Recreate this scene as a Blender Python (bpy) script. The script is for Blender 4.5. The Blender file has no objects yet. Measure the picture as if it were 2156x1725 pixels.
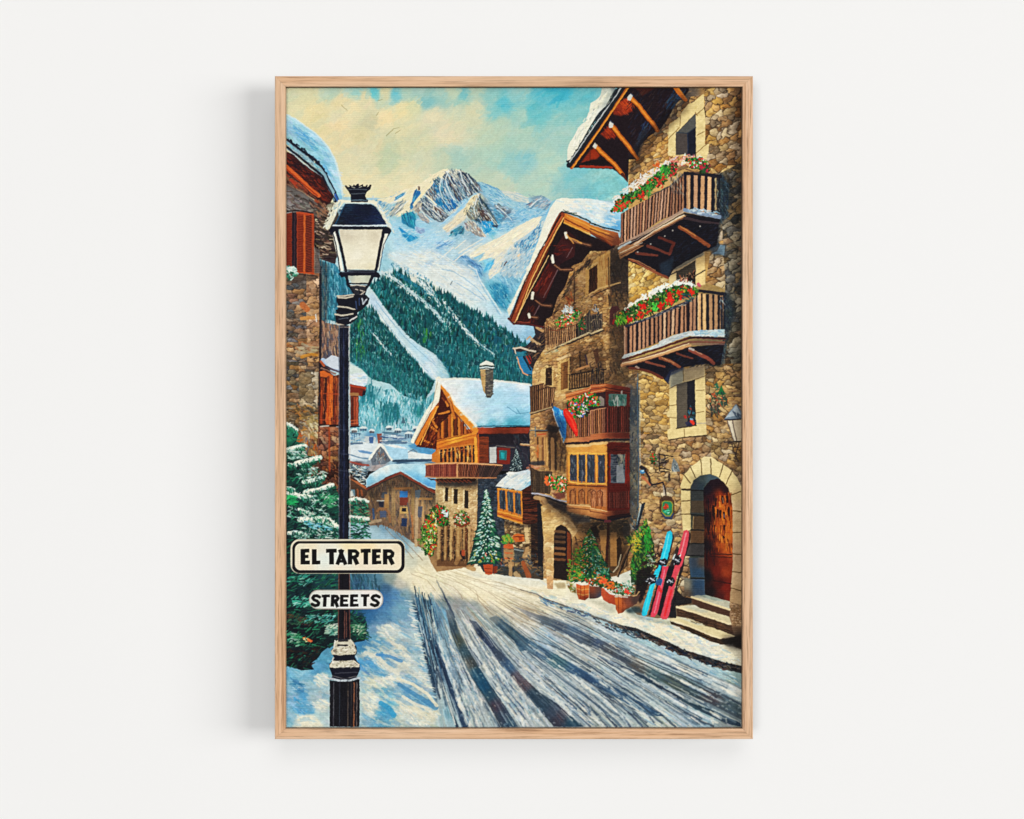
# A framed art print on a white wall.  The print is painted here, stroke by stroke, into the
# colour attribute of its own sheet mesh; coordinates are measured on the print in twelve
# 1652 x 1725 tiles (A1..D3) so that any shape can be written where it is seen on the sheet.
import math, random
import numpy as np

CS = 0.75                       # canvas pixels per pixel of the measured picture
CW, CH = int(1336 * CS) + 1, int(1880 * CS) + 1
K = CS / 3.671
OX, OY = 8.0 * CS, 5.0 * CS
img = np.zeros((CH, CW, 3), np.float32)
rng = np.random.RandomState(7)
TILE = {'A': 0, 'B': 1, 'C': 2, 'D': 3}
VIEW = {'M1': (250 * 3.671, 230 * 3.671, 3.671 / 3.85)}      # closer views: offset and scale
def frame(tok):
    if tok in VIEW: return VIEW[tok]
    if tok[0] in TILE and len(tok) == 2: return ((int(tok[1]) - 1) * 1652.0, TILE[tok[0]] * 1725.4, 1.0)

def P(s):
    """'A1 10,20 30,40' -> array of sheet points"""
    if not isinstance(s, str):
        return np.asarray(s, float)
    out, ox, oy, k = [], 0, 0, 1.0
    for tok in s.split():
        f = frame(tok)
        if f: ox, oy, k = f
        else:
            a, b = tok.split(','); out.append((float(a) * k + ox, float(b) * k + oy))
    return np.array(out)

def C(c):
    if isinstance(c, str):
        return np.array([int(c[i:i + 2], 16) / 255. for i in (0, 2, 4)], np.float32)
    return np.asarray(c, np.float32)

def cv(p):
    p = np.asarray(p, float)
    return p * K - np.array([OX, OY])

def bbox(p, pad=1):
    x0 = max(0, int(math.floor(p[:, 0].min() - pad))); x1 = min(CW, int(math.ceil(p[:, 0].max() + pad)) + 1)
    y0 = max(0, int(math.floor(p[:, 1].min() - pad))); y1 = min(CH, int(math.ceil(p[:, 1].max() + pad)) + 1)
    return x0, y0, x1, y1

def polymask(pts, pad=1):
    """anti-aliased coverage of a polygon; returns (x0,y0,x1,y1,mask) or None"""
    p = cv(pts); x0, y0, x1, y1 = bbox(p, pad)
    if x1 <= x0 or y1 <= y0: return None
    SS = 3
    ys = y0 + (np.arange((y1 - y0) * SS) + .5) / SS
    a = p; b = np.roll(p, -1, 0)
    ya, yb = a[:, 1][None], b[:, 1][None]
    Y = ys[:, None]
    hit = (ya <= Y) != (yb <= Y)
    dy = np.where(yb - ya == 0, 1e-9, yb - ya)
    X = np.where(hit, a[:, 0][None] + (Y - ya) * (b[:, 0] - a[:, 0])[None] / dy, np.inf)
    X.sort(axis=1)
    kmax = int(hit.sum(1).max()) if len(ys) else 0
    m = np.zeros((len(ys), x1 - x0), np.float32)
    xi = (x0 + np.arange(x1 - x0))[None]
    for k in range(0, kmax, 2):
        m += np.clip(X[:, k + 1:k + 2] - xi, 0, 1) - np.clip(X[:, k:k + 1] - xi, 0, 1)
    return x0, y0, x1, y1, m.reshape(y1 - y0, SS, -1).mean(1)

def box1(a, r, ax):
    if r < 1: return a
    pad = [(0, 0)] * a.ndim; pad[ax] = (r + 1, r)
    c = np.cumsum(np.pad(a, pad, mode='edge'), axis=ax, dtype=np.float64)
    n = a.shape[ax]
    hi = np.take(c, np.arange(2 * r + 1, 2 * r + 1 + n), axis=ax)
    lo = np.take(c, np.arange(0, n), axis=ax)
    return ((hi - lo) / (2 * r + 1)).astype(np.float32)

def blur(a, r):
    r = int(round(r))
    for _ in range(2):
        a = box1(box1(a, r, 0), r, 1)
    return a

def put(m, col, a=1.0):
    if m is None: return
    x0, y0, x1, y1, k = m
    k = (k * a)[..., None]
    R = img[y0:y1, x0:x1]
    R += (C(col) - R) * k if not (isinstance(col, np.ndarray) and col.ndim == 3) else (col - R) * k

def poly(s, col, a=1.0, soft=0):
    pts = P(s)
    r = soft * K
    m = polymask(pts, 1 + 2.2 * r)
    if m is None: return
    if r >= 1:
        m = (*m[:4], blur(np.pad(m[4], 0), r))
    put(m, col, a)

def grid(m):
    x0, y0, x1, y1 = m[:4]
    X = (np.arange(x0, x1)[None] + OX) / K * np.ones((y1 - y0, 1))
    Y = (np.arange(y0, y1)[:, None] + OY) / K * np.ones((1, x1 - x0))
    return X, Y

def field(m, ctrl, pw=3.0, step=4):
    """smooth colour field through control points 'A1 x,y,hex ...' (inverse-distance)"""
    ox = oy = 0; k = 1.0; pt = []; co = []
    for tok in ctrl.split():
        f_ = frame(tok)
        if f_: ox, oy, k = f_
        else:
            a, b, c = tok.split(','); pt.append((float(a) * k + ox, float(b) * k + oy)); co.append(C(c))
    pt = np.array(pt); co = np.array(co)
    X, Y = grid(m)
    h, w = X.shape
    gx = X[::step, ::step]; gy = Y[::step, ::step]
    num = np.zeros(gx.shape + (3,)); den = np.zeros(gx.shape)
    for (px, py), c in zip(pt, co):
        wgt = 1.0 / (((gx - px) ** 2 + (gy - py) ** 2) + 900.) ** (pw / 2)
        num += wgt[..., None] * c; den += wgt
    f = (num / den[..., None]).astype(np.float32)
    # bilinear up
    yi = np.minimum(np.arange(h) / step, f.shape[0] - 1.001) if f.shape[0] > 1 else np.zeros(h)
    xi = np.minimum(np.arange(w) / step, f.shape[1] - 1.001) if f.shape[1] > 1 else np.zeros(w)
    y0 = yi.astype(int); x0 = xi.astype(int); fy = (yi - y0)[:, None, None]; fx = (xi - x0)[None, :, None]
    y1 = np.minimum(y0 + 1, f.shape[0] - 1); x1 = np.minimum(x0 + 1, f.shape[1] - 1)
    return ((f[y0][:, x0] * (1 - fx) + f[y0][:, x1] * fx) * (1 - fy) + (f[y1][:, x0] * (1 - fx) + f[y1][:, x1] * fx) * fy).astype(np.float32)

def fill(s, ctrl, pw=3.0, a=1.0, soft=0, warp=0):
    r = soft * K
    m = polymask(P(s), 1 + 2.2 * r)
    if m is None: return
    f = field(m, ctrl, pw)
    if r >= 1: m = (*m[:4], blur(m[4], r))
    put(m, f, a)

def stroke(pts, w0, w1, col, a=1.0, soft=.5):
    """round-capped stroke, width tapering w0 -> w1 (sheet units)"""
    p = cv(pts); W = np.linspace(w0, w1, len(p)) * K / 2
    if len(p) == 1: p = np.vstack([p, p + .01]); W = np.array([w0, w1]) * K / 2
    x0, y0, x1, y1 = bbox(p, W.max() + 1 + soft)
    if x1 <= x0 or y1 <= y0: return
    X = np.arange(x0, x1, dtype=np.float32)[None] + .5; Y = np.arange(y0, y1, dtype=np.float32)[:, None] + .5
    best = None
    for i in range(len(p) - 1):
        ax, ay = p[i]; bx, by = p[i + 1]; dx, dy = bx - ax, by - ay; L = dx * dx + dy * dy + 1e-9
        t = np.clip(((X - ax) * dx + (Y - ay) * dy) / L, 0, 1)
        d = np.hypot(X - ax - t * dx, Y - ay - t * dy) - (W[i] + (W[i + 1] - W[i]) * t)
        best = d if best is None else np.minimum(best, d)
    k = np.clip(.5 - best / (2 * soft), 0, 1)
    put((x0, y0, x1, y1, k), col, a)

def line(s, w, col, a=1.0, soft=.5):
    w0, w1 = (w, w) if not isinstance(w, tuple) else w
    stroke(P(s), w0, w1, col, a, soft)

def lines(specs, w, col, a=1.0):
    for s in specs.split('/'):
        line(s.strip(), w, col, a)

def inside(pts, n):
    """n random sheet points inside polygon"""
    pts = P(pts)
    lo, hi = pts.min(0), pts.max(0); out = np.zeros((0, 2))
    a = pts; b = np.roll(pts, -1, 0); guard = 0
    while len(out) < n and guard < 60:
        q = lo + rng.rand(n * 2, 2) * (hi - lo); guard += 1
        c = ((a[:, 1][None] <= q[:, 1:2]) != (b[:, 1][None] <= q[:, 1:2]))
        dy = np.where(b[:, 1] == a[:, 1], 1e-9, b[:, 1] - a[:, 1])
        xi = a[:, 0][None] + (q[:, 1:2] - a[:, 1][None]) * (b[:, 0] - a[:, 0])[None] / dy[None]
        ins = (c & (q[:, 0:1] < xi)).sum(1) % 2 == 1
        out = np.vstack([out, q[ins]])
    return out[:n]

def dabs(s, n, L, w, pal, ang=0, jit=20, a=.9, cj=.05, by_y=False):
    """n strokes of length L / width w in colours from pal"""
    q = inside(s, n)
    if by_y: q = q[np.argsort(q[:, 1])]
    pal = [C(c) for c in pal.split()]
    for x, y in q:
        an = ang(x, y) if callable(ang) else ang
        t = math.radians(an + rng.uniform(-jit, jit)); l = L * rng.uniform(.5, 1.3) / 2; ww = w * rng.uniform(.6, 1.3)
        c = pal[rng.randint(len(pal))] * (1 + rng.uniform(-cj, cj)) + rng.uniform(-cj, cj, 3) * .4
        d = np.array([math.cos(t), math.sin(t)]) * l
        stroke([(x - d[0], y - d[1]), (x + d[0], y + d[1])], ww, ww * .6, np.clip(c, 0, 1), a)

def brush(s, n, L, w, ang=0, jit=15, lj=.08, hj=.03, a=.6):
    """brushwork: strokes that pick up the colour already there"""
    for x, y in inside(s, n):
        p = cv((x, y)); xi, yi = int(p[0]), int(p[1])
        if not (0 <= xi < CW and 0 <= yi < CH): continue
        c = img[yi, xi] + rng.uniform(-lj, lj) + rng.uniform(-hj, hj, 3)
        an = ang(x, y) if callable(ang) else ang
        t = math.radians(an + rng.uniform(-jit, jit)); l = L * rng.uniform(.5, 1.4) / 2; ww = w * rng.uniform(.5, 1.4)
        d = np.array([math.cos(t), math.sin(t)]) * l
        stroke([(x - d[0], y - d[1]), (x + d[0], y + d[1])], ww, ww * .5, np.clip(c, 0, 1), a)

def noise(shape, sx, sy, seed, octv=3):
    """smooth noise, feature size sx,sy in canvas pixels, about -1..1"""
    r = np.random.RandomState(seed); h, w = shape; out = np.zeros(shape, np.float32); amp = 1.; tot = 0
    for o in range(octv):
        gx, gy = max(2, int(w / sx) + 3), max(2, int(h / sy) + 3)
        g = r.uniform(-1, 1, (gy, gx)).astype(np.float32)
        yy = np.arange(h) / sy; xx = np.arange(w) / sx
        y0 = np.minimum(yy.astype(int), gy - 2); x0 = np.minimum(xx.astype(int), gx - 2)
        fy = (yy - y0)[:, None]; fx = (xx - x0)[None]; fy = fy * fy * (3 - 2 * fy); fx = fx * fx * (3 - 2 * fx)
        out += amp * ((g[y0][:, x0] * (1 - fx) + g[y0][:, x0 + 1] * fx) * (1 - fy) + (g[y0 + 1][:, x0] * (1 - fx) + g[y0 + 1][:, x0 + 1] * fx) * fy)
        tot += amp; amp *= .55; sx /= 2; sy /= 2
        if min(sx, sy) < 1: break
    return out / tot * 1.5

def mottle(s, sx, sy, cols, seed=1, a=.6, thr=.15, soft=0, rot=0, sharp=5):
    """irregular patches of colour inside a polygon; rot turns the patches (degrees)"""
    m = polymask(P(s), 1)
    if m is None: return
    x0, y0, x1, y1, k = m
    if soft: k = blur(k, soft * K)
    for i, c in enumerate(cols.split()):
        h, w = k.shape
        if rot:
            R = int(math.hypot(h, w)) + 4
            N = noise((R, R), sx * K, sy * K, seed * 31 + i, 3)
            t = math.radians(rot); yy, xx = np.mgrid[0:h, 0:w]; cx, cy = w / 2, h / 2
            u = (xx - cx) * math.cos(t) + (yy - cy) * math.sin(t) + R / 2
            v = -(xx - cx) * math.sin(t) + (yy - cy) * math.cos(t) + R / 2
            n = N[np.clip(v.astype(int), 0, R - 1), np.clip(u.astype(int), 0, R - 1)]
        else:
            n = noise((h, w), sx * K, sy * K, seed * 31 + i, 3)
        put((x0, y0, x1, y1, k * np.clip((n - thr) * sharp, 0, 1)), c, a)

def stones(s, w, h, pal, mortar='3a2c22', rot=0, seed=3, mw=.12, a=1.0, lit=.10, ma=.85):
    """rubble masonry: jittered cells with joints and a lit upper-left edge"""
    m = polymask(P(s), 1)
    if m is None: return
    x0, y0, x1, y1, k = m
    X, Y = grid(m); t = math.radians(rot)
    wob = noise(k.shape, 12, 10, seed + 5, 3) * .30; wob2 = noise(k.shape, 12, 9, seed + 6, 3) * .30; big = noise(k.shape, 40, 26, seed + 7, 2) * .35
    u = (X * math.cos(t) + Y * math.sin(t)) / w + wob + big; v = (-X * math.sin(t) + Y * math.cos(t)) / h + wob2 - big * .6
    r = np.random.RandomState(seed); N = 64
    jx = r.uniform(-.46, .46, (N, N)); jy = r.uniform(-.4, .4, (N, N)); ci = r.randint(0, 10 ** 6, (N, N)); br = r.uniform(-.12, .10, (N, N))
    iu = np.floor(u).astype(int); iv = np.floor(v).astype(int)
    d1 = np.full(u.shape, 9.); d2 = np.full(u.shape, 9.); id1 = np.zeros(u.shape, int); lx = np.zeros(u.shape); ly = np.zeros(u.shape); bb = np.zeros(u.shape)
    for dv in (-1, 0, 1):
        for du in (-1, 0, 1):
            a_, b_ = (iv + dv) % N, (iu + du) % N
            cx = iu + du + .5 + jx[a_, b_] + ((iv + dv) % 2) * .5 * 0; cy = iv + dv + .5 + jy[a_, b_]
            ex, ey = u - cx, v - cy
            d = np.maximum(np.abs(ex), np.abs(ey)) * .55 + np.hypot(ex, ey) * .45
            n1 = d < d1
            d2 = np.where(n1, d1, np.minimum(d2, d)); id1 = np.where(n1, ci[a_, b_], id1); bb = np.where(n1, br[a_, b_], bb)
            lx = np.where(n1, ex, lx); ly = np.where(n1, ey, ly); d1 = np.where(n1, d, d1)
    pc = np.array([C(c) for c in pal.split()])
    col = pc[id1 % len(pc)] + bb[..., None]
    col = col * (1 + lit * 2.2 * np.clip(-(lx + ly * 1.3), -.6, .6))[..., None]
    col += noise(k.shape, 5, 4, seed + 9, 2)[..., None] * .05
    fade = np.clip(.85 + noise(k.shape, 16, 12, seed + 8, 3) * .6, .3, 1)
    e = (np.clip(1 - (d2 - d1) / mw, 0, 1) * fade)[..., None] * ma
    col = col * (1 + noise(k.shape, 26, 18, seed + 10, 3)[..., None] * .13) + noise(k.shape, 4, 3, seed + 11, 2)[..., None] * .035
    col = col * (1 - e) + C(mortar) * e
    put(m, np.clip(col, 0, 1).astype(np.float32), a)

def along(pts, t):
    pts = P(pts); d = np.r_[0, np.cumsum(np.hypot(*np.diff(pts, axis=0).T))]; t = np.clip(t, 0, 1) * d[-1]
    return np.array([np.interp(t, d, pts[:, 0]), np.interp(t, d, pts[:, 1])])

def rails(top, bot, n, fr, cols, gap='14121a', a=1.0, dark=None, ga=1.0):
    """balcony front: n boards between a top edge and a bottom edge"""
    T, B = P(top), P(bot)
    poly(np.vstack([T, B[::-1]]), gap, ga)
    cols = [C(c) for c in cols.split()]
    for i in range(n):
        t0, t1 = (i + .5 - fr / 2) / n, (i + .5 + fr / 2) / n
        j = rng.uniform(-.1, .1) / n
        q = [along(T, t0 + j), along(T, t1 + j), along(B, t1 + j), along(B, t0 + j)]
        c = cols[rng.randint(len(cols))] * rng.uniform(.88, 1.1)
        poly(np.array(q), np.clip(c, 0, 1), a)
        m1 = np.array(q); mid = (m1[0] + m1[1]) / 2, (m1[2] + m1[3]) / 2
        e0, e1 = m1[1], m1[2]
        stroke([e0, e1], 6, 6, np.clip(c * .55, 0, 1), .5)

def grain(s, n, ang, w, lo='2a1208', hi='f0a050', L=120, a=.35, jit=4):
    dabs(s, n, L, w, lo, ang, jit, a); dabs(s, n // 2, L, w, hi, ang, jit, a * .7)

def flowers(s, n, reds='c8232a d03c2a a01520', greens='2e6c2c 3f8438 1d4f22 5c943c', whites='', size=30, k=1.0):
    q = P(s)
    dabs(q, int(n * 1.0), size * 1.1, size * .55, '14301c 1d4f22 243a1c', 0, 90, .9)
    dabs(q, int(n * 1.3), size * .8, size * .34, greens, 60, 60, .95)
    dabs(q, int(n * .40 * k), size * .5, size * .46, reds, 0, 90, .95)
    if whites: dabs(q, int(n * .13), size * .55, size * .45, whites, 0, 90, .9)

def shade(s, col, a=.5, soft=24):
    """glaze of darker paint"""
    m = polymask(P(s), 1 + 2.2 * soft * K)
    if m is None: return
    x0, y0, x1, y1, k = m; k = (blur(k, soft * K) * a)[..., None]
    R = img[y0:y1, x0:x1]; R *= 1 - k + k * C(col)

def conifer(x, y0, y1, hw, tile, dark='0f3a34 134a40 0b2c2c', mid='1f6b50 2d7c5a', snow='e8ecd8 c4dcdc', sn=.5, n=200, stem=None):
    o = P(tile + ' %f,%f %f,%f' % (x, y0, x, y1)); x, y0 = o[0]; y1 = o[1][1]
    H = y1 - y0
    poly(np.array([(x, y0), (x + hw * .62, y0 + H * .55), (x + hw, y1 - H * .06), (x + hw * .7, y1), (x - hw * .7, y1), (x - hw, y1 - H * .06), (x - hw * .6, y0 + H * .55)]), C(dark.split()[0]), .95)
    D = [C(c) for c in dark.split()]; M = [C(c) for c in mid.split()]; S = [C(c) for c in snow.split()]
    for i in range(n):
        t = (i + .5) / n; yy = y0 + H * t ** .85; r = hw * (.05 + .98 * t ** .82); layer = .76 + .24 * ((t * 8.0) % 1)
        r *= layer; xx = x + rng.uniform(-1, 1) * r; side = (xx - x) / (r + 1e-6)
        l = hw * .26 * (.4 + t * .6)
        dx, dy = side * l, l * .35 * abs(side) + l * .12
        stroke([(xx - dx * .5, yy - dy * .5), (xx + dx * .6, yy + dy * .6)], H * .035, H * .018, D[rng.randint(len(D))], .95)
        if rng.rand() < .7: stroke([(xx - dx * .4, yy - dy * .5 - H * .01), (xx + dx * .5, yy + dy * .4 - H * .01)], H * .022, H * .01, M[rng.randint(len(M))], .9)
        if rng.rand() < sn: stroke([(xx - dx * .5, yy - dy * .5 - H * .018), (xx + dx * .4, yy + dy * .3 - H * .018)], H * .02, H * .01, S[rng.randint(len(S))], .9)
# ---------------------------------------------------------------- sky
FULL = np.array([(-50, -50), (5100, -50), (5100, 7000), (-50, 7000)], float)
SKY = 'A1 -50,-50 A3 1652,-50 A3 1652,1500 A1 -50,1500'
fill(SKY, '''A1 60,70,cfcfa6 250,90,dad4a4 300,250,e6d8a2 520,70,b4ccb0 620,180,e0d4a4 600,420,ead6a6 740,260,efdba6 800,70,9cccc0 880,120,d8d2a6 970,80,6cc4cc
 900,180,e2d4a6 1100,90,d4d2a6 1210,105,70bfcc 1320,80,a8cab6 1450,70,a0c6ba 1560,190,84bcbc 1400,230,d8d6a4 1280,260,eadba4 1100,380,eedaa6 1600,300,dcd6b0 940,420,c2c4a2 860,520,d6cea2
 700,700,e0d4a8 420,620,e8d8a8 200,300,e4daa8 380,400,dcd2a0 550,550,e2d4a4 1000,600,d6d0a6 1150,640,c4cca6 1150,820,bccaa6 1350,650,ccd0a8 1500,780,ccd2b0 1450,560,d4d2a8 900,850,dad4aa 720,950,e2d8aa 1300,980,dcd8ae 850,1050,e8dcae
 1000,1170,ecdfae 1300,1100,e8dcb0 1250,430,e0d6a6
 A2 60,120,98c4ba 180,60,b8cdb0 300,90,7cbcbe 420,60,b0c8b0 400,250,ced2ac 250,330,ccd2ae 200,450,d8d4ae 600,120,8cc2bc 700,200,5cb8c8 640,280,86c4c2 900,60,84bfc0 900,150,84c2c2 1100,90,54b4c8 1250,90,3cabc4
 1350,70,38a8c4 1380,150,54b4c8 1200,180,60b8c8 1040,270,58b6c4 900,300,98c8bc 1560,80,62b4c0 1500,300,84c2c0 1450,200,70bcc4 150,540,e2d6ae 100,500,dcd4b0 400,450,c8d0ae 550,520,b8cdb0 900,560,a6cab8 700,420,b0ccb4
 200,750,9cc4b8 80,780,bccdb0 600,750,a4cab8 950,850,86c0c4 800,900,90c4c0 1200,850,a8cebc 1300,560,98c6be 400,880,aac8b4 700,1050,b8cdb4 500,1000,b4ccb4 1100,1080,acceba 1050,1000,a4cabc 1500,1020,7cbfc6 1600,1150,72b8c4 1350,1150,8cc0c0 1350,400,8cc4be
 A3 100,1000,7cc0c4 300,1120,80c4c4 60,1150,78c0c6 150,200,7cbcc0 380,1000,74c0c8''', 5.2)
img[:CH // 3] *= np.array([1.0, .975, .965], np.float32)
mottle(SKY, 420, 160, 'f0deae a0c8bc', 4, .10, .12, rot=-18)
mottle(SKY, 160, 60, 'f4e4b8 90c4c0', 9, .09, .15, rot=-30)
brush(SKY, 2600, 110, 36, -20, 60, .016, .010, .45)
for s in ('A1 630,215 665,255 690,275', 'A1 1110,545 1190,470 1250,455', 'A1 1000,330 1030,290', 'A1 1210,520 1270,480', 'A1 1020,170 1070,155', 'A2 830,1155 900,1175'):
    line(s, (8, 4), '8a8058', .6)
# ---------------------------------------------------------------- mountains
RIDGE = '''A1 900,1215 1000,1212 1100,1228 1200,1180 1330,1130 1440,1080 1520,1030 1652,950 A2 0,955 60,915 100,905 170,932 245,905 300,935 380,985 430,1040
 520,1060 600,1090 680,1130 760,1185 850,1165 960,1222 1040,1205 1120,1182 1180,1210 1240,1250 1330,1220 1652,1230 A3 300,1250 400,2000'''
MT = RIDGE + ' C3 0,0 C1 600,600 B1 380,0 A1 600,1200'
fill(MT, '''A1 1100,1270,9cc0cc 1250,1220,a8c8d0 1400,1160,e8dcb4 1520,1090,f0e2b6 1600,1010,f2e2b4 1380,1250,f0e0b6 1250,1330,c8ccc0 1400,1200,7cb0c4 1600,1150,6aa4bc 1500,1300,a0aeb0 1350,1450,3c9cb4
 1300,1400,94c0cc 1400,1600,58a8c8 1250,1550,90c8dc 1200,1700,b0d4dc 1500,1500,88c0d8 1600,1400,8cb4c4 1550,1650,a4d0e0
 A2 50,960,f2e4b8 100,930,f0e2b8 240,925,e8dcb8 150,1050,64788c 50,1100,6488a0 300,1000,64747e 400,1080,60788c 200,1150,607484 100,1250,4c8cac 350,1150,707478 450,1100,80a8bc 300,1260,94c4dc 560,1130,88b8cc
 650,1250,84b8d0 750,1260,acccd0 850,1210,c8d4c4 950,1260,98c0cc 1100,1240,8098a4 1200,1280,90bccc 420,1230,e8d8b0 330,1330,e8dab0 470,1300,606c78 550,1400,4c7488 500,1450,3c6c84 600,1500,3c9cc4 560,1540,28a0cc
 700,1320,74889c 790,1420,5c6470 880,1340,7cacc0 650,1400,6088a0 800,1540,a0ccdc 950,1420,98c4d8 250,1400,e0d4b4 150,1540,e4d8b8 60,1420,8caab4 200,1600,6498ac 330,1520,8c9c9c 400,1620,8098a0 100,1650,a4ccd8
 500,1650,b0d0dc 700,1620,b4d4dc 850,1560,e0dcc0 1000,1450,f0e4c0 1100,1430,ecdfbc 1000,1580,a4c4d0 1050,1500,84b0cc 750,1690,f0e6c4 900,1650,b8c8cc 1100,1330,8cb8cc 1180,1420,a0c8d8 1050,1650,88b8d0
 B1 1100,60,a0c8d4 1250,100,c0d8d8 1400,60,b8d4d8 1500,130,e4e0c4 1400,200,d4dccc 1600,250,e0e0c8 1300,280,b8d0d0 1100,200,98c4d0 1150,350,c8d8d0 1350,380,dcdcc8 1600,450,dcdfc8 1560,190,88b4cc 1620,80,c8d8d4
 B2 50,60,84b4d0 150,60,c0d4d0 300,30,dcdccc 400,100,e8e0c4 500,60,f2e8c4 600,40,f4e8c6 700,60,f2e6c4 560,180,84c4dc 470,120,94c4d4 650,150,ece2c4 750,150,7ca4c4 880,100,d8d0c0 700,250,c4d4d0 850,250,88b4cc
 950,150,7cb0cc 600,300,a8d0dc 700,330,98c8d8 800,400,80b8cc 650,500,3c8ca4 700,560,2c8098 740,620,4894ac 600,430,6cacc0 100,120,98bcd0 280,160,8cb0c8 380,180,6890b0 60,280,dce0cc 200,300,e0e2d0 350,330,c4d8dc
 430,290,74a4c4 400,420,b8d4dc 250,450,d8e0d4 100,450,d0dcd4 500,560,b8d8e0 350,600,d0e0d8 600,700,b8d4dc 700,780,b4d4e0 850,880,acc8dc 950,980,94bcd4 450,700,c4d8d8 800,960,9cc4d4 900,700,a4c8d8 800,640,b4d0d8 1000,1100,7cb0c8''', 4.5)
def fallR(x, y): return 55
def fallL(x, y): return 128
MA = 'A1 1100,1228 1330,1130 1652,950 A2 100,905 245,905 430,1040 700,1140 A2 1240,1250 1100,1725 A1 1150,1725'
brush(MT, 3200, 70, 16, 40, 40, .06, .03, .55)
# the massif, facet by facet
def facet(s, base, n=0, L=40, w=9, pal='', ang=60, jit=14, a=.85, soft=3, ba=.9):
    poly('M1 ' + s, base, ba, soft)
    if n: dabs('M1 ' + s, n, L, w, pal, ang, jit, a)
SNOW = 'b8d4dc a0c8dc d4dcd4 8cbcd4'
brush(MT, 1200, 44, 9, -30, 30, .07, .03, .55)
facet('240,640 900,600 1500,720 1100,1050 300,1000', 'a8cde0', 260, 50, 9, 'b8d4dc 98c4dc c8d8d8 88b4d4', -15, 30, .5, 20, .5)
facet('20,415 200,385 260,380 320,350 430,315 400,420 330,520 260,600 180,560 90,450', '9cbcc4', 110, 50, 9, '5c90ac ecdcb4 84a8b4 4880a8 d8d4bc a0c8d4', -38, 14)
facet('90,405 260,378 400,300 560,240 700,140 850,60 905,75 885,100 820,150 760,190 700,250 630,330 600,400 520,460 480,560 350,600 300,560 400,440 330,430 240,450', 'ecdeb4', 80, 46, 9, 'f4e8bc e0d0a4 d8cca8 f0e4c0', -38, 12, .8)
facet('330,430 430,410 380,520 270,600 230,580', 'a8acA0', 60, 44, 8, '747c80 d8ccac 5c7c90 a0a49c', -45, 12)
facet('300,380 410,320 400,360 300,420', '4c90b4', 20, 30, 8, '3c80ac 7cb0c4', -35, 20)
facet('520,300 585,310 590,350 545,420 490,520 468,500 500,390', '2c7cac', 34, 50, 9, '2470a4 4898b8 1c5c8c 60a0b8', -68, 10)
facet('560,255 580,260 582,300 560,300', '5c4844')
facet('700,230 840,200 850,330 880,420 960,500 900,545 820,500 740,420 690,330', '2c789c', 100, 50, 9, '1c6ca8 34547c 2c8cb8 34586c 6ca0b0', 68, 12)
facet('730,190 800,160 860,200 820,240 750,240', '34586c', 26, 36, 9, '24485c 547484 8ca4a8', 60, 14)
facet('640,300 740,260 770,350 760,420 700,400 650,370', '5c6c78', 50, 34, 8, '5c5450 988478 a8b0ac 3c5c74', 70, 20)
facet('830,160 900,240 960,340 1030,440 1010,460 930,420 870,340 820,230', '8cacb8', 50, 60, 8, 'a8c0c4 6c94ac 4c7c9c c0ccc8', 62, 8)
facet('880,95 945,130 965,200 1010,270 1065,395 1030,430 970,370 905,260 860,180 835,150', '4a5e6c', 80, 56, 9, '34485c 6c5c5c 7c94a0 2c5878 544848', 63, 8)
facet('905,78 1030,66 1015,130 965,190 935,125', 'c4c4b4', 34, 36, 8, '8c9494 e8dcb8 6c7c84 d8d0b4', 60, 20)
facet('1035,88 1105,115 1180,165 1245,235 1280,300 1200,320 1140,375 1095,310 1050,220 1005,130', '44525e', 130, 54, 9, '2c3c4c 4c5c6c 5c7484 7c6864 243c54 8c9ca0', 58, 10)
facet('960,200 1040,220 1110,340 1120,390 1070,400 1000,270', '5c7480', 60, 48, 8, '3c6484 84a0a8 6c6464 b0c0c0', 62, 10)
facet('860,450 930,390 1010,430 990,500 900,545', '1c6ca0', 34, 46, 9, '145c94 2c88b8 3c4c64', 65, 12)
facet('1250,200 1400,260 1560,330 1700,430 1780,560 1560,480 1420,450 1290,310', '90bccc', 90, 46, 8, 'a4ccd4 6ca4c0 c0d4d0 508cb4', 35, 14)
facet('560,440 650,380 740,460 820,520 915,590 900,610 830,665 780,655 690,600 600,540', '626a6e', 130, 46, 9, '444c58 6c7c8c a8b4b4 3c6484 34404c c8ccc0', 45, 12)
facet('730,480 800,490 870,560 840,590 770,550', '5c6068', 26, 34, 9, '5c4c48 8c7464', 30, 14)
facet('510,460 600,430 600,500 560,570 500,520', 'b0a898', 34, 34, 8, '8c8480 dcd0b0 6c747c', -60, 20)
facet('550,565 620,560 690,620 680,680 600,640', '8c9098', 34, 34, 8, '6c7884 c4b4a0 7c8488 d0c8b4', 45, 14)
line('M1 650,365 700,400 765,465', 16, 'f0e4c0'); line('M1 735,470 740,530 820,600', 11, 'e0d8c0', .9); line('M1 715,225 640,310 560,400 515,465', (30, 26), 'ecdeb0')
facet('370,590 410,560 500,540 530,600 525,745 450,710 375,665', '247c9c', 50, 48, 9, '1c6888 2ca4ac 3c90b0 245c78 4cb0bc', 70, 12)
facet('345,715 400,750 460,800 570,840 500,870 450,885 385,810', '2c90bc', 40, 44, 9, '2478a8 50a8c8 1c88bc', 35, 12)
facet('540,710 640,740 600,800 530,770', '94a8c4', 20, 34, 8, '7c90b4 b4c4d0', 30, 30)
facet('900,600 1060,470 1200,330 1250,350 1100,480 960,600 860,680 820,680', '94c0dc', 60, 50, 9, 'a8d0e0 80b4d8 c0d8dc', -38, 10, .7)
facet('845,720 950,640 1060,530 1150,410 1215,345 1180,440 1110,560 1080,640 1000,700 880,785', 'e4d4b0', 100, 46, 9, 'f0e0b8 d0bca0 c8c4b4 ecdcb8', -42, 12)
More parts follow.
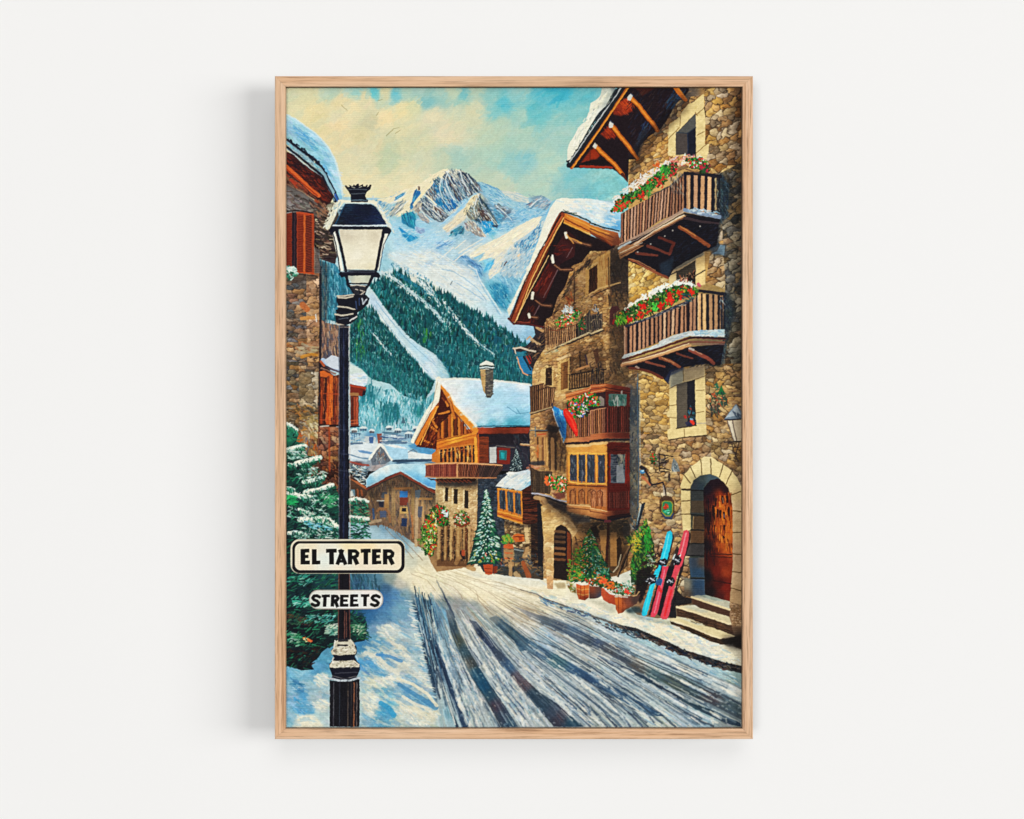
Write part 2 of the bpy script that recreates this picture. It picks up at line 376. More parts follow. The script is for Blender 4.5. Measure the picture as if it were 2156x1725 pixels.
facet('1180,360 1250,340 1272,380 1210,440 1130,560 1072,590 1085,500 1130,420', 'eadaac', 50, 30, 9, 'f4e8b8 a89c84 c8b890 7c7c78', -55, 20)
facet('1260,370 1335,470 1440,640 1465,715 1430,715 1300,665 1200,645 1110,585 1200,450 1230,400', '4a5a5e', 190, 56, 9, '34404c 5c6c64 546470 2c5c70 244c64 848c84 3c4444', 62, 9)
facet('1110,560 1190,460 1230,400 1260,500 1230,620 1150,640', '7c8078', 60, 30, 8, '5c6460 a49c88 444c50 d0c4a0 8c8c80', 70, 25)
facet('1230,520 1330,520 1380,630 1300,640', '5c4a46', 26, 50, 9, '6c5450 44403f', 62, 8)
lines('M1 1300,510 1380,620 1440,700/M1 1350,560 1460,690/M1 1190,680 1290,780 1330,815', (10, 6), 'd4e0dc', .85)
facet('1280,650 1400,655 1425,715 1340,790 1285,725', '1c90c8', 40, 40, 9, '1880b8 40a8d4 2c98c0', -30, 20)
poly('M1 1390,690 1465,700 1450,725 1410,715', '34445c', .9)
facet('1085,670 1160,640 1230,700 1330,825 1260,830 1160,770 1100,750', '94908a', 80, 36, 8, '7c7474 b8b4a8 6c7c88 a88c7c dcd4bc', 55, 16)
facet('930,765 1040,700 1085,740 1070,800 960,800 915,815', '4c8ca0', 44, 34, 9, '2c7494 5c848c 2c94ac 8cb4b8 3c5464', -40, 20)
facet('1420,480 1480,460 1565,520 1540,545 1460,520', '68686c', 26, 34, 9, '545458 6c8090 8cacb4', 28, 12)
facet('1400,500 1530,560 1500,640 1430,600', '5c98b4', 30, 40, 8, '78b0c4 4484a8 6c6c70', 45, 14)
facet('1530,575 1615,568 1655,665 1585,665', '5a5256', 34, 34, 9, '443f48 546470 6c8494', 60, 14)
facet('1480,300 1700,330 1800,390 1820,450 1640,425', 'c4ccc0', 40, 46, 8, 'd8d4bc a8c0c4 e4dcc0 94b4c0', 18, 14)
facet('1770,470 1900,390 1965,370 2060,430 2010,530 1900,480 1800,520', '88a4b4', 80, 44, 8, '64889c c8ccc0 9c8884 4c7894 a8bcc4', -30, 18)
facet('1650,500 1990,530 2080,480 2000,640 1700,700 1500,780 1450,730', '84b8d4', 150, 44, 9, '6ca8cc 9cc8d8 b4d0d4 5c94bc', -25, 20, .7, 10, .7)
facet('1960,595 1870,612 1700,700 1500,820 1280,930 1140,1035 1230,1060 1330,1010 1240,1110 1420,1045 1600,920 1740,830 1900,720', 'efe2be', 140, 60, 10, 'f8ecc4 e4d8b8 d4d4c4 f0e4c4', -33, 8)
facet('1420,1065 1500,990 1640,920 1680,1000 1560,1120 1480,1220 1370,1300 1350,1250 1385,1150', 'e4dcc0', 80, 44, 9, 'f0e4c0 c8d0c8 d8d4c4 a8c0cc', -45, 16)
facet('1330,1135 1425,1070 1385,1180 1300,1240', '64b4dc', 24, 44, 10, '50a4d4 84c4dc', -50, 12)
facet('1180,1065 1320,1000 1290,1030 1210,1080', '84bcd8'); facet('1650,890 1800,840 1880,740 1955,640 1920,860 1840,1000 1720,980 1640,930', '7cacc4', 160, 34, 9, '4c88b0 e0dcc4 5c7c98 98c0d0 3c749c c4ccc4', -60, 25)
facet('1560,980 1700,950 1850,1000 1800,1180 1700,1300 1500,1300 1480,1200', 'a8c0c8', 170, 34, 8, 'd8d8c8 7ca4c0 88b8cc e8dcc0 bccccc 5c8cac', -55, 30, .75, 8, .8)
line('M1 1530,1150 1555,1110', (8, 14), '5c3c40'); line('M1 1690,1040 1700,1030', 26, 'e8c8a4', .9)
facet('1375,1380 1500,1345 1600,1400 1580,1560 1550,1650 1440,1570 1390,1480', '3c8cac', 110, 46, 9, '2c7c9c 1c6888 5ca8bc 80bcc8 2c84a8', 60, 18, .85, 8, .85)
facet('1420,1280 1600,1280 1720,1300 1600,1500 1580,1400', '84b4cc', 70, 40, 9, '6ca4c0 a0ccd4 5c98b8', 60, 20, .7, 8, .7)
for s_, w_ in (('M1 915,1115 1000,1070 1100,1045 1180,1130 1215,1180 1240,1270', (14, 26)), ('M1 780,950 860,910 950,885', (30, 20)), ('M1 650,1150 720,1105', (30, 24)), ('M1 1060,1050 1110,1060 1180,1110', (26, 30))):
    line(s_, w_, '6494bc', .75)
dabs('M1 1000,1060 1110,1040 1220,1140 1290,1120 1270,1280 1180,1170', 44, 36, 9, '4478a4 3c6890 84acc8 6c94b8', 40, 20, .85)
dabs('M1 760,880 960,870 960,930 800,980', 40, 44, 9, '7ca4cc 94bcd4 5c88b4 b0ccdc', -20, 20, .8); dabs('M1 640,1100 740,1090 720,1150 640,1160', 20, 36, 9, '5c88b4 4c7cac 94b8d0', -20, 20, .8)
for s_, w_ in (('M1 880,90 930,190 990,290 1060,410', 10), ('M1 905,80 870,180 900,290 960,400', 12), ('M1 1040,90 1060,180 1120,290 1150,350', 11), ('M1 1110,120 1170,210 1240,290', 9), ('M1 820,170 800,280 840,400 920,520', 10), ('M1 1235,345 1270,450 1340,560 1400,650', 10), ('M1 1225,400 1190,500 1210,600', 10), ('M1 620,440 700,520 800,640', 11), ('M1 700,430 780,500 880,570', 10), ('M1 580,500 640,590 720,660', 10), ('M1 1440,470 1540,560 1620,640', 9), ('M1 250,450 350,400 430,330', 10), ('M1 300,560 390,470 450,420', 11), ('M1 1820,490 1900,420 1960,390', 9)):
    line(s_, (w_ + 4, w_ - 3), 'dfe6de', .8)
for s_, w_ in (('M1 900,110 960,210 1040,380', 9), ('M1 1060,100 1100,200 1180,300', 10), ('M1 850,180 850,300 920,440', 10), ('M1 1250,380 1300,500 1380,620', 10), ('M1 650,470 740,560 830,640', 9), ('M1 750,220 740,330 800,450', 10)):
    line(s_, (w_, w_ - 2), '2c4460', .75)
dabs('M1 560,440 700,240 870,90 1040,90 1280,300 1120,390 900,580 830,660', 210, 34, 7, 'e4e4d4 c8d8dc f0e8c8 b0ccd8 d4dcd8', 55, 14, .85)
dabs('M1 1080,640 1240,350 1460,700 1330,810 1100,750', 110, 30, 7, 'e4e4d4 c0d4dc f0e4c4 a8c8d4', 58, 18, .8)
dabs('M1 1270,300 1700,430 2000,560 1500,740 1400,560', 150, 34, 8, 'd0dcd8 98c4dc b8d0d8 7cb0d0', 20, 30, .6)
dabs('M1 220,680 840,740 1000,860 900,1000 300,960', 160, 40, 9, 'cce0e4 a4cce0 bcd8e0 dce4dc 8cbcd8', -12, 30, .55)
lines('M1 720,1140 840,1050 960,945/M1 600,1060 700,990/M1 1020,1010 1150,930 1290,850/M1 980,960 1100,860/M1 950,1110 1100,1000 1280,900', (14, 8), 'eae4cc', .85)
facet('200,1010 500,1000 800,1000 1000,1120 1180,1200 1250,1330 1400,1560 1100,1560 880,1440 600,1300 300,1120', 'd4dedb', 380, 66, 10, 'e0e4d4 c4d8dc d4e0dc ece8d0 b0ccdc', 24, 14, .6, 26, .6)
for s_ in ('M1 830,1190 960,1220 1080,1290 1220,1400 1330,1540', 'M1 1240,1280 1300,1420 1400,1570 1480,1700', 'M1 1000,1350 1150,1440 1300,1540', 'M1 1100,1140 1200,1190 1240,1290'):
    line(s_, (9, 9), '84acc8', .7)
for s_ in ('M1 1130,1150 1215,1200 1255,1310 1340,1440 1430,1580 1500,1690', 'M1 860,1205 1000,1260 1160,1370'):
    line(s_, (14, 12), 'e0e8e0', .7)
dabs('M1 240,1110 700,1290 760,1430 560,1300 280,1200', 60, 22, 10, '5c94ac 3c7c98 84b0bc', 80, 20, .8)
line('M1 925,1365 945,1325', 8, '5c6c74', .9)
# ---------------------------------------------------------------- forests
F1 = '''M1 310,1205 420,1270 540,1360 640,1420 700,1360 790,1480 B2 100,510 200,600 300,660 380,700 430,690 470,760 560,780 640,860 720,900 800,970 880,1010 960,1080 1060,1150 1060,1500 0,1480
 B1 1652,1180 1450,1060 1330,960 1250,870 1100,680 1020,560 930,440 1040,370 1120,360'''
TREE = '0e5c62 14686c 0a4a54 1c7470 0c5458 165c5c'
fill(F1, '''B1 1050,450,1c7478 1250,620,146464 1450,800,145c5c 1600,1000,14585a 1200,300,3c8c9c 1500,480,2c7c88 B2 100,560,18666c 300,760,14606a 100,950,105860 500,900,12606c 700,1050,165e70 400,1150,10605e
  100,1300,1c6c7c 400,1350,1c7074 700,1300,18706e 900,1150,1c6478 950,1400,1c6c74 250,1250,1c6c70''', 3)
F2 = '''B1 720,900 760,800 830,710 920,680 980,700 1060,850 1180,990 1300,1120 1400,1250 1500,1380 1640,1440 1600,1540 1500,1700 1300,1640 1150,1500 950,1450 850,1330 720,1250'''
fill(F2, 'B1 780,950,1c7078 900,800,1c7c80 1000,900,14686c 900,1100,1c7878 1100,1200,146c64 1000,1350,1c7c78 1250,1300,14605e 1400,1500,146060 1250,1500,24807c 780,1200,3c8c90', 3)
F3 = 'B1 400,160 560,200 640,320 760,520 700,850 400,780'
fill(F3, 'B1 420,300,2c5c70 500,250,3c7c94 450,700,3c6470 560,400,2c7888 620,600,3c7c90 520,780,1c6c74 430,500,3c5c6c', 3)
line('B1 1110,300 1200,400 1330,490 1450,560 1540,650 1652,740 B2 60,800 150,920', (46, 40), 'cfdcd0', .95)
line('B1 1250,400 1400,500 1480,560', (60, 40), 'd8dccc', .8)
line('B2 0,600 60,700 130,840 160,900', (44, 20), 'b8d0d0', .7)
line('B2 70,600 140,700 220,800 300,900 370,970 440,1040 500,1090 640,1190', (50, 16), 'ccdcd8', .95)
line('B2 190,780 280,860 350,970', (46, 30), 'd0dcd8', .9)
line('B1 920,900 1000,990 1090,1100 1180,1190 1230,1260', (30, 26), 'b8c8c0', .8)
poly('B1 905,540 960,500 1100,680 1250,870 1330,965 1450,1060 1652,1200 B2 60,1260 120,1400 0,1480 B1 1620,1440 1500,1375 1350,1180 1200,1010 1060,860 940,650', 'bcd4dc', .97, 5)
fill('B1 930,560 960,520 1100,690 1250,880 1330,975 1450,1070 1652,1210 1652,1430 1500,1365 1350,1170 1200,1000 1060,850 950,650', 'B1 1000,620,b4ccdc 1100,760,c8d8dc 1050,800,dce4d4 1250,950,a8ccd8 1200,980,e0e4d4 1400,1100,a8d0e0 1350,1150,d8e0d4 1550,1250,a4cce0 1500,1330,dce4d8', 3, .9)
def firs(s, n, w, h, pal, hi):
    q = inside(s, n); q = q[np.argsort(q[:, 1])]; pal = [C(c) for c in pal.split()]; hi = [C(c) for c in hi.split()]
    for x, y in q:
        a = w * rng.uniform(.7, 1.3) / 2; b_ = h * rng.uniform(.7, 1.35); c = pal[rng.randint(len(pal))] * rng.uniform(.85, 1.15)
        poly(np.array([(x, y - b_), (x + a * .55, y - b_ * .45), (x + a, y), (x - a, y), (x - a * .55, y - b_ * .45)]), np.clip(c, 0, 1), .92)
        if rng.rand() < .45: stroke([(x - a * .1, y - b_ * .85), (x - a * .55, y - b_ * .2)], 4, 7, hi[rng.randint(len(hi))], .55)
for s in (F1, F2): firs(s, 1500, 30, 66, TREE + ' 083c48 0a3840 0c4844 0b4450 185c50', '3c8c84 6cacac 2c7c6c a8c8c4')
dabs(F1, 260, 30, 8, '9cc8c8 cfe0d8 6cacb0 4c9c94', 92, 14, .55); dabs(F2, 220, 30, 7, '8cc0b8 c0d8c8 5ca49c 3c8c80', 92, 14, .5)
dabs(F3, 260, 80, 13, '2c6878 3c8498 1c5868 5ca0b0 8cc0cc', 84, 12, .75)
dabs('B1 800,780 860,780 880,1200 780,1240', 40, 60, 10, '2f7a4a 5ca050 186048', 90, 8, .8)
dabs('B1 1500,900 1600,900 1620,1080 1500,1080', 16, 60, 12, '2f7a4a 4c8c3c', 90, 8, .8)
# ragged upper tree edges
def fringe(s, n, h, pal, up=True):
    T = P(s); pal = [C(c) for c in pal.split()]
    for i in range(n):
        x, y = along(T, rng.rand()); hh = h * rng.uniform(.5, 1.3)
        poly(np.array([(x - 12, y + 20), (x, y - hh), (x + 12, y + 20)]), pal[rng.randint(len(pal))], .9)
DK = '0e5458 126268 0a4650'
fringe('B2 0,500 100,530 200,620 300,680 380,720 430,710 470,780 560,800 640,880 720,920 800,990 880,1030', 70, 60, DK)
fringe('B1 950,450 1040,390 1120,380 1220,460 1340,540 1460,610 1560,720 1652,800', 50, 46, DK)
fringe('M1 310,1230 420,1300 560,1390 660,1450', 22, 34, '2c7c8c 1c6c80')
for s_, w_ in (('M1 150,1225 330,1325 480,1450 640,1565 760,1680 830,1780', (40, 46)), ('M1 640,1330 700,1410 745,1500 800,1590', (40, 44)), ('M1 850,1560 880,1620 960,1700 1000,1760', (26, 34)), ('M1 560,1310 660,1400 700,1480', (50, 30)), ('B2 300,900 370,970 440,1040 500,1090 620,1170', (36, 16)), ('B1 930,910 1000,985 1090,1100 1180,1190 1230,1260', (20, 18)), ('B2 200,780 290,900 350,990', (26, 18))):
    line(s_, (w_[0] * .75, w_[1] * .75), 'c8d8d8', .8); dabs(np.vstack([P(s_) - [0, w_[0] * .9], (P(s_) + [0, w_[0] * .9])[::-1]]), 60, 26, 9, 'e4e8d8 b8d0d4 14606a d8dccc 1c6c74 0c505c', 55, 30, .8)
fringe('B1 980,720 1060,870 1180,1010 1300,1140 1400,1270 1500,1400 1620,1460', 70, 50, DK)
fringe('B1 1120,1150 1200,1230 1260,1310', 12, 50, DK)
fringe('B2 150,740 250,880 330,1000 420,1080 500,1140 600,1220', 34, 50, DK)
poly('B1 1560,1180 1652,1205 B2 60,1270 140,1400 150,1450 -20,1450 B1 1600,1440 1500,1330', 'c8dbe2', .95, 8)
dabs('B1 1500,1120 1652,1205 B2 60,1270 130,1420 -10,1440 B1 1560,1380', 50, 60, 12, 'dce4dc a8cce0 c4d8e0', 42, 12, .6)
for s_ in ('B1 1000,600 1150,800 1300,980 1480,1150 1640,1290', 'B1 980,640 1100,820 1250,1010 1420,1220 1560,1360', 'B1 1060,690 1200,850'): line(s_, (8, 8), '7ca4bc', .6)
dabs(F1, 170, 26, 8, 'a8c8cc 84b4b8 5c9ca0 cfe0d8', 48, 20, .6); dabs(F2, 130, 26, 8, 'a8c8cc 84b4b8 5c9ca0 cfe0d8', 48, 20, .55)
fill('B2 0,1050 1000,1150 1000,1480 0,1440', 'B2 100,1200,2c7c88 500,1350,2c7c84 900,1300,2c7484', 3, .22, 30); fill('B1 720,1150 1000,1200 1500,1450 1500,1650 720,1400', 'B1 900,1300,3c8c94 1300,1500,3c8c94', 3, .3, 40)
# ---------------------------------------------------------------- far valley and village
VAL = 'B1 700,1250 850,1330 950,1430 1150,1480 1300,1600 1500,1660 1640,1500 B2 0,1300 120,1450 C2 0,600 C1 700,700'
fill('B1 720,1270 850,1340 950,1440 1150,1490 1300,1620 1500,1680 1652,1560 C1 1652,700 720,700', '''B1 800,1330,c8d8cc 1000,1500,b0d0d0 1150,1560,a8d0d4 950,1600,6ca8b0 1250,1650,98c4c8 1100,1700,84bcc4 1450,1690,6caab0 880,1640,3c8c98
 C1 800,100,7cb8c4 900,60,90c8d0 1000,60,7cb8bc 1150,60,4c949c 1100,150,4c8c94 1220,100,5ca4b0 1350,130,a8ccd4 1450,60,4c949c 1300,60,84bcc8 1500,150,5c9cac 760,200,8cc0cc 850,200,98c4cc 1000,220,6cacb8 1200,230,b8d0d4 1400,230,a0c8d0 800,300,98bcc8 950,340,5c8cb0 1100,330,a4bcc4 1200,350,7c98ac 1350,330,88a8b8
  850,420,d8e0d8 1000,430,d4dcd4 1200,430,b4d4e0 1300,470,a0ccdc 1500,420,5c94b4 1560,480,4c94c0 800,480,6c9cc0 760,530,d4dcd4 900,540,a8ccd8 1050,540,7c7c80 1200,560,b0d0dc 1400,560,7c9cb0 1600,560,a8c8d0 1600,600,5c7484 800,620,5c4c50 900,600,8c98a0 1000,640,a89c98 1250,600,3c5c74 1450,600,9cc0d0''', 4)
dabs('B1 850,1500 1640,1660 C1 1400,250 720,260', 700, 45, 12, '8cc0c8 5ca0a8 c8dcd8 3c8890 78b4bc 2c7880', 88, 25, .7)
dabs('B1 850,1550 960,1500 1000,1700 860,1700', 24, 110, 18, '1c707c 2c8088', 88, 8, .8)
dabs('C1 1050,0 1250,0 1240,170 1080,170', 70, 90, 16, '2c7880 1c6870 3c8c90', 95, 14, .8)
dabs('C1 1350,0 1540,0 1460,100', 30, 80, 16, '2c7880 1c6870 3c8c90', 95, 14, .8)
poly('C1 1270,190 1290,110 1320,190', '4c6c78', .9)
lines('C1 720,290 830,300/C1 1070,285 1240,290/C1 1240,270 1430,270/C1 1090,300 1230,305', 12, '3c6478', .85)
lines('C1 740,300 745,390/C1 765,300 768,390/C1 790,300 795,380/C1 820,300 822,390', 9, '4c5c78', .85)
poly('C1 870,330 960,320 1000,345 990,410 870,400', 'ccd0c8', .8); poly('C1 925,330 975,330 970,405 925,400', '2c5488', .8)
poly('C1 1010,300 1060,295 1070,400 1020,405', '8c4c3c', .9)
dabs('C1 1070,310 1300,320 1320,400 1080,400', 60, 80, 12, '5c7890 a8bcc8 40607c d0d8d4', 0, 6, .8)
dabs('C1 730,320 870,320 870,400 730,400', 30, 60, 10, '5c94b8 a8c8d4 d8dcd0', 0, 20, .7)
poly('C1 720,430 880,410 1010,410 960,520 800,590 720,590', 'c8d8dc', .8, 6)
poly('C1 800,470 870,480 980,500 930,510 820,490', '4c7cac', .8)
poly('C1 720,490 830,520 960,540 900,600 730,590', 'c0d4dc', .8, 6)
poly('C1 940,580 1000,480 1045,425 1170,580 1100,625 960,640', '74787c', .95)
line('C1 930,570 1000,470 1045,420 1090,450 1170,580', 24, 'e8ead8', .95)
dabs('C1 1000,520 1045,450 1120,560 1060,620 980,620', 50, 40, 10, '5c5c64 8c8c8c 4c6470 b0b4b0 94705c', 100, 40, .8)
poly('C1 1090,430 1200,410 1340,440 1360,560 1200,590 1150,540', 'a8d0e0', .9, 5); poly('C1 1100,420 1180,415 1280,450 1340,470 1180,450', 'e4e8dc', .8, 5)
poly('C1 1340,430 1400,460 1560,520 1640,530 1640,420 1400,410', '4c8cb4', .85, 5)
poly('C1 1340,490 1450,510 1640,540 1640,575 1340,565', 'dce0d8', .9)
line('C1 1180,590 1340,590 1640,585', 28, '3c5468', .9)
line('C1 1340,570 1640,600', 10, '9cb8c4', .8)
for x, y, w, h, c in ((735, 262, 60, 26, '8c7c74'), (830, 240, 70, 30, '5c7c90'), (930, 268, 50, 26, '7c6c68'), (1110, 235, 60, 26, '4c6878'), (1200, 262, 70, 30, '6c7c88'), (1310, 300, 90, 50, '7890a0'), (1400, 240, 60, 34, '54748c'), (1430, 320, 80, 50, '6c8498')):
    poly('C1 %d,%d %d,%d %d,%d %d,%d' % (x, y, x + w, y, x + w, y + h, x, y + h), c, .85)
    poly('C1 %d,%d %d,%d %d,%d %d,%d' % (x - 14, y + 3, x + w * .3, y - 24, x + w * .8, y - 22, x + w + 14, y + 4), 'dce4dc', .9)
    for k in range(3): line('C1 %d,%d %d,%d' % (x + 8 + k * w * .33, y + 8, x + 8 + k * w * .33, y + h - 6), 9, '2c4458', .8)
poly('C1 700,425 880,408 1010,412 985,470 940,540 840,575 700,560', 'd4dfde', .9, 3); poly('C1 800,475 880,480 975,500 940,520 820,500', '5c88b4', .8, 3); line('C1 700,520 830,560 940,570', 14, '5c7c94', .8)
poly('C1 945,585 1000,485 1045,428 1165,580 1100,625 960,640', '6c747c', .95); dabs('C1 1000,520 1045,450 1120,560 1060,620 980,620', 40, 36, 9, '4c5460 848c90 94705c b0b4b0', 100, 40, .8)
line('C1 930,572 1000,470 1045,420 1090,452 1175,585', 26, 'ecebd9', .97)
poly('C1 1092,432 1200,412 1340,432 1350,560 1190,585 1140,530', 'a4cce0', .95, 3); poly('C1 1100,424 1190,414 1300,444 1340,462 1180,446', 'e8e8de', .9, 3); line('C1 1185,592 1345,588 1650,580', 22, '3c5468', .9)
poly('C1 1345,428 1400,415 1650,425 1650,520 1500,505', '5c94b8', .9, 3); poly('C1 1345,480 1450,505 1650,532 1650,566 1345,560', 'dde3dc', .95, 2); line('C1 1345,500 1400,470 1440,500', 12, '6c7c88', .8)
poly('C1 720,395 860,392 860,412 720,418', '54687c', .8); poly('C1 1060,385 1330,382 1330,410 1100,412', '5c7488', .7)
line('C1 720,600 800,625 920,640', 22, '9c5040', .9)
dabs('C1 720,640 920,660 880,760 900,860 720,760', 120, 50, 14, '3c505c 6c8490 e0e4d4 24404c 8c7c70 a8bcc0', 10, 40, .85)
# ---------------------------------------------------------------- snowy street
ST = 'C1 -20,1200 960,1270 1200,1250 1652,1480 C3 1652,1400 D3 1700,1800 D1 -50,1800'
fill(ST, '''C1 1000,1320,a0bcc4 1080,1300,8cb0c4 1200,1400,88a8b8 1150,1380,a0bcc8 1300,1500,88a8b4 1400,1520,b0bcb4 1380,1640,c8c8b0 1500,1640,d8d0b0 1600,1700,e4d8b4
 D1 700,100,406878 900,100,4c7484 800,200,3c6078 1000,150,587c8c 1100,250,486c88 1150,120,8c9890 1300,100,e4d8b4 1500,80,ecdcb4 1450,200,e8dab4 1600,250,dcd0b0 1250,180,b8b4a4 1200,300,5880a0 1050,330,3c6c98 1300,330,7c98a0
 800,500,2c6488 950,550,3c6c90 1100,500,5c84a0 1250,500,7c9cac 1350,600,88a4b4 1000,650,7494a8 1150,650,94a4b0 1300,750,a8b8b8 850,850,4880a4 1000,800,6494ac 1150,850,b4bcb0 1250,900,ccccb8 1400,900,9cb4bc 1450,1000,a0b8bc 900,950,a4b8b8 900,1050,4890c0
 1050,980,5c94b8 1150,1050,90b0bc 1200,1100,ccccb8 1350,1050,c8c8b8 1400,1150,a4b4b4 1100,1150,5c9cc0 900,1200,94b0b8 1000,1250,d8d4b8 1150,1200,b4c0b8 1300,1250,90b0c0 1400,1350,5c8cac 1500,1450,6898b4 1550,1300,b8bcb4 950,1350,bcc8b8 1060,1320,7cacb8 1050,1450,a8bcb8
 1100,1530,3c94bc 1180,1560,4c9cbc 1300,1500,c8c8b4 1450,1550,dcd4b4 1600,1600,d0ccb0 1400,1650,a8b8b4 1250,1650,b0bcb0 1050,1680,6ca0b4 900,1600,a0b8bc 950,1450,b8c4b8 60,1150,78b0c8 200,1150,88b4c4 350,1100,5c94b0 450,1000,5890a8 250,1250,94b4bc 400,1250,98b8bc 60,1300,8cb4c4 160,1310,3c7ca0
 100,1400,88a8bc 200,1480,4c94c4 300,1540,5c9cc0 200,1540,4890c0 350,1450,a0b4b8 450,1450,b0bcb8 80,1550,80acc0 80,1650,88b4c0 250,1650,e4dcbc 400,1600,a4bcb8 450,1650,b0c4c0 200,1700,dcd8bc 350,1700,c0ccbc
 D2 60,60,ecdfb8 300,120,f0e0ba 500,150,efe2bc 700,150,e0dac0 900,200,f0e2c0 1100,250,ecdcb4 1300,260,f0e4bc 1500,350,efe2c0 1650,420,f0e4c4 150,250,d8ccb0 350,280,ecdcb4 500,330,ead8b0 700,400,e6d6b0 900,450,d4c8ac 100,400,808c8c 60,500,6c94ac 60,700,84a4b0
 200,430,90908c 300,450,8c9494 400,450,98a09c 600,500,b8b4a0 50,900,5c8ca0 120,850,84a0ac 80,1050,98acb8 400,650,b4b8b0 250,650,a4b0b0 500,600,94a0a0 650,800,a0a8a4 700,650,64808c 850,550,c4bca8 1000,550,ccc0a4 1200,400,dcd0b0 1400,450,b0b4a8 1550,520,a8b4b0
 1600,600,a0a8a8 1300,700,a8a8a4 1100,750,98b0bc 1200,800,88a8bc 1500,850,b0b0a8 1000,650,c4c0b4 1400,950,b0b8b4 1600,1000,b4b4a8 1550,900,a8acaa 300,1150,90a4b0 200,1200,98acb4 400,900,a8b0b0 500,1000,a0a8a8 600,1100,a4acac 350,1350,98acb0 250,1500,a0b0ac 350,1600,acb8b0 450,1500,a0a8a8
 100,1600,7ca0ac 60,1650,a4b8b8 700,1250,98a8b0 850,1350,a0a8a8 900,1550,a4aeb0 1000,1650,a8b0ac 800,1500,9cacb0 1100,1100,a0acb0 1250,1200,a8b0b0 1400,1350,a8b0b0 1500,1500,a8b0b0 1600,1600,b0b4b0 1300,1400,a0acb0 1500,1250,a0a8a8
 D3 100,420,ece0c0 300,560,eee2be 500,600,e4dcc0 600,580,bcccc8 700,650,f0e2c0 800,700,ecdfbc 1000,700,e8d8b4 1100,850,e4d8bc 1300,850,ddd6c0 1500,950,dcd0b0 1600,1000,c8bca0 1200,800,b4c4c4 100,620,a8b8b8 200,680,88a8b8 350,750,98b4bc 500,800,94b4bc 600,880,a4bcbc 800,950,9cb4bc
 1000,1000,a8bcbc 1200,1080,a4b8b8 1400,1150,a4bcbc 1600,1200,8ca4a0 1500,1300,98a89c 1300,1250,a0b4b4 1200,1180,94b0bc 1000,1100,90a8b4 300,920,8ca0ac 100,1000,c0c4bc 300,1130,acb8b8 400,1250,a4b4bc 200,1250,a8b8c0 100,1150,b0bcbc 600,1300,a8b4b8 700,1450,a4b4b4 900,1500,a8b8b8 500,1400,b8bcb4
 600,1600,b0bab0 800,1650,b4bcb0 1000,1600,9cacb4 1200,1600,88a0a8 1100,1350,949c98 1300,1400,909c9c 1500,1600,88908c 400,1600,9ca8a8 200,1500,a8b0b0 300,1400,b0b4a8 100,1400,98a4a8 100,1700,b0b4a8''', 4.5)
def roadang(x, y):
    # direction of the tracks: they fan out from the bend near C1 1250,1500
    dx, dy = x - 1350., y - (2 * 1725.4 + 1640.)
    return math.degrees(math.atan2(dy * 1.05 + 60, dx * .95 + 100))
RD = 'D1 1400,60 1652,0 D2 400,80 1100,220 1652,450 D3 0,560 700,800 1600,1180 1600,1725 D1 1652,1725 1640,1350 1450,500'
brush(RD, 3000, 150, 13, roadang, 6, .11, .02, .6)
brush('D1 36,1100 500,950 900,800 1200,300 1380,300 1480,900 1640,1500 1640,1725 36,1725', 900, 110, 26, 22, 30, .07, .02, .6)
def tracks(s, w, col, a=.9): lines(s, w, col, a)
# dark edge of the ploughed road on the left
fill('D1 1370,280 1500,330 1652,420 D2 60,560 0,700 60,1000 110,1200 60,1250 0,1200 D1 1652,1500 1600,1280 1530,1030 1470,700 1400,450', 'D1 1400,300,7c8c90 1430,450,2c4c60 1480,600,30546c 1520,800,243c50 1560,950,202c3c 1620,900,3c6078 1620,700,5c8098 1600,1150,243c50 1640,1350,203850 1600,500,6c8c9c 1650,1000,486c80 D2 20,900,2c5c78 60,1100,2c5474', 3, .92, 8)
dabs('D1 1420,300 1652,420 1652,1300 1560,1050 1460,650', 150, 200, 11, '1c3448 7c9cac 40687c 5c8498 24384c a8b8b8', 78, 5, .8)
dabs('D1 1340,280 1400,420 1470,700 1530,1030 1600,1280 1652,1450 1610,1430 1540,1250 1480,1000 1410,700 1340,400', 130, 60, 13, 'ccd4c8 a8bcc0 dcdcc8 88a8b4', 15, 14, .8)
tracks('D2 0,860 50,1020 90,1170 150,1330 200,1480 270,1640 310,1725', (50, 78), '28405a')
tracks('D2 -60,800 10,1100 60,1250 110,1420 170,1600 220,1725/D1 1652,1050 D2 0,1300 30,1420', (20, 30), '2c4054')
tracks('D2 10,1080 60,1260 120,1450 200,1700', (16, 18), 'b8c0b8')
tracks('D2 60,1100 110,1290 170,1450 250,1690', (12, 14), '90a8b0', .8)
fill('D2 100,470 170,480 240,700 330,870 450,1080 560,1250 700,1450 870,1725 670,1725 580,1520 500,1380 380,1200 300,1050 220,880 150,700', 'D2 130,500,68747c 190,650,3c505c 230,800,485048 300,900,34505c 370,1050,4c4c48 420,1150,205068 500,1300,1c5470 560,1400,305060 600,1500,4c404c 700,1650,3c4858 780,1700,2c4c60', 3, .97, 3)
fill('D2 350,570 430,600 540,740 640,880 780,1010 930,1190 1100,1350 1300,1480 1580,1725 1260,1725 1080,1520 900,1310 760,1130 690,1060 560,870 440,740', 'D2 400,620,5c6470 480,720,203048 560,820,2c3c58 650,950,445060 780,1080,40607c 850,1200,5c5058 950,1280,5c4c50 1020,1380,2c4454 1150,1480,304858 1250,1560,404c5c 1320,1620,443c48 1450,1680,2c4c5c', 3, .97, 3)
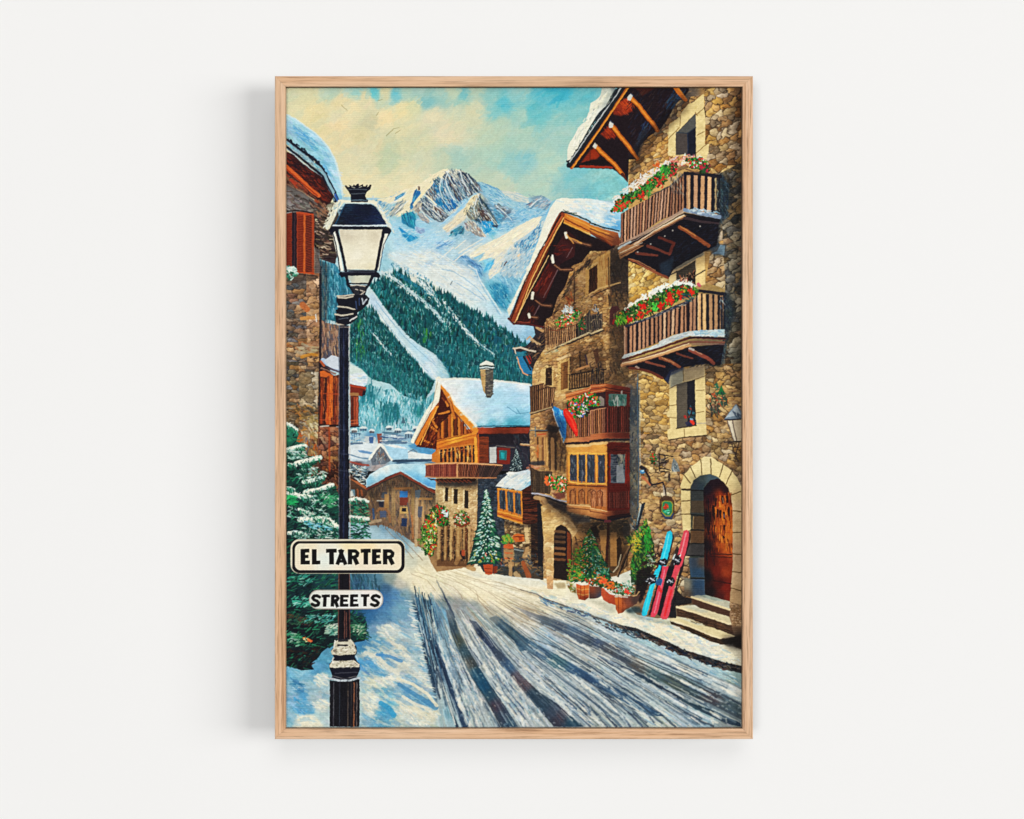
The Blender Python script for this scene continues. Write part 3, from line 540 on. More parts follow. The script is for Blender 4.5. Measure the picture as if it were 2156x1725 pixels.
fill('D2 560,560 640,530 800,650 1000,800 1250,930 1652,1160 D3 350,1350 800,1610 640,1610 200,1370 D2 1652,1250 1400,1130 1250,1090 1050,960 960,900 900,920 830,800 740,720', 'D2 600,570,788080 700,650,405868 800,760,34505c 900,850,3c5c70 1050,850,4c6c80 1100,930,34506c 1300,1030,38606c 1500,1130,3c5c78 1630,1200,34506c', 3, .95, 3)
fill('D2 840,430 1000,490 1300,580 1652,700 D3 0,750 250,840 500,980 800,1110 1100,1230 1620,1510 1620,1620 1250,1460 900,1320 600,1180 300,1020 0,860 D2 1652,880 1400,760 1150,640 1000,560', '''D2 900,460,a09c94 1000,520,888888 1200,580,5c6870 1300,640,4c5868 1500,740,4c5868 1630,820,3c4854 1500,680,5c7890
 D3 60,800,44546c 200,900,545458 350,950,4c5460 500,1080,585450 700,1150,486064 900,1230,4c5850 1100,1330,405458 1300,1390,4c4448 1500,1490,4c5c60''', 3, .92, 3)
fill('D3 0,880 200,1000 400,1090 600,1190 850,1340 1100,1460 1350,1560 1620,1690 1620,1725 1500,1700 1200,1570 900,1420 650,1290 400,1150 200,1050 0,910', 'D3 300,1080,38485c 600,1240,2c4454 800,1370,303c4c 1100,1500,2c4450 1500,1670,304454', 3, .95, 2)
# long thin tracks, dark then light
tracks('''D1 1652,150 D2 60,280 110,380 170,520/D2 130,400 200,560 250,680 350,860 520,1100 700,1380 860,1600 930,1725/D2 550,1230 700,1400 830,1560 960,1725/D2 0,170 60,260 120,400/
 D2 520,700 640,850 730,960/D2 720,850 900,1050 1050,1200 1200,1300 1400,1500 1652,1720/D2 880,900 1000,1020 1200,1200 1400,1380 1652,1560/D2 1000,920 1200,1060 1400,1230 1652,1420/D2 820,1050 930,1180 950,1220/
 D2 1280,1300 1450,1430 1652,1600/D2 1180,1300 1350,1400 1500,1530/D3 0,1130 200,1260 400,1330 560,1450/D3 0,1230 150,1350 300,1460 430,1580 560,1725/D3 0,1300 200,1450 350,1600 430,1725/D3 0,1400 100,1500 200,1640 280,1725/D3 0,1500 80,1620 180,1725/
 D3 120,1360 300,1450 450,1530 620,1600 700,1700/D3 0,700 200,780 500,920 700,1020 900,1080 1100,1190 1400,1310 1500,1360/D2 1350,600 1652,760/D2 600,900 700,1080 760,1230 850,1360''', (10, 22), '34445a', .6)
tracks('''D3 80,990 250,1110 400,1210 560,1290 700,1380 850,1480 1000,1560 1150,1640 1320,1720/D2 1250,900 1400,960 1550,1070 1652,1130/D2 1000,770 1300,880 1500,960''', (12, 24), '3c4854', .75)
tracks('''D2 0,150 80,180 180,220 240,280 280,350/D2 100,80 400,200 560,280 700,380 850,480/D2 300,130 560,190 800,240 1000,300 1200,370/D2 0,100 300,200 420,260 450,360 560,480/D2 200,100 480,150 700,180 900,250/
 C1 1200,1350 1330,1480 1500,1660/C1 1100,1320 1280,1500 1400,1640/D1 1380,80 1550,150 1640,260/D1 1420,60 1580,100 1652,130/D2 560,270 800,400 1000,470/D2 700,300 900,420 1200,520/D2 880,250 1100,320 1300,440/D2 780,530 900,590 1100,660''', (6, 9), '94806c', .75)
tracks('''D2 250,470 330,600 420,760 560,930 680,1060/D2 200,560 270,720 390,900 560,1120 700,1320/D2 450,520 600,650 800,800 900,930/D2 620,720 750,860 900,1000 1100,1180 1300,1320/D2 750,960 900,1150 1100,1310 1300,1440 1540,1700/
 D2 380,1090 440,1190/D2 560,1510 690,1725/D2 350,1350 390,1500 440,1690/D2 460,1080 560,1240 720,1470 880,1725/D2 950,880 1150,990 1350,1130 1652,1330/D3 0,900 300,1040 600,1180/D3 0,800 300,960 600,1130/D3 500,940 620,1010/
 D2 1330,700 1652,840/D2 940,500 1300,640 1652,790/D3 760,1370 1000,1500/D3 430,1240 600,1330 800,1450''', (10, 14), 'c8ccc0', .85)
for s in ('D2 150,900 260,940 300,1050 380,1230 460,1330 540,1470 480,1480 400,1350 300,1200 200,1000', 'D2 700,1110 800,1150 960,1370 1060,1500 1180,1610 1100,1600 980,1450 850,1330', 'D2 280,560 350,590 440,760 560,890 500,900 380,740'):
    dabs(s, 60, 40, 16, 'd4d0c4 c4c4c0 b8c0c4 dcd8c4', 55, 30, .85)
dabs('D2 120,700 300,1000 460,1400 560,1725 330,1725 200,1300', 120, 50, 16, 'b8c0c0 8ca4b0 ccccc0 6c8898 d0d0c4', 62, 20, .75)
dabs('D2 450,800 800,1200 1200,1650 950,1725 600,1200', 160, 50, 15, 'b8c0c0 8ca4b4 ccccc0 5c7890 d0d0c4', 55, 15, .7)
dabs('D2 900,950 1300,1250 1652,1500 1652,1725 1300,1400 1000,1150', 120, 70, 13, 'c0c4c0 8ca4b4 d4d0c0 5c7890', 42, 10, .7)
dabs('D3 0,1000 700,1350 1300,1650 1200,1725 700,1725 300,1500 0,1300', 220, 80, 14, 'c8ccc4 98b0bc d8d4c0 b0bcbc', 30, 12, .7)
dabs('D3 0,560 500,720 1000,980 1600,1200 1600,1450 1000,1180 300,850 0,740', 240, 80, 15, 'a8bcc0 7ca0b4 c8ccc0 98b4bc 8ca8b0', 27, 12, .7)
# streaks of packed snow and wet asphalt running between guide curves
GUIDES = [P(g) for g in ('D1 1390,260 1455,500 1530,850 1610,1200 1652,1450 D2 60,1725', 'D2 40,380 150,650 300,1000 450,1300 690,1725', 'D2 250,400 420,640 640,960 950,1360 1290,1725',
    'D2 400,380 650,620 900,860 1300,1160 1652,1450 D3 320,1725', 'D2 560,360 850,560 1200,790 1652,1060 D3 400,1350 900,1725', 'D2 700,330 1000,480 1300,620 1652,790 D3 500,1070 1000,1340 1640,1660', 'D2 850,300 1100,390 1300,480 1652,640 D3 500,920 1000,1140 1640,1470', 'D2 900,270 1150,370 1400,460 1652,560 D3 400,760 1000,1040 1640,1300')]
def guide(u, t):
    i = min(int(u), len(GUIDES) - 2); f = u - i
    return along(GUIDES[i], t) * (1 - f) + along(GUIDES[i + 1], t) * f
SD = [C(c) for c in '2c3c4c 3c4c5c 4c6070 24344c 5c6c78 445058'.split()]; SLT = [C(c) for c in 'c0c8c0 a8b8bc d4d0c4 8ca4b0 dcd8c8 a0b4bc'.split()]
for i in range(620):
    u = rng.uniform(.02, 6.98); dark = rng.rand() < (.42 if u < 6 else .25)
    t0 = rng.uniform(.06, .85) ** .9; t1 = min(1, t0 + rng.uniform(.08, .35)); ts = np.linspace(t0, t1, 6)
    q = np.array([guide(u, t) + rng.uniform(-2, 2, 2) * (1 + t * 3) for t in ts])
    c = (SD if dark else SLT)[rng.randint(6)] * rng.uniform(.9, 1.08)
    ww = (3 + 17 * t1) * rng.uniform(.4, 1.5)
    stroke(q, ww * .5, ww, np.clip(c, 0, 1), rng.uniform(.25, .62) * min(1, t0 * 4 + .25), 1.8)
for i in range(150):
    u = rng.uniform(.2, 6.8); t0 = rng.uniform(.0, .25); ts = np.linspace(t0, t0 + rng.uniform(.08, .2), 5)
    stroke(np.array([guide(u, t) for t in ts]), 4, 7, C(['8c7c68', 'b0a084', '6c6c70', 'f0e4c0'][rng.randint(4)]), .5)
for u, w, c in ((1.0, 26, '34444c'), (2.1, 22, '2c3c50'), (3.0, 30, '3c5468'), (3.5, 16, '30404f'), (4.0, 26, '2f4050'), (4.35, 14, '4c5c68'), (5.05, 26, '3c4650'), (5.4, 14, '4c545c'), (5.8, 20, '404a54')):
    ts = np.linspace(.22, 1, 14); stroke(np.array([guide(u + .05 * math.sin(t * 9), t) for t in ts]), w * .25, w, C(c), .6)
fill('D2 100,470 170,480 240,700 330,870 450,1080 560,1250 700,1450 870,1725 670,1725 580,1520 500,1380 380,1200 300,1050 220,880 150,700', 'D2 130,500,68747c 190,650,3c505c 230,800,485048 300,900,34505c 370,1050,4c4c48 420,1150,205068 500,1300,1c5470 560,1400,305060 600,1500,4c404c 700,1650,3c4858 780,1700,2c4c60', 3, .58, 5)
fill('D2 350,570 430,600 540,740 640,880 780,1010 930,1190 1100,1350 1300,1480 1580,1725 1260,1725 1080,1520 900,1310 760,1130 690,1060 560,870 440,740', 'D2 400,620,5c6470 480,720,203048 560,820,2c3c58 650,950,445060 780,1080,40607c 850,1200,5c5058 950,1280,5c4c50 1020,1380,2c4454 1150,1480,304858 1250,1560,404c5c 1320,1620,443c48 1450,1680,2c4c5c', 3, .58, 5)
fill('D2 560,560 640,530 800,650 1000,800 1250,930 1652,1160 D3 350,1350 800,1610 640,1610 200,1370 D2 1652,1250 1400,1130 1250,1090 1050,960 960,900 900,920 830,800 740,720', 'D2 600,570,788080 700,650,405868 800,760,34505c 900,850,3c5c70 1050,850,4c6c80 1100,930,34506c 1300,1030,38606c 1500,1130,3c5c78 1630,1200,34506c', 3, .58, 5)
fill('D2 840,430 1000,490 1300,580 1652,700 D3 0,750 250,840 500,980 800,1110 1100,1230 1620,1510 1620,1620 1250,1460 900,1320 600,1180 300,1020 0,860 D2 1652,880 1400,760 1150,640 1000,560', '''D2 900,460,a09c94 1000,520,888888 1200,580,5c6870 1300,640,4c5868 1500,740,4c5868 1630,820,3c4854 1500,680,5c7890
 D3 60,800,44546c 200,900,545458 350,950,4c5460 500,1080,585450 700,1150,486064 900,1230,4c5850 1100,1330,405458 1300,1390,4c4448 1500,1490,4c5c60''', 3, .58, 5)
fill('D3 0,880 200,1000 400,1090 600,1190 850,1340 1100,1460 1350,1560 1620,1690 1620,1725 1500,1700 1200,1570 900,1420 650,1290 400,1150 200,1050 0,910', 'D3 300,1080,38485c 600,1240,2c4454 800,1370,303c4c 1100,1500,2c4450 1500,1670,304454', 3, .58, 4)
for u, t0, t1, w in ((.45, .2, 1, 34), (.75, .3, .9, 20), (1.45, .25, 1, 46), (1.75, .5, 1, 26), (2.45, .2, .95, 34), (2.75, .4, 1, 22), (3.3, .3, 1, 30), (3.75, .15, .9, 26), (4.6, .15, 1, 44), (4.8, .4, 1, 20), (5.5, .15, .9, 34), (6.3, .1, 1, 50), (6.7, .2, 1, 40)):
    for k in range(int(60 * (t1 - t0))):
        t = rng.uniform(t0, t1); x, y = guide(u + rng.uniform(-.05, .05), t); x2, y2 = guide(u + rng.uniform(-.04, .04), min(1, t + .035)); z = w * (.25 + .75 * t)
        stroke([(x, y), (x2, y2)], z * rng.uniform(.5, 1), z * .5, C(['dcdccc', 'd0d4cc', 'e8e0c8', 'c0ccd0'][rng.randint(4)]), .55, 1.6)
for i in range(260):
    u = rng.uniform(.1, 6.9); t0 = rng.uniform(.2, .9); ts = np.linspace(t0, min(1, t0 + rng.uniform(.04, .12)), 5); dk = rng.rand() < .5
    stroke(np.array([guide(u, t) for t in ts]), 5, (4 + 12 * t0), (SD if dk else SLT)[rng.randint(6)], .6, 1.2)
# crumbs of snow thrown up beside the ruts, and slush inside them
for k in range(420):
    u = rng.uniform(.05, 6.9); t = rng.uniform(.15, 1) ** .8; x, y = guide(u, t); z = 5 + 13 * t
    c = C(['dcdccc', 'c4ccc8', 'e4dcc4', '94a8b4', '4c6070', 'b0b8b8'][rng.randint(6)]); an = rng.uniform(-.3, 1.3)
    stroke([(x, y), (x + math.cos(an) * z, y + math.sin(an) * z)], z * .8, z * .5, c, .42, 1.5)
fill('D1 1400,40 1652,-20 D2 500,60 1000,200 1300,380 900,420 500,330 200,300 60,280 D1 1500,280', 'D2 100,150,f0e4bc 500,200,f2e6c0 900,300,ecdfbc 1200,370,e4dcc0 D1 1550,150,e8dab0', 3, .42, 40)
tracks('''D2 0,60 200,150 380,260 560,420/D2 40,20 400,130 800,300 1100,440/D2 100,0 600,150 1000,290 1300,400''', (5, 10), 'a08c70', .5)
# sidewalk snow and the dark gutter line
dabs('D2 900,230 1652,430 D3 400,560 850,600 1600,980 1600,1060 1100,900 500,640 0,480 D2 1300,380', 340, 70, 20, 'f4e8c8 e8dcb8 d4d4c0 f0e4c0 b8c8c4', 20, 30, .7)
line('D2 900,250 1080,300 1160,350', (8, 16), '605c5c', .8); line('D2 1160,350 1300,400 1440,450 1652,520 D3 0,530 150,580 330,640', (18, 24), '5c5854', .8)
dabs('D2 1080,320 1400,440 1652,500 1652,560 1400,480 1150,400', 50, 40, 16, '5c7c94 8ca4ac 4c5c70', 25, 20, .8)
line('D3 330,650 500,690 650,760 850,850 1000,930 1200,990 1400,1060 1620,1110', (40, 80), '2c2c30', .93)
dabs('D3 350,640 620,720 900,850 1150,960 1400,1030 1620,1080 1620,1150 1300,1080 1000,970 700,830 450,720', 170, 34, 18, '14161c 3c2c28 54443c 1c2c3c 6c6058', 25, 30, .9)
dabs('D3 30,560 350,640 600,760 500,780 200,680', 60, 40, 16, '44545c 6c5c50 2c3c4c', 25, 20, .8)
poly('D1 100,1725 130,1650 200,1610 330,1600 380,1650 440,1725', 'e8e0c0', .85, 12)
mottle('D1 850,850 1250,550 1500,950 1640,1450 1640,1725 850,1725', 120, 34, '5c98bc e4dec0 6c94b0', 5, .42, .2, 14, 28)
mottle('D1 36,1130 500,1000 500,1725 36,1725', 130, 60, '5c98bc a8c0c4', 8, .35, .15, 10, 15)
for s_ in ('D1 900,950 1000,930 1150,1080 1250,1180 1300,1260 1160,1200 1000,1050', 'D1 1030,1200 1150,1180 1200,1260 1100,1300 1000,1260', 'D1 1290,900 1400,1000 1520,1180 1600,1330 1480,1230 1340,1080', 'D1 850,1380 960,1330 1040,1440 960,1600 860,1560', 'D1 1180,1490 1330,1500 1500,1600 1640,1700 1400,1700 1230,1600', 'D1 1000,640 1160,620 1300,760 1180,800 1040,740', 'D1 330,1180 480,1160 490,1280 380,1290', 'D1 300,1480 470,1420 480,1560 360,1560'):
    poly(s_, 'd8d4bc', .5, 16); dabs(s_, 34, 60, 18, 'e4dcc0 c8d0c4 f0e8c8 b0c4c8', 30, 25, .55)
for s_ in ('D1 840,1040 960,1060 1100,1130 1130,1190 980,1160 860,1110', 'D1 1260,1270 1400,1350 1560,1450 1640,1530 1480,1510 1320,1400', 'D1 1030,1440 1150,1490 1200,1600 1140,1640 1040,1540', 'D1 80,1280 200,1290 210,1330 100,1330', 'D1 140,1440 320,1500 280,1580 160,1560'):
    poly(s_, '5c94b4', .35, 16); dabs(s_, 24, 44, 12, '4c88b0 74a8c0 b0c4c8 6c98b0', 28, 25, .5)
line('D1 1250,1270 1400,1370 1520,1440 1640,1520', (40, 60), '4c84a8', .75); line('D1 1230,1210 1400,1270 1550,1370 1652,1500', (30, 34), 'e4dcbc', .85)
line('D1 1290,1400 1400,1470 1550,1530 1652,1620', (30, 30), 'dcd6bc', .8); line('D1 1050,1470 1130,1520 1190,1600', (50, 60), '3c94bc', .8); line('D1 880,930 1000,960 1120,1080 1230,1150', (34, 50), 'd4d2bc', .8); line('D1 1010,950 1150,970 1270,1020', (30, 40), '4c84b4', .75)
# ---------------------------------------------------------------- far lodge
fill('C1 720,740 905,890 1000,830 1260,715 1652,930 1652,1600 1450,1510 1300,1400 1180,1330 1060,1280 940,1290 880,1250 720,1250', '''C1 760,900,6c503c 850,950,907058 950,950,80684c 1050,900,7c6450 1150,850,84684c 1270,830,7c6048 1400,950,886c50 1500,1000,8c7054 1600,1050,9c8460
 1000,1100,7c6450 1150,1100,84705c 1250,1200,a08060 1400,1200,9c7c5c 1550,1200,8c7050 1200,1300,9c8068 1350,1350,706058 1450,1450,8c6c4c 800,1100,7c6c5c 900,1200,a08c74''', 3)
dabs('C1 900,900 1260,740 1640,940 1640,1480 1450,1480 1180,1320 950,1260', 520, 60, 12, '6c5844 94785c a88c68 5c5048 7c7468 b89468 4c4848', 88, 25, .65)
lines('C1 1175,880 1180,1290/C1 1410,900 1400,1400/C1 1500,980 1510,1420/C1 1130,900 1130,1150', (18, 18), 'a88c64', .8)
line('C1 1195,890 1390,885', 22, 'bc8850', .9); line('C1 1390,890 1395,1160', 26, 'a08458', .9); line('C1 1195,900 1200,1180', 20, 'a48860', .9)
poly('C1 1255,915 1340,915 1340,985 1255,985', '3c7cb0'); poly('C1 1255,985 1345,985 1345,1070 1255,1070', '7c4030'); poly('C1 1255,1085 1345,1085 1345,1160 1255,1160', 'c09c64'); poly('C1 1280,1095 1325,1100 1325,1140 1275,1135', '1c2030')
poly('C1 1275,1205 1335,1210 1330,1300 1275,1290', '2c4468'); poly('C1 1030,1020 1085,1015 1080,1090 1035,1085', '34384c'); line('C1 1010,1020 1110,1020', 10, 'd8d4c4'); poly('C1 1060,930 1120,930 1110,1000 1060,990', '54606c', .8)
poly('C1 1090,950 1135,950 1135,1100 1090,1100', 'b48c58', .9); line('C1 1010,1130 1040,1105 1100,1105 1140,1150 1150,1250', 22, 'a87c54', .9); poly('C1 1040,1130 1110,1130 1110,1200 1040,1200', '5c6c88', .9)
line('C1 970,1110 975,1210', 22, '4c6888'); poly('C1 1420,910 1480,900 1470,1000 1420,990', '7c9098', .8); line('C1 1470,1000 1600,1000', 24, 'cc9c60'); line('C1 1500,1010 1505,1400', 26, 'b89468'); line('C1 1440,1000 1430,1500', 34, 'bca07c', .9); line('C1 1385,1180 1395,1420', 24, 'b07c50', .9)
poly('C1 1450,1080 1500,1080 1490,1200 1450,1200', '5c606c', .9); line('C1 920,1260 1050,1230', 30, 'c4ac8c', .9); line('C1 1340,1050 1380,1300', 18, '6c6460', .8)
poly('C1 720,740 905,890 900,960 860,1000 720,960', '5c4434', .9); line('C1 735,780 905,895', 26, 'a86840'); line('C1 720,770 790,800', 16, '3c2c2c')
lines('C1 800,900 810,980/C1 840,910 850,960', 20, 'a4643c', .9); poly('C1 730,900 770,900 775,970 730,970', '7c9ca8', .9); poly('C1 725,920 745,910 760,970 725,975', 'dce0d4')
poly('C1 895,880 890,790 935,735 1050,665 1150,628 1250,622 1652,630 1652,905 1560,880 1450,815 1360,760 1270,708 1150,745 1010,830', 'b8d8e0', 1, 2)
fill('C1 900,860 900,790 940,740 1050,672 1150,634 1250,628 1652,635 1652,890 1560,865 1450,805 1360,745 1270,695 1150,735 1010,815', 'C1 930,800,84bcd4 1000,720,d8e4dc 1100,660,e4e8dc 1050,770,98c8dc 1200,660,cce0dc 1200,700,a4d0e0 1350,660,b8dce4 1350,730,7cb8d8 1500,700,b4dce4 1450,780,6cacd4 1600,700,c0e0e4 1600,820,6cacd8 1560,850,5c9cd0', 3)
line('C1 905,893 1010,838 1150,765 1262,718', (24, 22), '8c4838'); line('C1 1262,718 1360,775 1450,830 1560,895 1652,935', (22, 26), '9c5038'); line('C1 910,910 1150,785 1262,745 1400,820 1560,920 1652,965', 12, '4c3c38', .8)
lines('C1 1000,640 930,740/C1 920,680 890,760', 14, '7c7c7c', .4)
# ---------------------------------------------------------------- chalet: lower stone storey
STN = 'd8bc88 c8a878 e0c898 bc9c70 ccb080'
fill('C1 1640,760 1652,760 C2 0,760 450,760 450,1600 400,1725 D2 0,60 C1 1600,1700 1560,1620 1480,1500 1540,1200 1640,1100', 'C1 1600,1300,a08860 C2 50,860,d4bc8c 200,860,c8ac78 380,860,bc9c70 60,1050,d4b888 250,1050,d0b080 400,1100,c8a47c 150,1200,c4a070 400,1300,bc9068 300,1500,a8845c 100,1500,8c6c48 400,1600,906c4c', 3)
stones('C2 0,800 440,790 440,1700 0,1700', 34, 22, STN, '8c6c48', 0, 3, .2, .55)
poly('C2 0,785 445,785 440,850 200,870 0,850', '3c3434', .75, 10)
for a in ('C2 92,875 125,880 122,1030 88,1025', 'C2 185,890 228,895 224,1058 183,1052', 'C2 302,905 342,912 340,1105 298,1098'):
    poly(a, '30241c')
lines('C2 78,870 76,1030/C2 172,890 168,1055/C2 290,905 285,1100', 10, 'e8d4a4', .8)
poly('C2 0,1290 140,1290 150,1330 330,1320 340,1725 0,1725', '6c4c30', .85)
for x, c in ((30, 'b89868'), (100, '9c7848'), (160, 'c8a470'), (240, 'ac8450'), (300, '8c6440'), (355, 'c49c70')):
    line('C2 %d,1310 %d,1640' % (x, x - 4), 26, c, .95)
for x in (62, 128, 200, 272, 325):
    line('C2 %d,1340 %d,1660' % (x, x), 24, '3c2c24', .9)
poly('C2 200,1320 270,1320 280,1640 205,1660', 'b08c5c', .9)
lines('C2 320,1320 320,1560', 26, '6c3c20', .8)
dabs('C2 0,1320 400,1320 400,1700 0,1650', 160, 40, 10, 'a88458 5c4430 c8a878 7c5c3c', 88, 12, .6)
for x in (15, 92, 150, 232, 292, 350): line('C2 %d,1300 %d,1650' % (x, x - 3), 22, 'd0b07c', .55)
dabs('C2 0,1290 400,1290 400,1690 0,1640', 90, 22, 12, 'e0c490 8c6c48 c8a470', 0, 60, .5)
poly('C2 0,1290 30,1290 30,1650 0,1620', 'c0a074', .5)
# shaded side wall
fill('C2 445,770 1010,700 1150,850 1150,1725 D2 1150,150 800,110 500,60 C2 430,1650 430,1400', 'C2 500,850,34404c 600,900,2c3440 520,1100,2c3c48 650,1200,2c3440 700,1350,343c44 600,1600,2c3c40 760,1300,4c4438 1050,1500,4c3828 1000,1300,4c3c2c 900,1600,5c5040', 3)
stones('C2 450,770 1000,700 1100,1250 1100,1725 440,1725', 40, 18, '4c5864 3c4854 586068 34404c 4c4c50', '1c2430', 5, 4, .25, .6)
# right of the big snow tree
stones('C2 730,1230 1020,1250 1010,1725 730,1725', 40, 26, 'b89868 a8885c c8ac7c 8c7050 7c6444', '4c3828', 0, 5, .22, .9)
line('C2 960,1300 980,1460', 44, 'd0b080', .9); line('C2 970,1540 930,1700', 40, 'b89468', .8)
poly('C2 1010,1250 1150,1100 1150,1725 1020,1725', '2c1c18', .9); dabs('C2 1010,1300 1140,1200 1140,1725 1020,1725', 60, 60, 12, '4c3424 6c4c34 1c1418 5c4c3c', 10, 15, .8)
poly('C2 820,1390 870,1372 940,1385 945,1460 850,1465 815,1425', 'c86c30'); line('C2 830,1410 935,1405', 10, '6c2c18'); poly('C2 880,1410 920,1410 920,1445 885,1445', '9c4420')
poly('C2 715,1500 760,1480 820,1490 830,1540 720,1530', 'c46434'); poly('C2 720,1540 825,1545 830,1725 720,1725', 'a8845c'); lines('C2 735,1580 815,1585/C2 735,1640 810,1640', 14, 'c86c3c')
poly('C2 830,1520 930,1540 920,1680 840,1690', '3c4448', .8); line('C2 835,1545 930,1560', 10, '8c9490')
dabs('C2 690,1440 720,1400 760,1390 810,1420 830,1460 760,1480 700,1480', 60, 40, 12, '4c9c44 7cac44 2c7c38 a8a038', 70, 40, .95)
# ---------------------------------------------------------------- chalet: timber storey
poly('C1 1640,440 1652,430 C2 0,330 430,230 445,610 440,640 0,640 C1 1640,640', 'b86828')
poly('C2 430,240 1010,240 1000,700 640,700 440,640', '34303c')
poly('C2 440,300 1000,300 1000,420 440,420', '241c24', .8, 6)
poly('C2 445,330 560,330 560,615 450,615', '7c3c20'); grain('C2 450,340 555,340 555,610 455,610', 26, 0, 9, '4c2418', 'a8542c', 80, .5)
poly('C2 568,445 642,440 640,615 568,615', 'bcbcb4'); poly('C2 645,448 795,452 788,628 648,622', '7c2c20'); poly('C2 672,478 755,480 750,585 675,582', '2c7474'); poly('C2 690,500 730,505 725,570 695,565', '2cacb0', .8)
line('C2 640,430 860,450', 10, '8c8070', .7); dabs('C2 800,320 1000,320 1000,680 880,640 860,460', 60, 60, 12, '2c343c 4c4c54 1c2028', 60, 30, .7)
fill('C2 430,232 1005,232 1000,262 980,300 440,305', 'C2 460,250,a84c2c 700,250,8c3c20 950,250,8c3c24 700,295,5c2818', 2)
line('C2 440,305 985,300', 12, '3c1c1c', .9)
# gable triangle planks
poly('C1 1560,330 1652,180 C2 0,180 190,60 360,300 200,330 0,380 C1 1640,440', '7c3c1c')
for x, y0, c in ((20, 170, 'a85c24'), (60, 150, 'c87830'), (100, 120, '5c2c18'), (135, 95, 'b4642c'), (165, 75, 'd08834'), (200, 80, '6c3418'), (240, 130, 'c87c34'), (275, 180, '8c4820'), (305, 230, 'b86c30')):
    line('C2 %d,%d %d,%d' % (x, y0, x + 2, 345 - x * .12), 26, c, .95)
for x in (38, 115, 182, 222, 290):
    line('C2 %d,140 %d,320' % (x, x), 10, '2c1410', .9)
line('C1 1600,300 1652,230 C2 30,190 120,110', 14, '2c1410', .8)
for a in ('C2 -30,375 200,325 425,275 430,340 200,395 0,460 -40,470',):
    fill(a, 'C2 0,400,e88c30 200,350,f0a840 400,300,e8943c 0,440,c86c24 400,330,c87428', 2)
line('C2 -20,430 200,365 425,310', 8, 'a85420', .7); line('C2 -20,385 220,330 370,290', 8, '6c2c14', .8)
# window band
poly('C1 1600,520 1652,480 C2 0,470 400,400 410,610 0,615 C1 1600,600', 'c87c34')
for x in range(36, 400, 44):
    poly('C2 %d,%d %d,%d %d,605 %d,608' % (x, 478 - x * .14, x + 26, 474 - x * .14, x + 26, x), '2c2024', .95)
    line('C2 %d,%d %d,%d' % (x, 505 - x * .14, x + 26, 502 - x * .14), 8, 'd89848', .8)
dabs('C2 30,470 380,420 380,600 30,600', 50, 40, 10, 'e8b060 7c3c24 f0c078 9c5028', 88, 8, .8)
line('C2 415,350 425,615', 34, 'e89c40'); line('C2 445,310 448,615', 18, 'b86028')
# left soffit and barge boards
poly('B2 20,1490 C1 1652,30 1430,440 1652,465 C2 -20,380 60,150 190,60', '4c1c14')
poly('B2 20,1510 C1 1560,190 1450,430 1652,465 C1 1652,60', '5c2014')
for s in ('C1 1652,120 1600,150 1652,230', 'C1 1560,150 1570,210 1652,270', 'C1 1490,290 1510,370 1600,410', 'C2 20,90 60,80 130,60', 'B2 60,1640 110,1700 C2 120,0'):
    line(s, (16, 26), 'd08034', .95)
dabs('C1 1500,300 1652,60 1652,440 1460,430', 60, 50, 12, '7c3418 2c1010 a85c28 4c1c14', -60, 20, .7)
line('B2 28,1470 C1 1652,0 1560,160 1440,400', (44, 44), 'd88030'); line('B2 34,1500 C1 1652,40 1580,180 1475,420', (12, 12), 'f0a850', .9); line('B2 18,1475 C1 1625,0 1520,190 1415,395', 12, '5c2818', .8)
line('B2 28,1480 180,1660 C2 200,30 330,170 420,265', (50, 56), 'e08c34'); line('B2 36,1475 200,1660 C2 215,10 340,145 435,240', 12, 'f8b85c', .9); line('B2 30,1530 160,1690 C2 185,60 300,190 370,285', 12, '7c3818', .9)
line('B2 90,1590 150,1700 C2 170,60 190,130', 26, 'c87830', .9); line('B2 30,1560 120,1690', 16, '8c4420', .8)
poly('B2 30,1540 110,1650 60,1725 -40,1725', '4c1814', .6)
# snow rim and roof plane
line('B2 20,1440 C1 1652,-60 1560,60 1470,230 1395,380', (60, 44), 'ece8cc')
line('B2 10,1462 C1 1600,10 1490,230 1412,385', (8, 8), '8c7c6c', .6)
fill('B2 0,1440 40,1428 250,1440 460,1446 620,1452 1010,1500 C2 1005,218 700,225 430,230 330,120 210,-10 B2 150,1610', '''B2 60,1450,ecece0 200,1500,dce4e0 400,1470,c4dce4 600,1470,dce8e8 900,1500,e4ecec 150,1570,e4e4dc 400,1600,b4d8e8 650,1600,a4d0e4 850,1600,a4cce4 950,1650,acd0e4 300,1700,c0dce8
 C2 220,-20,ecece0 300,50,e4e4dc 380,150,d4e0e0 420,130,dce0dc 600,50,a8d0e4 800,60,98c8e0 950,100,90c4dc 500,150,b8dce8 650,100,bcdce8 600,195,58a4b8 800,190,50a0b4 900,180,60acc0 450,200,78b0c0''', 3)
brush('B2 40,1450 1000,1510 C2 1000,210 430,220 B2 150,1600', 260, 90, 18, -12, 25, .05, .02, .5)
line('C2 430,222 700,215 1000,212', (12, 10), '1c4c5c', .8)
line('B2 30,1445 200,1432 460,1442', 22, 'ece8d4', .9); line('B2 620,1452 800,1470 1000,1498', 20, 'ece8d8', .9)
lines('C2 760,10 860,80/C2 860,85 1000,70/C2 860,30 900,90', 8, '4c7c94', .6)
line('B2 150,1590 C2 200,-20 330,110 425,215', 26, 'f0ecd4', .8)
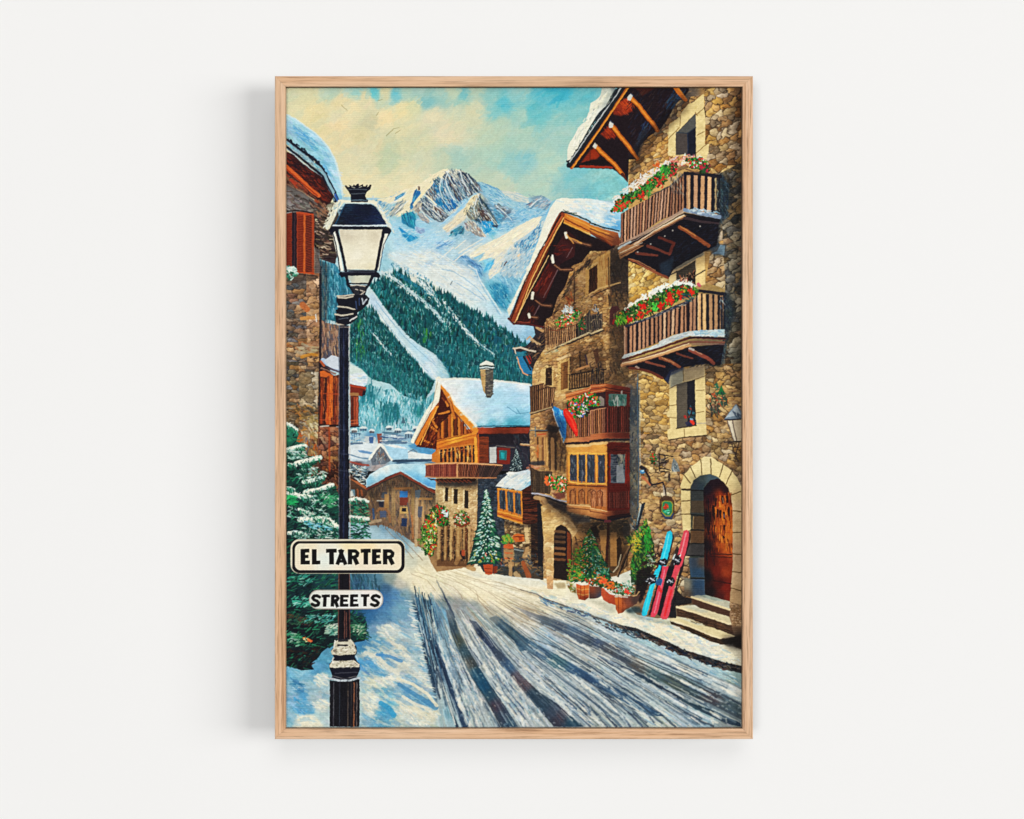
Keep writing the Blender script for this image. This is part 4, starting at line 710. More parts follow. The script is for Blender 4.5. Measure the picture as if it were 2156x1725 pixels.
# chimney
poly('B2 470,1330 530,1330 530,1600 500,1560 480,1480', 'b89868'); poly('B2 525,1330 610,1335 605,1600 580,1640 540,1640 522,1580', '5c5850')
dabs('B2 530,1340 605,1340 600,1620 540,1630', 50, 30, 12, '787468 403c40 8c8478 504c54', 0, 15, .8); dabs('B2 475,1340 522,1340 520,1560', 20, 26, 12, 'c8a878 a08458', 0, 15, .8)
poly('B2 458,1310 470,1270 530,1238 600,1262 622,1300 615,1330 470,1335', 'e4e4d0'); line('B2 466,1300 530,1290 618,1305', 16, '1c3434'); line('B2 468,1328 530,1318 612,1330', 12, '24343c'); line('B2 468,1314 530,1304 615,1317', 10, 'c8e0e0')
# balcony of the chalet
rails('C1 1535,635 1652,628 C2 0,628 215,620', 'C1 1535,755 1652,765 C2 0,765 215,765', 26, .5, 'a8604c 944c3c bc7054', '6c2c28')
rails('C2 222,625 440,628 640,640 720,660', 'C2 222,768 440,772 560,775 640,775', 26, .55, '94583c 7c4c38 a4684c', '2c1818')
poly('C2 450,640 700,655 680,780 455,775', '2c2c30', .55, 6)
lines('C1 1530,632 1652,622 C2 0,622 218,614/C2 218,616 440,622 700,640', 16, 'dca070', .95); lines('C1 1532,762 1652,770 C2 0,770 218,770/C2 218,770 440,775 640,775', 13, 'b88058', .95); line('C2 220,618 220,768', 18, 'c89064')
poly('C1 1545,775 1652,790 C2 0,785 430,782 410,810 300,825 60,810 C1 1600,800', '34140f')
for i in range(9): line('C2 %d,800 %d,822' % (i * 44 - 20, i * 44 + 24), 12, 'a85c3c', .85)
# small snowy tree and annex
conifer(855, 470, 700, 80, 'C2', '24343c 2c444c', '3c5c60 2c5058', 'ecefdc d8e4dc', 1.0, 90)
fill('C2 632,862 700,790 760,740 742,722 780,705 860,712 1000,680 1010,690 1018,840 980,870 940,918 870,905 800,885 680,872', 'C2 700,830,dcdcd0 780,720,ecead8 800,790,e4e2d4 900,740,d0d8d8 850,850,d8dcd8 950,800,a8c8d0 980,830,7cb4cc 900,890,b4ccd0 950,720,c8d4d8', 3)
dabs('C2 650,860 760,760 1000,700 1010,830 940,905', 60, 60, 16, 'ecead8 bcd0d4 d8dcd0', -35, 20, .7); line('C2 750,750 800,775 870,740', 12, 'a8b4b8', .7)
poly('C2 905,912 1020,845 1105,900 1110,1240 1010,1275 920,1270', '4c2418'); grain('C2 920,930 1100,900 1100,1240 925,1265', 60, -4, 12, '241414', '8c4c30', 120, .7)
poly('C2 650,885 915,915 925,1275 650,1185 655,1120', 'c8782c')
for a, b in (('C2 672,908 736,915 742,1118 680,1105', 0), ('C2 755,922 820,932 828,1148 768,1130', 0), ('C2 840,936 902,945 908,1172 846,1152', 0)):
    poly(a, '3c444c'); dabs(a, 12, 70, 14, '54606c 2c343c 6c7474', 85, 8, .7)
lines('C2 655,890 915,920/C2 655,1130 918,1200/C2 660,1185 920,1268', 12, 'e8a048', .9); lines('C2 745,918 755,1120/C2 830,935 838,1150/C2 662,900 668,1110/C2 912,930 918,1180', 12, 'dc8c38', .9); line('C2 660,1160 920,1240', 14, '9c4c20', .8)
poly('C2 720,1225 920,1285 1100,1260 1100,1290 900,1310 740,1270', '241c1c', .7, 8)
# hanging baskets and climbing flowers of the lodge and chalet
flowers('C1 1580,1120 1652,1060 C2 0,1060 60,1080 130,1120 130,1280 40,1290 0,1270 C1 1600,1240', 90, size=34)
flowers('C2 180,1180 230,1140 300,1130 350,1190 350,1270 270,1300 200,1285', 70, 'd8342a e4dcc4 c8242c', '5c7c3c 8c9c58 3c5c30', 'e8dcc0', 28)
line('C2 190,1265 270,1300 350,1260', 20, '8c4420', .9)
dabs('C2 60,1130 130,1110 130,1200 70,1200', 14, 24, 18, 'c4d8dc e8e8dc', 0, 80, .9)
flowers('C1 1560,1180 1640,1100 1652,1250 1652,1500 1600,1620 1540,1590 1500,1400 1490,1300', 170, 'd8342a e0a040 b8302c e4b458', '4c8c34 7cac40 2c6c34 94b450', 'e0d8a8', 34)
dabs('C1 1440,1440 1500,1380 1520,1600', 22, 30, 12, '3c6c34 2c4c2c 6c8c40', 60, 30, .9)
# tall snow-laden fir beside the chalet
conifer(535, 915, 1700, 185, 'C2', '103c3c 1c4c44 0c3434', '2c7050 1f6450 4c8c60', 'd4dcc0 a4ccc8 c4dccc', .30, 520)
poly('D2 500,-20 520,80 560,95 600,85 605,-20', 'b8562c'); poly('D2 605,0 655,0 650,70 610,85', '7c3820'); lines('D2 520,20 590,30/D2 520,60 590,65', 8, '7c3418', .8)
dabs('C2 380,1590 700,1600 700,1700 400,1690', 24, 30, 14, '2c7c3c a8a040 d8503c', 60, 60, .9)
line('C2 270,1580 290,1640', (44, 30), '24242c'); line('C2 285,1565 285,1600', 34, 'c8643c', .9)

# foot of the shaded wall
dabs('C2 700,1640 1140,1600 D2 1140,110 900,110 700,90 640,60', 150, 40, 14, '34404c 5c5044 24282c 7c6448 4c5458 94744c', 20, 60, .8)
line('C2 790,1690 D2 795,95', 38, 'b89468', .9); line('D2 930,-40 990,110', (40, 60), '9c5830', .9); line('D2 850,80 890,125', 50, 'b89c74', .9); line('D2 700,105 900,130 1100,150 1180,200', (20, 26), 'd8d8c8', .9); line('D2 340,10 400,30', 50, 'b08c60', .9); line('C2 210,1690 230,1640', 44, 'a88458', .8)
poly('D2 440,60 480,90 700,112 900,135 1150,160 1150,230 800,180 400,110 300,60', 'dcd8c0', .8, 10)
# ---------------------------------------------------------------- tall gabled house
TW = '''A2 1600,1725 A3 250,1600 450,1725 B3 520,0 520,1725 C3 520,1725 D3 300,100 D2 1652,160 1250,150 1150,130 C2 1150,1150 1100,1000 1010,640 1000,300 1012,0 B2 1025,1500 1040,1200 1080,1000 1150,850 1450,200 1650,0'''
fill(TW, '''B2 1500,300,bc8c54 1600,350,c89860 1450,500,7c5c3c 1400,600,8c6440 1550,600,a8824c 1250,700,6c4c34 1200,900,8c6c44 1150,1200,c8a060 1100,1300,d8b47c 1080,1450,d4b080 1280,1400,d4ac70 1300,1250,cc9c64 1500,1200,a88458 1600,1100,a07c50
 B3 50,60,a88450 150,150,c89458 150,400,b88850 250,250,3c2c24 300,450,5c4834 380,300,4c4038 100,550,9c7448 200,600,a07c4c 150,800,b08854 170,1000,a88048 60,1000,8c6c44 250,900,5c4028 300,1200,54402c 150,1200,94744c 250,1400,7c6040 350,1400,8c7044 450,1500,4c4c4c 480,1650,44484c
 C2 1080,150,ac8458 1200,150,7c5c40 1050,300,c09464 1250,230,8c6444 1050,550,c8985c 1250,500,b88c58 1350,450,7c5c3c 1330,600,c09860 1150,700,a07c50 1200,1100,b88c58 1300,1200,c8a068 1180,1500,cca878 1500,1250,ac8454 1600,1300,8c6c44 1200,1300,b89460
 C3 60,1300,7c5c38 200,1350,b08850 350,1300,5c4c3c 400,1500,94744c 480,300,5c5854 480,800,605c54 480,1200,5c5850 130,1500,d0a060 250,1500,c89c60''', 4)
stones(TW, 54, 30, 'd0a468 bc9058 a87c50 dcb884 98785c 8c7050 b09468', '3c2c20', -12, 6, .24, .5)
dabs('B2 1200,700 1650,300 1650,1500 1060,1500', 500, 38, 11, 'a8804c 7c5c38 d0a870 5c4430 c89c60', -30, 40, .45)
# mottled render on the shaded strip
dabs('B3 210,50 410,50 410,1400 210,1400', 260, 44, 14, '3c3028 5c4834 745c3c 2c2824 806444', 75, 20, .6)
poly('B3 205,0 420,0 420,560 290,480 210,500', '2c2628', .55, 14)
# windows
poly('B2 1600,260 B3 -5,220 80,120 215,60 210,440 100,470 0,520 B2 1600,560', 'c89c5c', .95); grain('B3 85,120 205,90 205,430 90,460', 22, 85, 9, 'a8743c', 'e8c488', 90, .6)
poly('B3 -10,260 78,205 76,475 0,510 B2 1635,530 1640,260', '4c2c1c'); grain('B3 0,260 70,220 70,460 0,500', 16, 85, 9, '241410', '744428', 90, .7); lines('B3 -40,250 75,185/B3 -10,530 100,460 320,400', 16, 'dcb478', .8); line('B3 0,560 100,500 320,415', 10, '3c2c24', .8)
poly('B3 208,700 230,655 290,650 320,690 250,740 250,860 210,850', '5c2430', .9)
poly('B2 1120,1340 1180,1290 1260,1300 1250,1520 1120,1480', 'dcb87c', .8); poly('B2 1172,1325 1238,1305 1240,1505 1170,1505', '3c281c'); dabs('B2 1175,1320 1235,1310 1235,1500 1175,1500', 16, 50, 10, '5c4028 2c1c18', 85, 10, .8)
poly('B2 1300,1260 1340,1235 1430,1210 1420,1560 1300,1600', 'd8b070', .8); poly('B2 1335,1268 1412,1240 1412,1535 1335,1560', '7c5430'); poly('B2 1335,1268 1365,1258 1360,1540 1335,1560', 'a87c48', .6)
line('B2 1300,1225 1430,1180', 26, 'e0c090', .8)
# upper small balcony
rails('B2 1165,845 1290,900 1500,850', 'B2 1172,1130 1300,1090 1502,995', 17, .5, 'b0845c 9c7450 c49468', '3c2c28')
rails('B2 1515,850 1652,690 B3 0,760 130,730', 'B2 1515,990 1652,925 B3 0,935 130,890', 16, .35, '8c7c64 7c6c5c 6c5c50', '2c2c30')
line('B2 1510,850 1510,1000', 22, '241c20'); line('B2 1160,845 1162,1120', 9, '4c3828'); lines('B2 1520,710 1652,650/B3 0,750 130,735', 10, '5c4c44', .9); line('B2 1205,905 1290,915 1500,850', 9, '7c4428', .9)
line('B2 1150,1140 1250,1115 1450,1020 1652,930 B3 0,950 130,900', 15, 'b8a884'); line('B2 1180,1150 1450,1045 1652,955 B3 0,975 140,915', 15, '242428', .9)
dabs('B2 1150,1160 1330,1110 1350,1130 1200,1170', 16, 30, 14, 'a8b49c 7c8870', -20, 10, .8)
flowers('B2 1265,830 1330,770 1420,740 1500,680 1560,720 1500,790 1440,850 1330,885', 95, 'e43c28 d82c24 f06c50', '4c9c48 2c7c38 8cac50', 'f0e8d8', 30)
dabs('B2 1340,720 1400,620 1470,680 1440,730', 26, 50, 10, 'e4ece4 b8d4dc f4f0e0', 60, 70, .9); flowers('B2 1520,800 1600,770 1600,900 1540,920', 24, 'c84c3c 8c4c44', '2c5c34 3c6c40', '', 28)
dabs('B2 1160,780 1260,760 1280,880 1170,880', 30, 34, 9, 'c89c68 8c5c38 d4a470', 60, 40, .8); dabs('B2 1370,540 1470,500 1480,640 1400,640', 20, 40, 12, '9c4c28 b86430 7c3c24', 60, 40, .7)
# wrought iron middle balcony with odds and ends
shade('B2 1430,1200 1652,1130 B3 130,1100 150,1500 B2 1430,1540', '5c4c44', .45, 14)
for k in range(15):
    x = 1432 + k * 26; line('B2 %d,%d %d,%d' % (x, 1392 - k * 4, x, 1540 - k * 3), 9, '241c1c', .85); line('B2 %d,%d %d,%d' % (x + 11, 1396 - k * 4, x + 11, 1536 - k * 3), 7, 'b08c60', .5)
line('B2 1425,1392 1652,1355 B3 170,1330', 13, '2c2220', .95); line('B2 1425,1548 1652,1512 B3 170,1490', 15, '2c2420', .95); line('B2 1425,1562 1652,1528', 8, 'c8a878', .7)
line('B2 1440,1200 1445,1380', 10, '3c3028', .8); line('B2 1540,1140 1545,1370', 14, '2c2424', .85)
poly('B2 1600,1180 1652,1150 B3 0,1160 70,1085 100,1180 60,1290 0,1310 B2 1610,1330', 'a88860', .9); poly('B3 30,1130 80,1100 100,1220 60,1280', '5c3c2c', .9); line('B2 1600,1180 1620,1280', 20, '4c3c44'); line('B2 1500,1340 1640,1290', 22, 'c89464', .9)
dabs('B3 0,1290 160,1260 140,1480 0,1470', 50, 50, 10, '1c1c24 3c3434 5c5044', 85, 15, .8); dabs('B3 20,650 90,650 90,740 30,740', 12, 34, 12, '3c4c6c a8b0b0 242c3c', 60, 40, .8)
for x in range(0, 130, 22): line('B3 %d,760 %d,890' % (x, x), 8, '3c3430', .8)
for a_ in ('B2 1110,1120 1180,1080 1290,1060 1280,1180 1150,1240', 'B2 1310,1100 1400,1060 1410,1150 1320,1180', 'B2 1060,1420 1120,1400 1150,1500 1060,1500', 'B2 1550,620 1650,560 1650,660 1560,700', 'B2 1500,330 1600,250 1600,420 1520,480', 'B3 140,960 200,940 200,1100 150,1120', 'B2 1245,1560 1390,1570 1390,1680 1280,1700'):
    poly(a_, 'dcb47c', .5, 10); dabs(a_, 20, 34, 12, 'e8c890 c89c60 b08050', -15, 40, .5)
for s_ in ('B2 1480,250 1480,640', 'B3 195,130 200,440', 'B3 195,520 205,640'): line(s_, (12, 16), '2c201c', .55)
dabs('B2 1160,800 1650,500 B3 200,520 200,1450 B2 1040,1480 1090,1000', 420, 26, 8, '3c2c20 e0bc88 5c4430 d0a060 2c2018', -20, 50, .5)
# left balcony
rails('B2 1005,1525 1150,1490 1200,1520 1275,1535', 'C2 1012,70 1120,45 1250,0', 12, .5, '9c7450 8c6444 b48860', '34241c')
lines('B2 1000,1522 1150,1485/B2 1070,1565 1200,1525 1280,1530', 11, '4c3428', .95); lines('B2 1003,1520 1010,1725 C2 1010,70/B2 1045,1570 1050,1725', 9, '3c2c24', .9); line('C2 1005,80 1120,52 1255,5', 14, 'a8906c'); line('C2 1010,95 1255,20', 9, '342824', .9)
# projecting beams and eaves lumps on the left corner
poly('B2 1040,870 1150,900 1165,1100 1080,1230 1045,1290 1020,1400 960,1390 1000,1200 960,1130 830,1160 820,1105 960,1085 1010,1030 1060,960', '34282c', .95)
dabs('B2 960,1090 1150,920 1150,1100 1060,1240 1020,1200', 80, 50, 13, '4c3c38 6c5444 2c2024 8c7050 1c1c24', -30, 40, .8)
poly('B2 870,1200 940,1190 980,1270 1030,1330 1025,1385 950,1385 900,1320', '2c7ca0'); line('B2 865,1200 890,1290 930,1370 980,1395', 13, 'e0a078'); poly('B2 950,1190 1000,1180 1030,1260 1000,1280', 'a8382c', .9); line('B2 935,1200 1010,1340', 18, '1c1c28', .9); line('B2 960,1160 1040,1290', 14, '2c2c30', .9)
line('B2 825,1108 900,1098 1000,1130 1060,1140', 20, 'c8b8a0'); line('B2 840,1120 850,1165', 14, 'd8c8b0'); line('B2 970,1010 1000,980 1080,1060', 18, 'c8a480', .9); line('B2 1075,880 1140,920', 30, 'c89c6c', .9); line('B2 1010,1020 1110,1060', 20, 'b89870', .9); poly('B2 850,1140 940,1150 930,1190 860,1190', '3c8494', .8)
# roof: soffit, rakes, brackets
SOF = 'A2 1350,1440 1652,1620 A3 0,1620 260,1725 B3 260,20 180,60 0,60 B2 1652,60 1560,180 1450,220 1390,420 1300,560 1240,760 1180,790 1150,870 1040,870 840,845 1000,500 A2 1280,1600'
poly('B2 790,790 860,850 1300,10 A2 1400,1520 1350,1400 1200,1640 B2 1130,60', '6c3018')
poly(SOF, '231418')
fill('B2 860,830 1050,470 1290,0 A2 1400,1560 1500,1640 B2 1480,120 1330,200 1180,560 1050,760 1100,850', 'B2 950,800,3c1818 1050,620,2c1418 1130,450,5c2018 1200,300,4c1a18 1280,150,30141c 1380,30,4c2020 A2 1450,1650,3c1414', 3)
dabs('B2 1040,470 1200,200 1240,300 1120,520', 60, 50, 12, '6c2418 4c1814 34141c 7c3020', -62, 10, .8); dabs('B2 1280,0 1480,0 1420,100 1290,100', 20, 50, 12, '6c2418 4c1814 34141c', -10, 20, .8); dabs('B2 880,830 1000,600 1060,720 1040,840', 24, 50, 12, '5c2418 3c1814', -62, 10, .8)
dabs('B2 1240,760 1650,100 1650,240 1480,260 1300,700', 90, 50, 12, '3c3028 5c4c38 241c1c 745c40', -50, 25, .7)
lines('B2 1460,20 1400,130/B2 1305,260 1220,420 1150,560/B2 1110,640 1045,760', (12, 8), '7c6868', .7)
line('A2 1652,1580 A3 100,1650 260,1725', 30, '4c2418', .9)
fill('A2 1360,1400 1330,1360 1500,1420 1652,1490 A3 0,1500 150,1550 300,1590 330,1725 240,1725 100,1640 0,1600 A2 1652,1600 1500,1540 1370,1480', 'A2 1400,1420,c87830 1500,1460,d88c3c 1600,1510,d08034 A3 60,1560,c88038 200,1600,a86838 280,1680,6c3c28', 2)
lines('A2 1380,1440 1500,1500 1652,1575/A3 0,1590 120,1640 230,1725', 14, '7c3818', .9); lines('A2 1370,1480 1500,1540 1652,1610', 14, 'f0b050', .8); line('A2 1400,1410 1652,1520 A3 0,1530 200,1600', 10, 'f0a850', .7); line('A3 0,1545 250,1640', 9, '5c2c1c', .8); line('A3 0,1575 240,1690', 9, '6c3420', .7)
line('A2 1345,1395 1200,1640 B2 1130,60 980,360 820,790', (66, 64), '8c4424'); line('A2 1365,1430 1240,1660 B2 1180,40 1030,350 860,800', (14, 12), 'e4a860'); line('A2 1335,1400 1180,1680 B2 1080,110 930,430 800,790', (12, 12), '3c1c1c'); line('A2 1350,1410 1210,1650 B2 1130,80 850,720', (14, 14), 'b8683c', .8)
line('B2 1205,110 1010,480 835,840', (10, 10), 'f0c480', .9)
line('B2 770,785 830,845 900,835 1000,850 1150,880', (22, 20), '5c2420'); line('B2 850,820 1000,830', 10, '9c5038', .8)
for p, q in (('B2 1240,130 1250,180', 'B2 1265,210 1330,260 1450,260'), ('B2 1035,510 1025,570', 'B2 1060,590 1130,640 1230,650'), ('A2 1385,1590 1400,1640', 'A2 1410,1640 1500,1690 1652,1725'), ('B2 990,740 1000,770', 'B2 1020,770 1080,775')):
    line(q, (24, 44), '4c3024'); line(q, (10, 10), 'a87858', .8); line(p, 30, 'd8d0b8')
line('B2 1245,105 1255,175', 16, 'f0e8d0')
for s in ('A2 1400,1610 1470,1700', 'A2 1430,1640 1560,1700'): line(s, 14, 'd89c54', .8)
# snow on the roof
fill('A2 1290,1228 1340,1212 1450,1220 1652,1222 A3 100,1238 330,1290 325,1560 210,1545 130,1515 0,1472 A2 1580,1440 1500,1395 1380,1368 1330,1362 1300,1400 1200,1600 1160,1725 B2 1130,20 960,340 800,700 780,770 760,690 830,560 960,290 1050,60 A2 1090,1680 1150,1500 1220,1320', '''A2 1300,1260,ecead0 1400,1250,f0ead0 1500,1280,f0ead4 1600,1260,e0e4d4 1550,1350,b4d0dc 1450,1350,e8e4d0 1640,1350,a8d0dc 1250,1380,e8e4cc 1150,1620,e8e4c8
 A3 60,1280,d8e8e4 200,1290,d4e4e4 300,1330,a4cce0 100,1400,dce4dc 200,1450,84b8dc 280,1520,5c9cc8 30,1400,a8d0e0 250,1400,90c4e0 B2 1080,60,ece6c8 950,330,e8e2c4 800,680,e4e0c4''', 3)
dabs('A2 1300,1240 1652,1240 A3 300,1300 300,1540 0,1450 A2 1400,1350', 90, 60, 20, 'e8e8d8 b8d8e4 d0e0e0 f4ecd4', 15, 25, .6); dabs('A2 1250,1300 1330,1350 1180,1640 B2 1100,60 820,680 790,660 960,290 A2 1120,1640', 70, 40, 14, 'f0ead0 dcdcc8 f4eed4', -60, 20, .7)
line('A2 1345,1362 1500,1400 1652,1468 A3 0,1480 130,1530 310,1570', (16, 16), '1c2c34', .9); line('A2 1335,1375 1190,1650 B2 1110,60 940,400 785,780', (9, 9), '28242c', .85)
dabs('A2 1350,1340 1480,1370 1600,1430 1480,1410', 16, 30, 10, '2c3c3c 5c6c5c', 15, 20, .7)
# flag and red board
poly('C2 1245,15 1262,0 1370,60 1395,200 1390,330 1365,395 1330,290 1285,170', '2c84c0'); dabs('C2 1260,20 1365,70 1388,200 1365,370 1300,180', 50, 40, 14, '1c6cb0 5cb0d8 a8d4e0 2c8cc4', 65, 25, .7); line('C2 1243,20 1280,150 1330,290 1362,395', 9, 'd8e4e0', .95); line('B2 1240,1700 C2 1250,20', 14, '3c3c4c')
# oriel: roof cap, flowers, window
fill('B2 1385,1600 1652,1525 B3 0,1500 165,1485 430,1530 435,1600 165,1568 0,1600 B2 1652,1620 1400,1680', 'B2 1450,1620,c87840 1600,1590,b8683c B3 60,1540,a85c34 150,1520,b46838 300,1540,7c3424 400,1560,6c3028', 3)
lines('B2 1385,1610 1652,1545 B3 0,1518 165,1500/B2 1395,1660 1652,1600 B3 0,1580 160,1552', 9, 'e0a070', .8); lines('B3 165,1530 430,1570/B3 165,1560 430,1600', 9, '3c1818', .8); line('B2 1390,1635 1652,1572 B3 0,1550 165,1525', 8, '5c2820', .8)
poly('B2 1400,1690 1652,1630 B3 0,1600 165,1570 165,1725 C3 165,30 0,60 C2 1652,90 1400,150', '3c2428')
poly('B3 165,1570 430,1600 435,1725 C3 430,30 165,20', '6c2820'); poly('B3 200,1595 392,1600 388,1725 195,1725', '5c8c84'); dabs('B3 205,1600 385,1600 385,1720 205,1720', 34, 50, 16, '8cb4a0 2c6c60 c4d4c8 3c8478 7c8c84', 80, 30, .8); line('B3 290,1620 295,1725', 14, 'd0d8d0', .8)
poly('B3 60,1640 110,1620 150,1650 150,1725 60,1725', 'a4a090', .7)
rails('C2 1402,150 1500,115 1652,85 C3 0,50 168,18', 'C2 1402,345 1500,340 1652,325 C3 0,305 168,285', 20, .72, 'a06c48 8c5c3c b47c54 94644c', '2c1818')
rails('C3 175,20 425,10', 'C3 175,285 425,282', 13, .7, '74382c 5c2c24 8c4434', '241014')
line('C3 168,-10 170,290', 22, '4c2420'); lines('C2 1400,155 1500,118 1652,88 C3 0,52 168,20', 10, 'c4906c', .9)
fill('C2 1390,350 1652,330 C3 0,308 170,288 425,285 425,350 170,350 0,370 C2 1652,385 1390,395', 'C2 1450,370,c88850 1600,360,b0704c C3 80,330,b06c44 170,320,9c5838 300,320,7c3828 400,320,6c3024', 3)
line('C2 1390,405 1652,395 C3 0,382 170,365 430,365', 22, '1c1820', .95)
fill('C2 1395,430 1652,415 C3 0,400 180,385 182,1130 0,1095 C2 1652,1060 1400,1050', 'C2 1450,470,d89c4c 1600,460,d8964c C3 100,450,e0a050 100,600,d88c3c C2 1500,850,b87438 1600,850,b07038 C3 80,860,a86434', 3)
poly('C3 182,390 430,395 428,1160 182,1190', '6c2018'); grain('C3 190,400 425,400 425,510 190,500', 14, 0, 9, '3c1014', '8c3c28', 120, .6); grain('C3 385,520 425,520 425,820 385,820', 10, 88, 10, '8c2c1c', 'a83c28', 120, .6)
for s in ('C2 1432,530 1508,528 1506,802 1432,800', 'C2 1527,528 1598,526 1598,815 1527,808', 'C2 1618,525 1652,524 C3 50,530 50,825 0,825 C2 1618,822', 'C3 85,530 157,528 157,830 85,826'):
    poly(s, '3c424c'); dabs(s, 20, 50, 12, '5c6470 2c343c 74787c 444c58', 85, 10, .7)
lines('C2 1420,510 1652,505 C3 0,515 175,512/C2 1425,815 1500,830 1652,840 C3 0,835 175,840', 14, 'f0b458', .95); lines('C2 1420,520 1425,810/C2 1516,525 1518,860/C2 1608,525 1608,870/C3 68,525 68,850/C3 172,515 174,850', 13, 'e8a048', .95); line('C2 1415,850 1652,865 C3 0,865 175,870', 11, '4c2418', .9)
line('C2 1400,435 1652,425 C3 0,412 178,398', 26, 'e0b478', .95)
poly('C3 215,520 380,525 375,832 215,828', '6c7880'); dabs('C3 220,525 375,528 372,825 220,825', 60, 50, 14, '2c3c50 1c2c40 3c4c58', 0, 6, .8); poly('C3 285,640 350,620 372,825 280,825', 'a8b8b8', .85, 4); dabs('C3 290,530 370,530 370,640 300,640', 16, 50, 14, '7c8c7c a8ac98', 85, 20, .8); line('C3 212,520 214,830', 12, 'a83828', .8); line('C3 385,525 382,830', 20, '9c2c1c', .9)
for i in range(3):
    x = 1425 + i * 96; poly('C2 %d,885 %d,885 %d,1055 %d,1050' % (x, x + 78, x + 78, x), 'a06c40', .95); line('C2 %d,1045 %d,920 %d,900 %d,920 %d,1050' % (x + 8, x + 10, x + 38, x + 66, x + 70), 8, '4c2818', .85); grain('C2 %d,900 %d,900 %d,1045 %d,1045' % (x + 15, x + 64, x + 64, x + 15), 8, 88, 8, '6c3c20', 'c48c5c', 60, .7)
for x in (5, 75):
    poly('C3 %d,905 %d,900 %d,1085 %d,1075' % (x, x + 60 + x * .5, x + 60 + x * .5, x), 'b87c54', .95); grain('C3 %d,910 %d,910 %d,1075 %d,1070' % (x + 4, x + 56, x + 56, x + 4), 10, 88, 8, '6c3c20', 'd49c74', 80, .7); line('C3 %d,1075 %d,925 %d,908 %d,925 %d,1080' % (x + 4, x + 6, x + 30, x + 56, x + 58), 8, '4c2818', .8)
rails('C3 200,935 420,915', 'C3 200,1100 420,1095', 10, .7, '8c4838 74382c', '3c1414')
fill('C2 1395,1060 1652,1075 C3 0,1095 180,1130 430,1115 425,1160 180,1190 180,1235 0,1200 C2 1652,1185 1500,1160 1395,1125', 'C2 1450,1095,c88c54 1600,1120,c48850 C3 80,1140,c08450 170,1170,a06038 300,1140,5c2820', 3)
lines('C2 1395,1062 1652,1082 C3 0,1100 180,1135', 9, 'ecbc84', .9); line('C2 1400,1095 1652,1118 C3 0,1135 180,1165', 8, '5c2c1c', .8)
poly('C3 180,1190 430,1150 425,1200 330,1200 260,1230 185,1260', '34181c', .95); line('C3 0,1205 180,1240 330,1205 430,1180', 22, '1c1c28', .85)
poly('C2 1395,1140 1500,1175 1652,1200 C3 0,1215 0,1260 C2 1600,1250 1480,1260', '2c3444', .6, 12)
flowers('B2 1410,1680 1500,1640 1652,1580 B3 0,1600 60,1590 100,1640 90,1725 0,1725 C2 1600,110 1480,130 1420,60', 190, 'e43c2c d02c2c 5c6cb4 e8584c', '3c8c34 64ac3c 1f5c2c 2c7c38', 'f0dccc', 34)
dabs('C2 1355,40 1400,40 1480,120 1520,300 1500,330 1440,260 1380,120', 1, 10, 10, 'd82820', 60, 5, 1)
poly('C2 1360,60 1375,32 1400,32 1450,90 1500,190 1520,280 1515,322 1500,330 1470,290 1410,190 1370,110', 'e02c20'); line('C2 1390,60 1450,150 1500,270', 18, 'f05438', .8); line('C2 1372,110 1420,205 1490,310', 10, '8c1418', .8)
# left lower timber bay and balcony of this house
poly('C2 1060,260 1195,255 1200,690 1130,640 1060,560', 'a87c4c', .9); line('C2 1065,275 1190,270', 16, '5c3c2c'); poly('C2 1075,290 1185,285 1180,330 1080,335', 'b88050', .95); line('C2 1090,310 1170,300', 12, 'c04c28', .8)
for x, c in ((1085, '5c3c28'), (1110, 'b88c58'), (1140, '7c5438'), (1160, 'c89860'), (1185, 'd8a868')): line('C2 %d,345 %d,640' % (x, x + 4), 16, c, .9)
poly('C2 1200,250 1290,240 1300,690 1210,690', '3c2c24', .75, 6); line('C2 1245,360 1250,690', 40, 'c89c68', .9); poly('C2 1170,250 1200,200 1330,230 1300,290 1200,275', '2c2424', .8, 6); dabs('C2 1290,280 1400,450 1400,720 1300,700', 40, 60, 16, '8c6c44 5c4430 c8a068', 85, 20, .6)
line('C2 905,415 1000,425 1130,430', 20, 'b0845c'); line('C2 910,408 1000,415', 9, 'e0c8a0', .8); poly('C2 1000,600 1160,590 1170,640 1010,640', '34343c', .8, 5); dabs('C2 985,640 1110,640 1100,700 1000,690', 18, 40, 18, 'b87c5c c89878', 0, 20, .8)
dabs('C2 1060,440 1110,440 1110,560 1070,560', 14, 40, 12, 'c87c44 b86c34', 80, 20, .8); lines('C2 1060,225 1062,330/C2 1000,262 1070,262/C2 1070,262 1190,262', 9, '5c7480', .8)
rails('C2 1010,665 1100,710 1245,715', 'C2 1022,940 1110,935 1220,950', 14, .36, '8c7050 6c5844', '28201c', 1, None, .85)
lines('C2 1000,660 1100,708 1240,712/C2 1008,670 1022,940', 10, '4c3830', .95); line('C2 1022,940 1110,948 1220,975 1280,1010 1390,1030', (16, 14), 'a8a8b0'); line('C2 1030,960 1180,985 1390,1060', 22, '1c1c24', .9)
line('C2 1060,985 1150,1000 1170,1040', 44, 'b89468', .9); poly('C2 1180,1000 1400,1060 1400,1160 1300,1110 1200,1050', '2c2830', .7, 8); poly('C2 1080,1040 1135,1060 1140,1725 1090,1725', '1c1c24', .9)
flowers('C2 1165,820 1200,740 1260,760 1330,760 1400,770 1400,900 1330,930 1240,870', 110, 'e8402c f0705c e86438', '3c8c38 64ac44 1f6c34', 'ecdcc0', 32); dabs('C2 1160,780 1200,760 1210,860 1165,850', 14, 26, 18, 'ec6c38', 60, 40, .9); poly('C2 1240,940 1380,930 1385,990 1300,1010', '6c3c34', .8, 5)
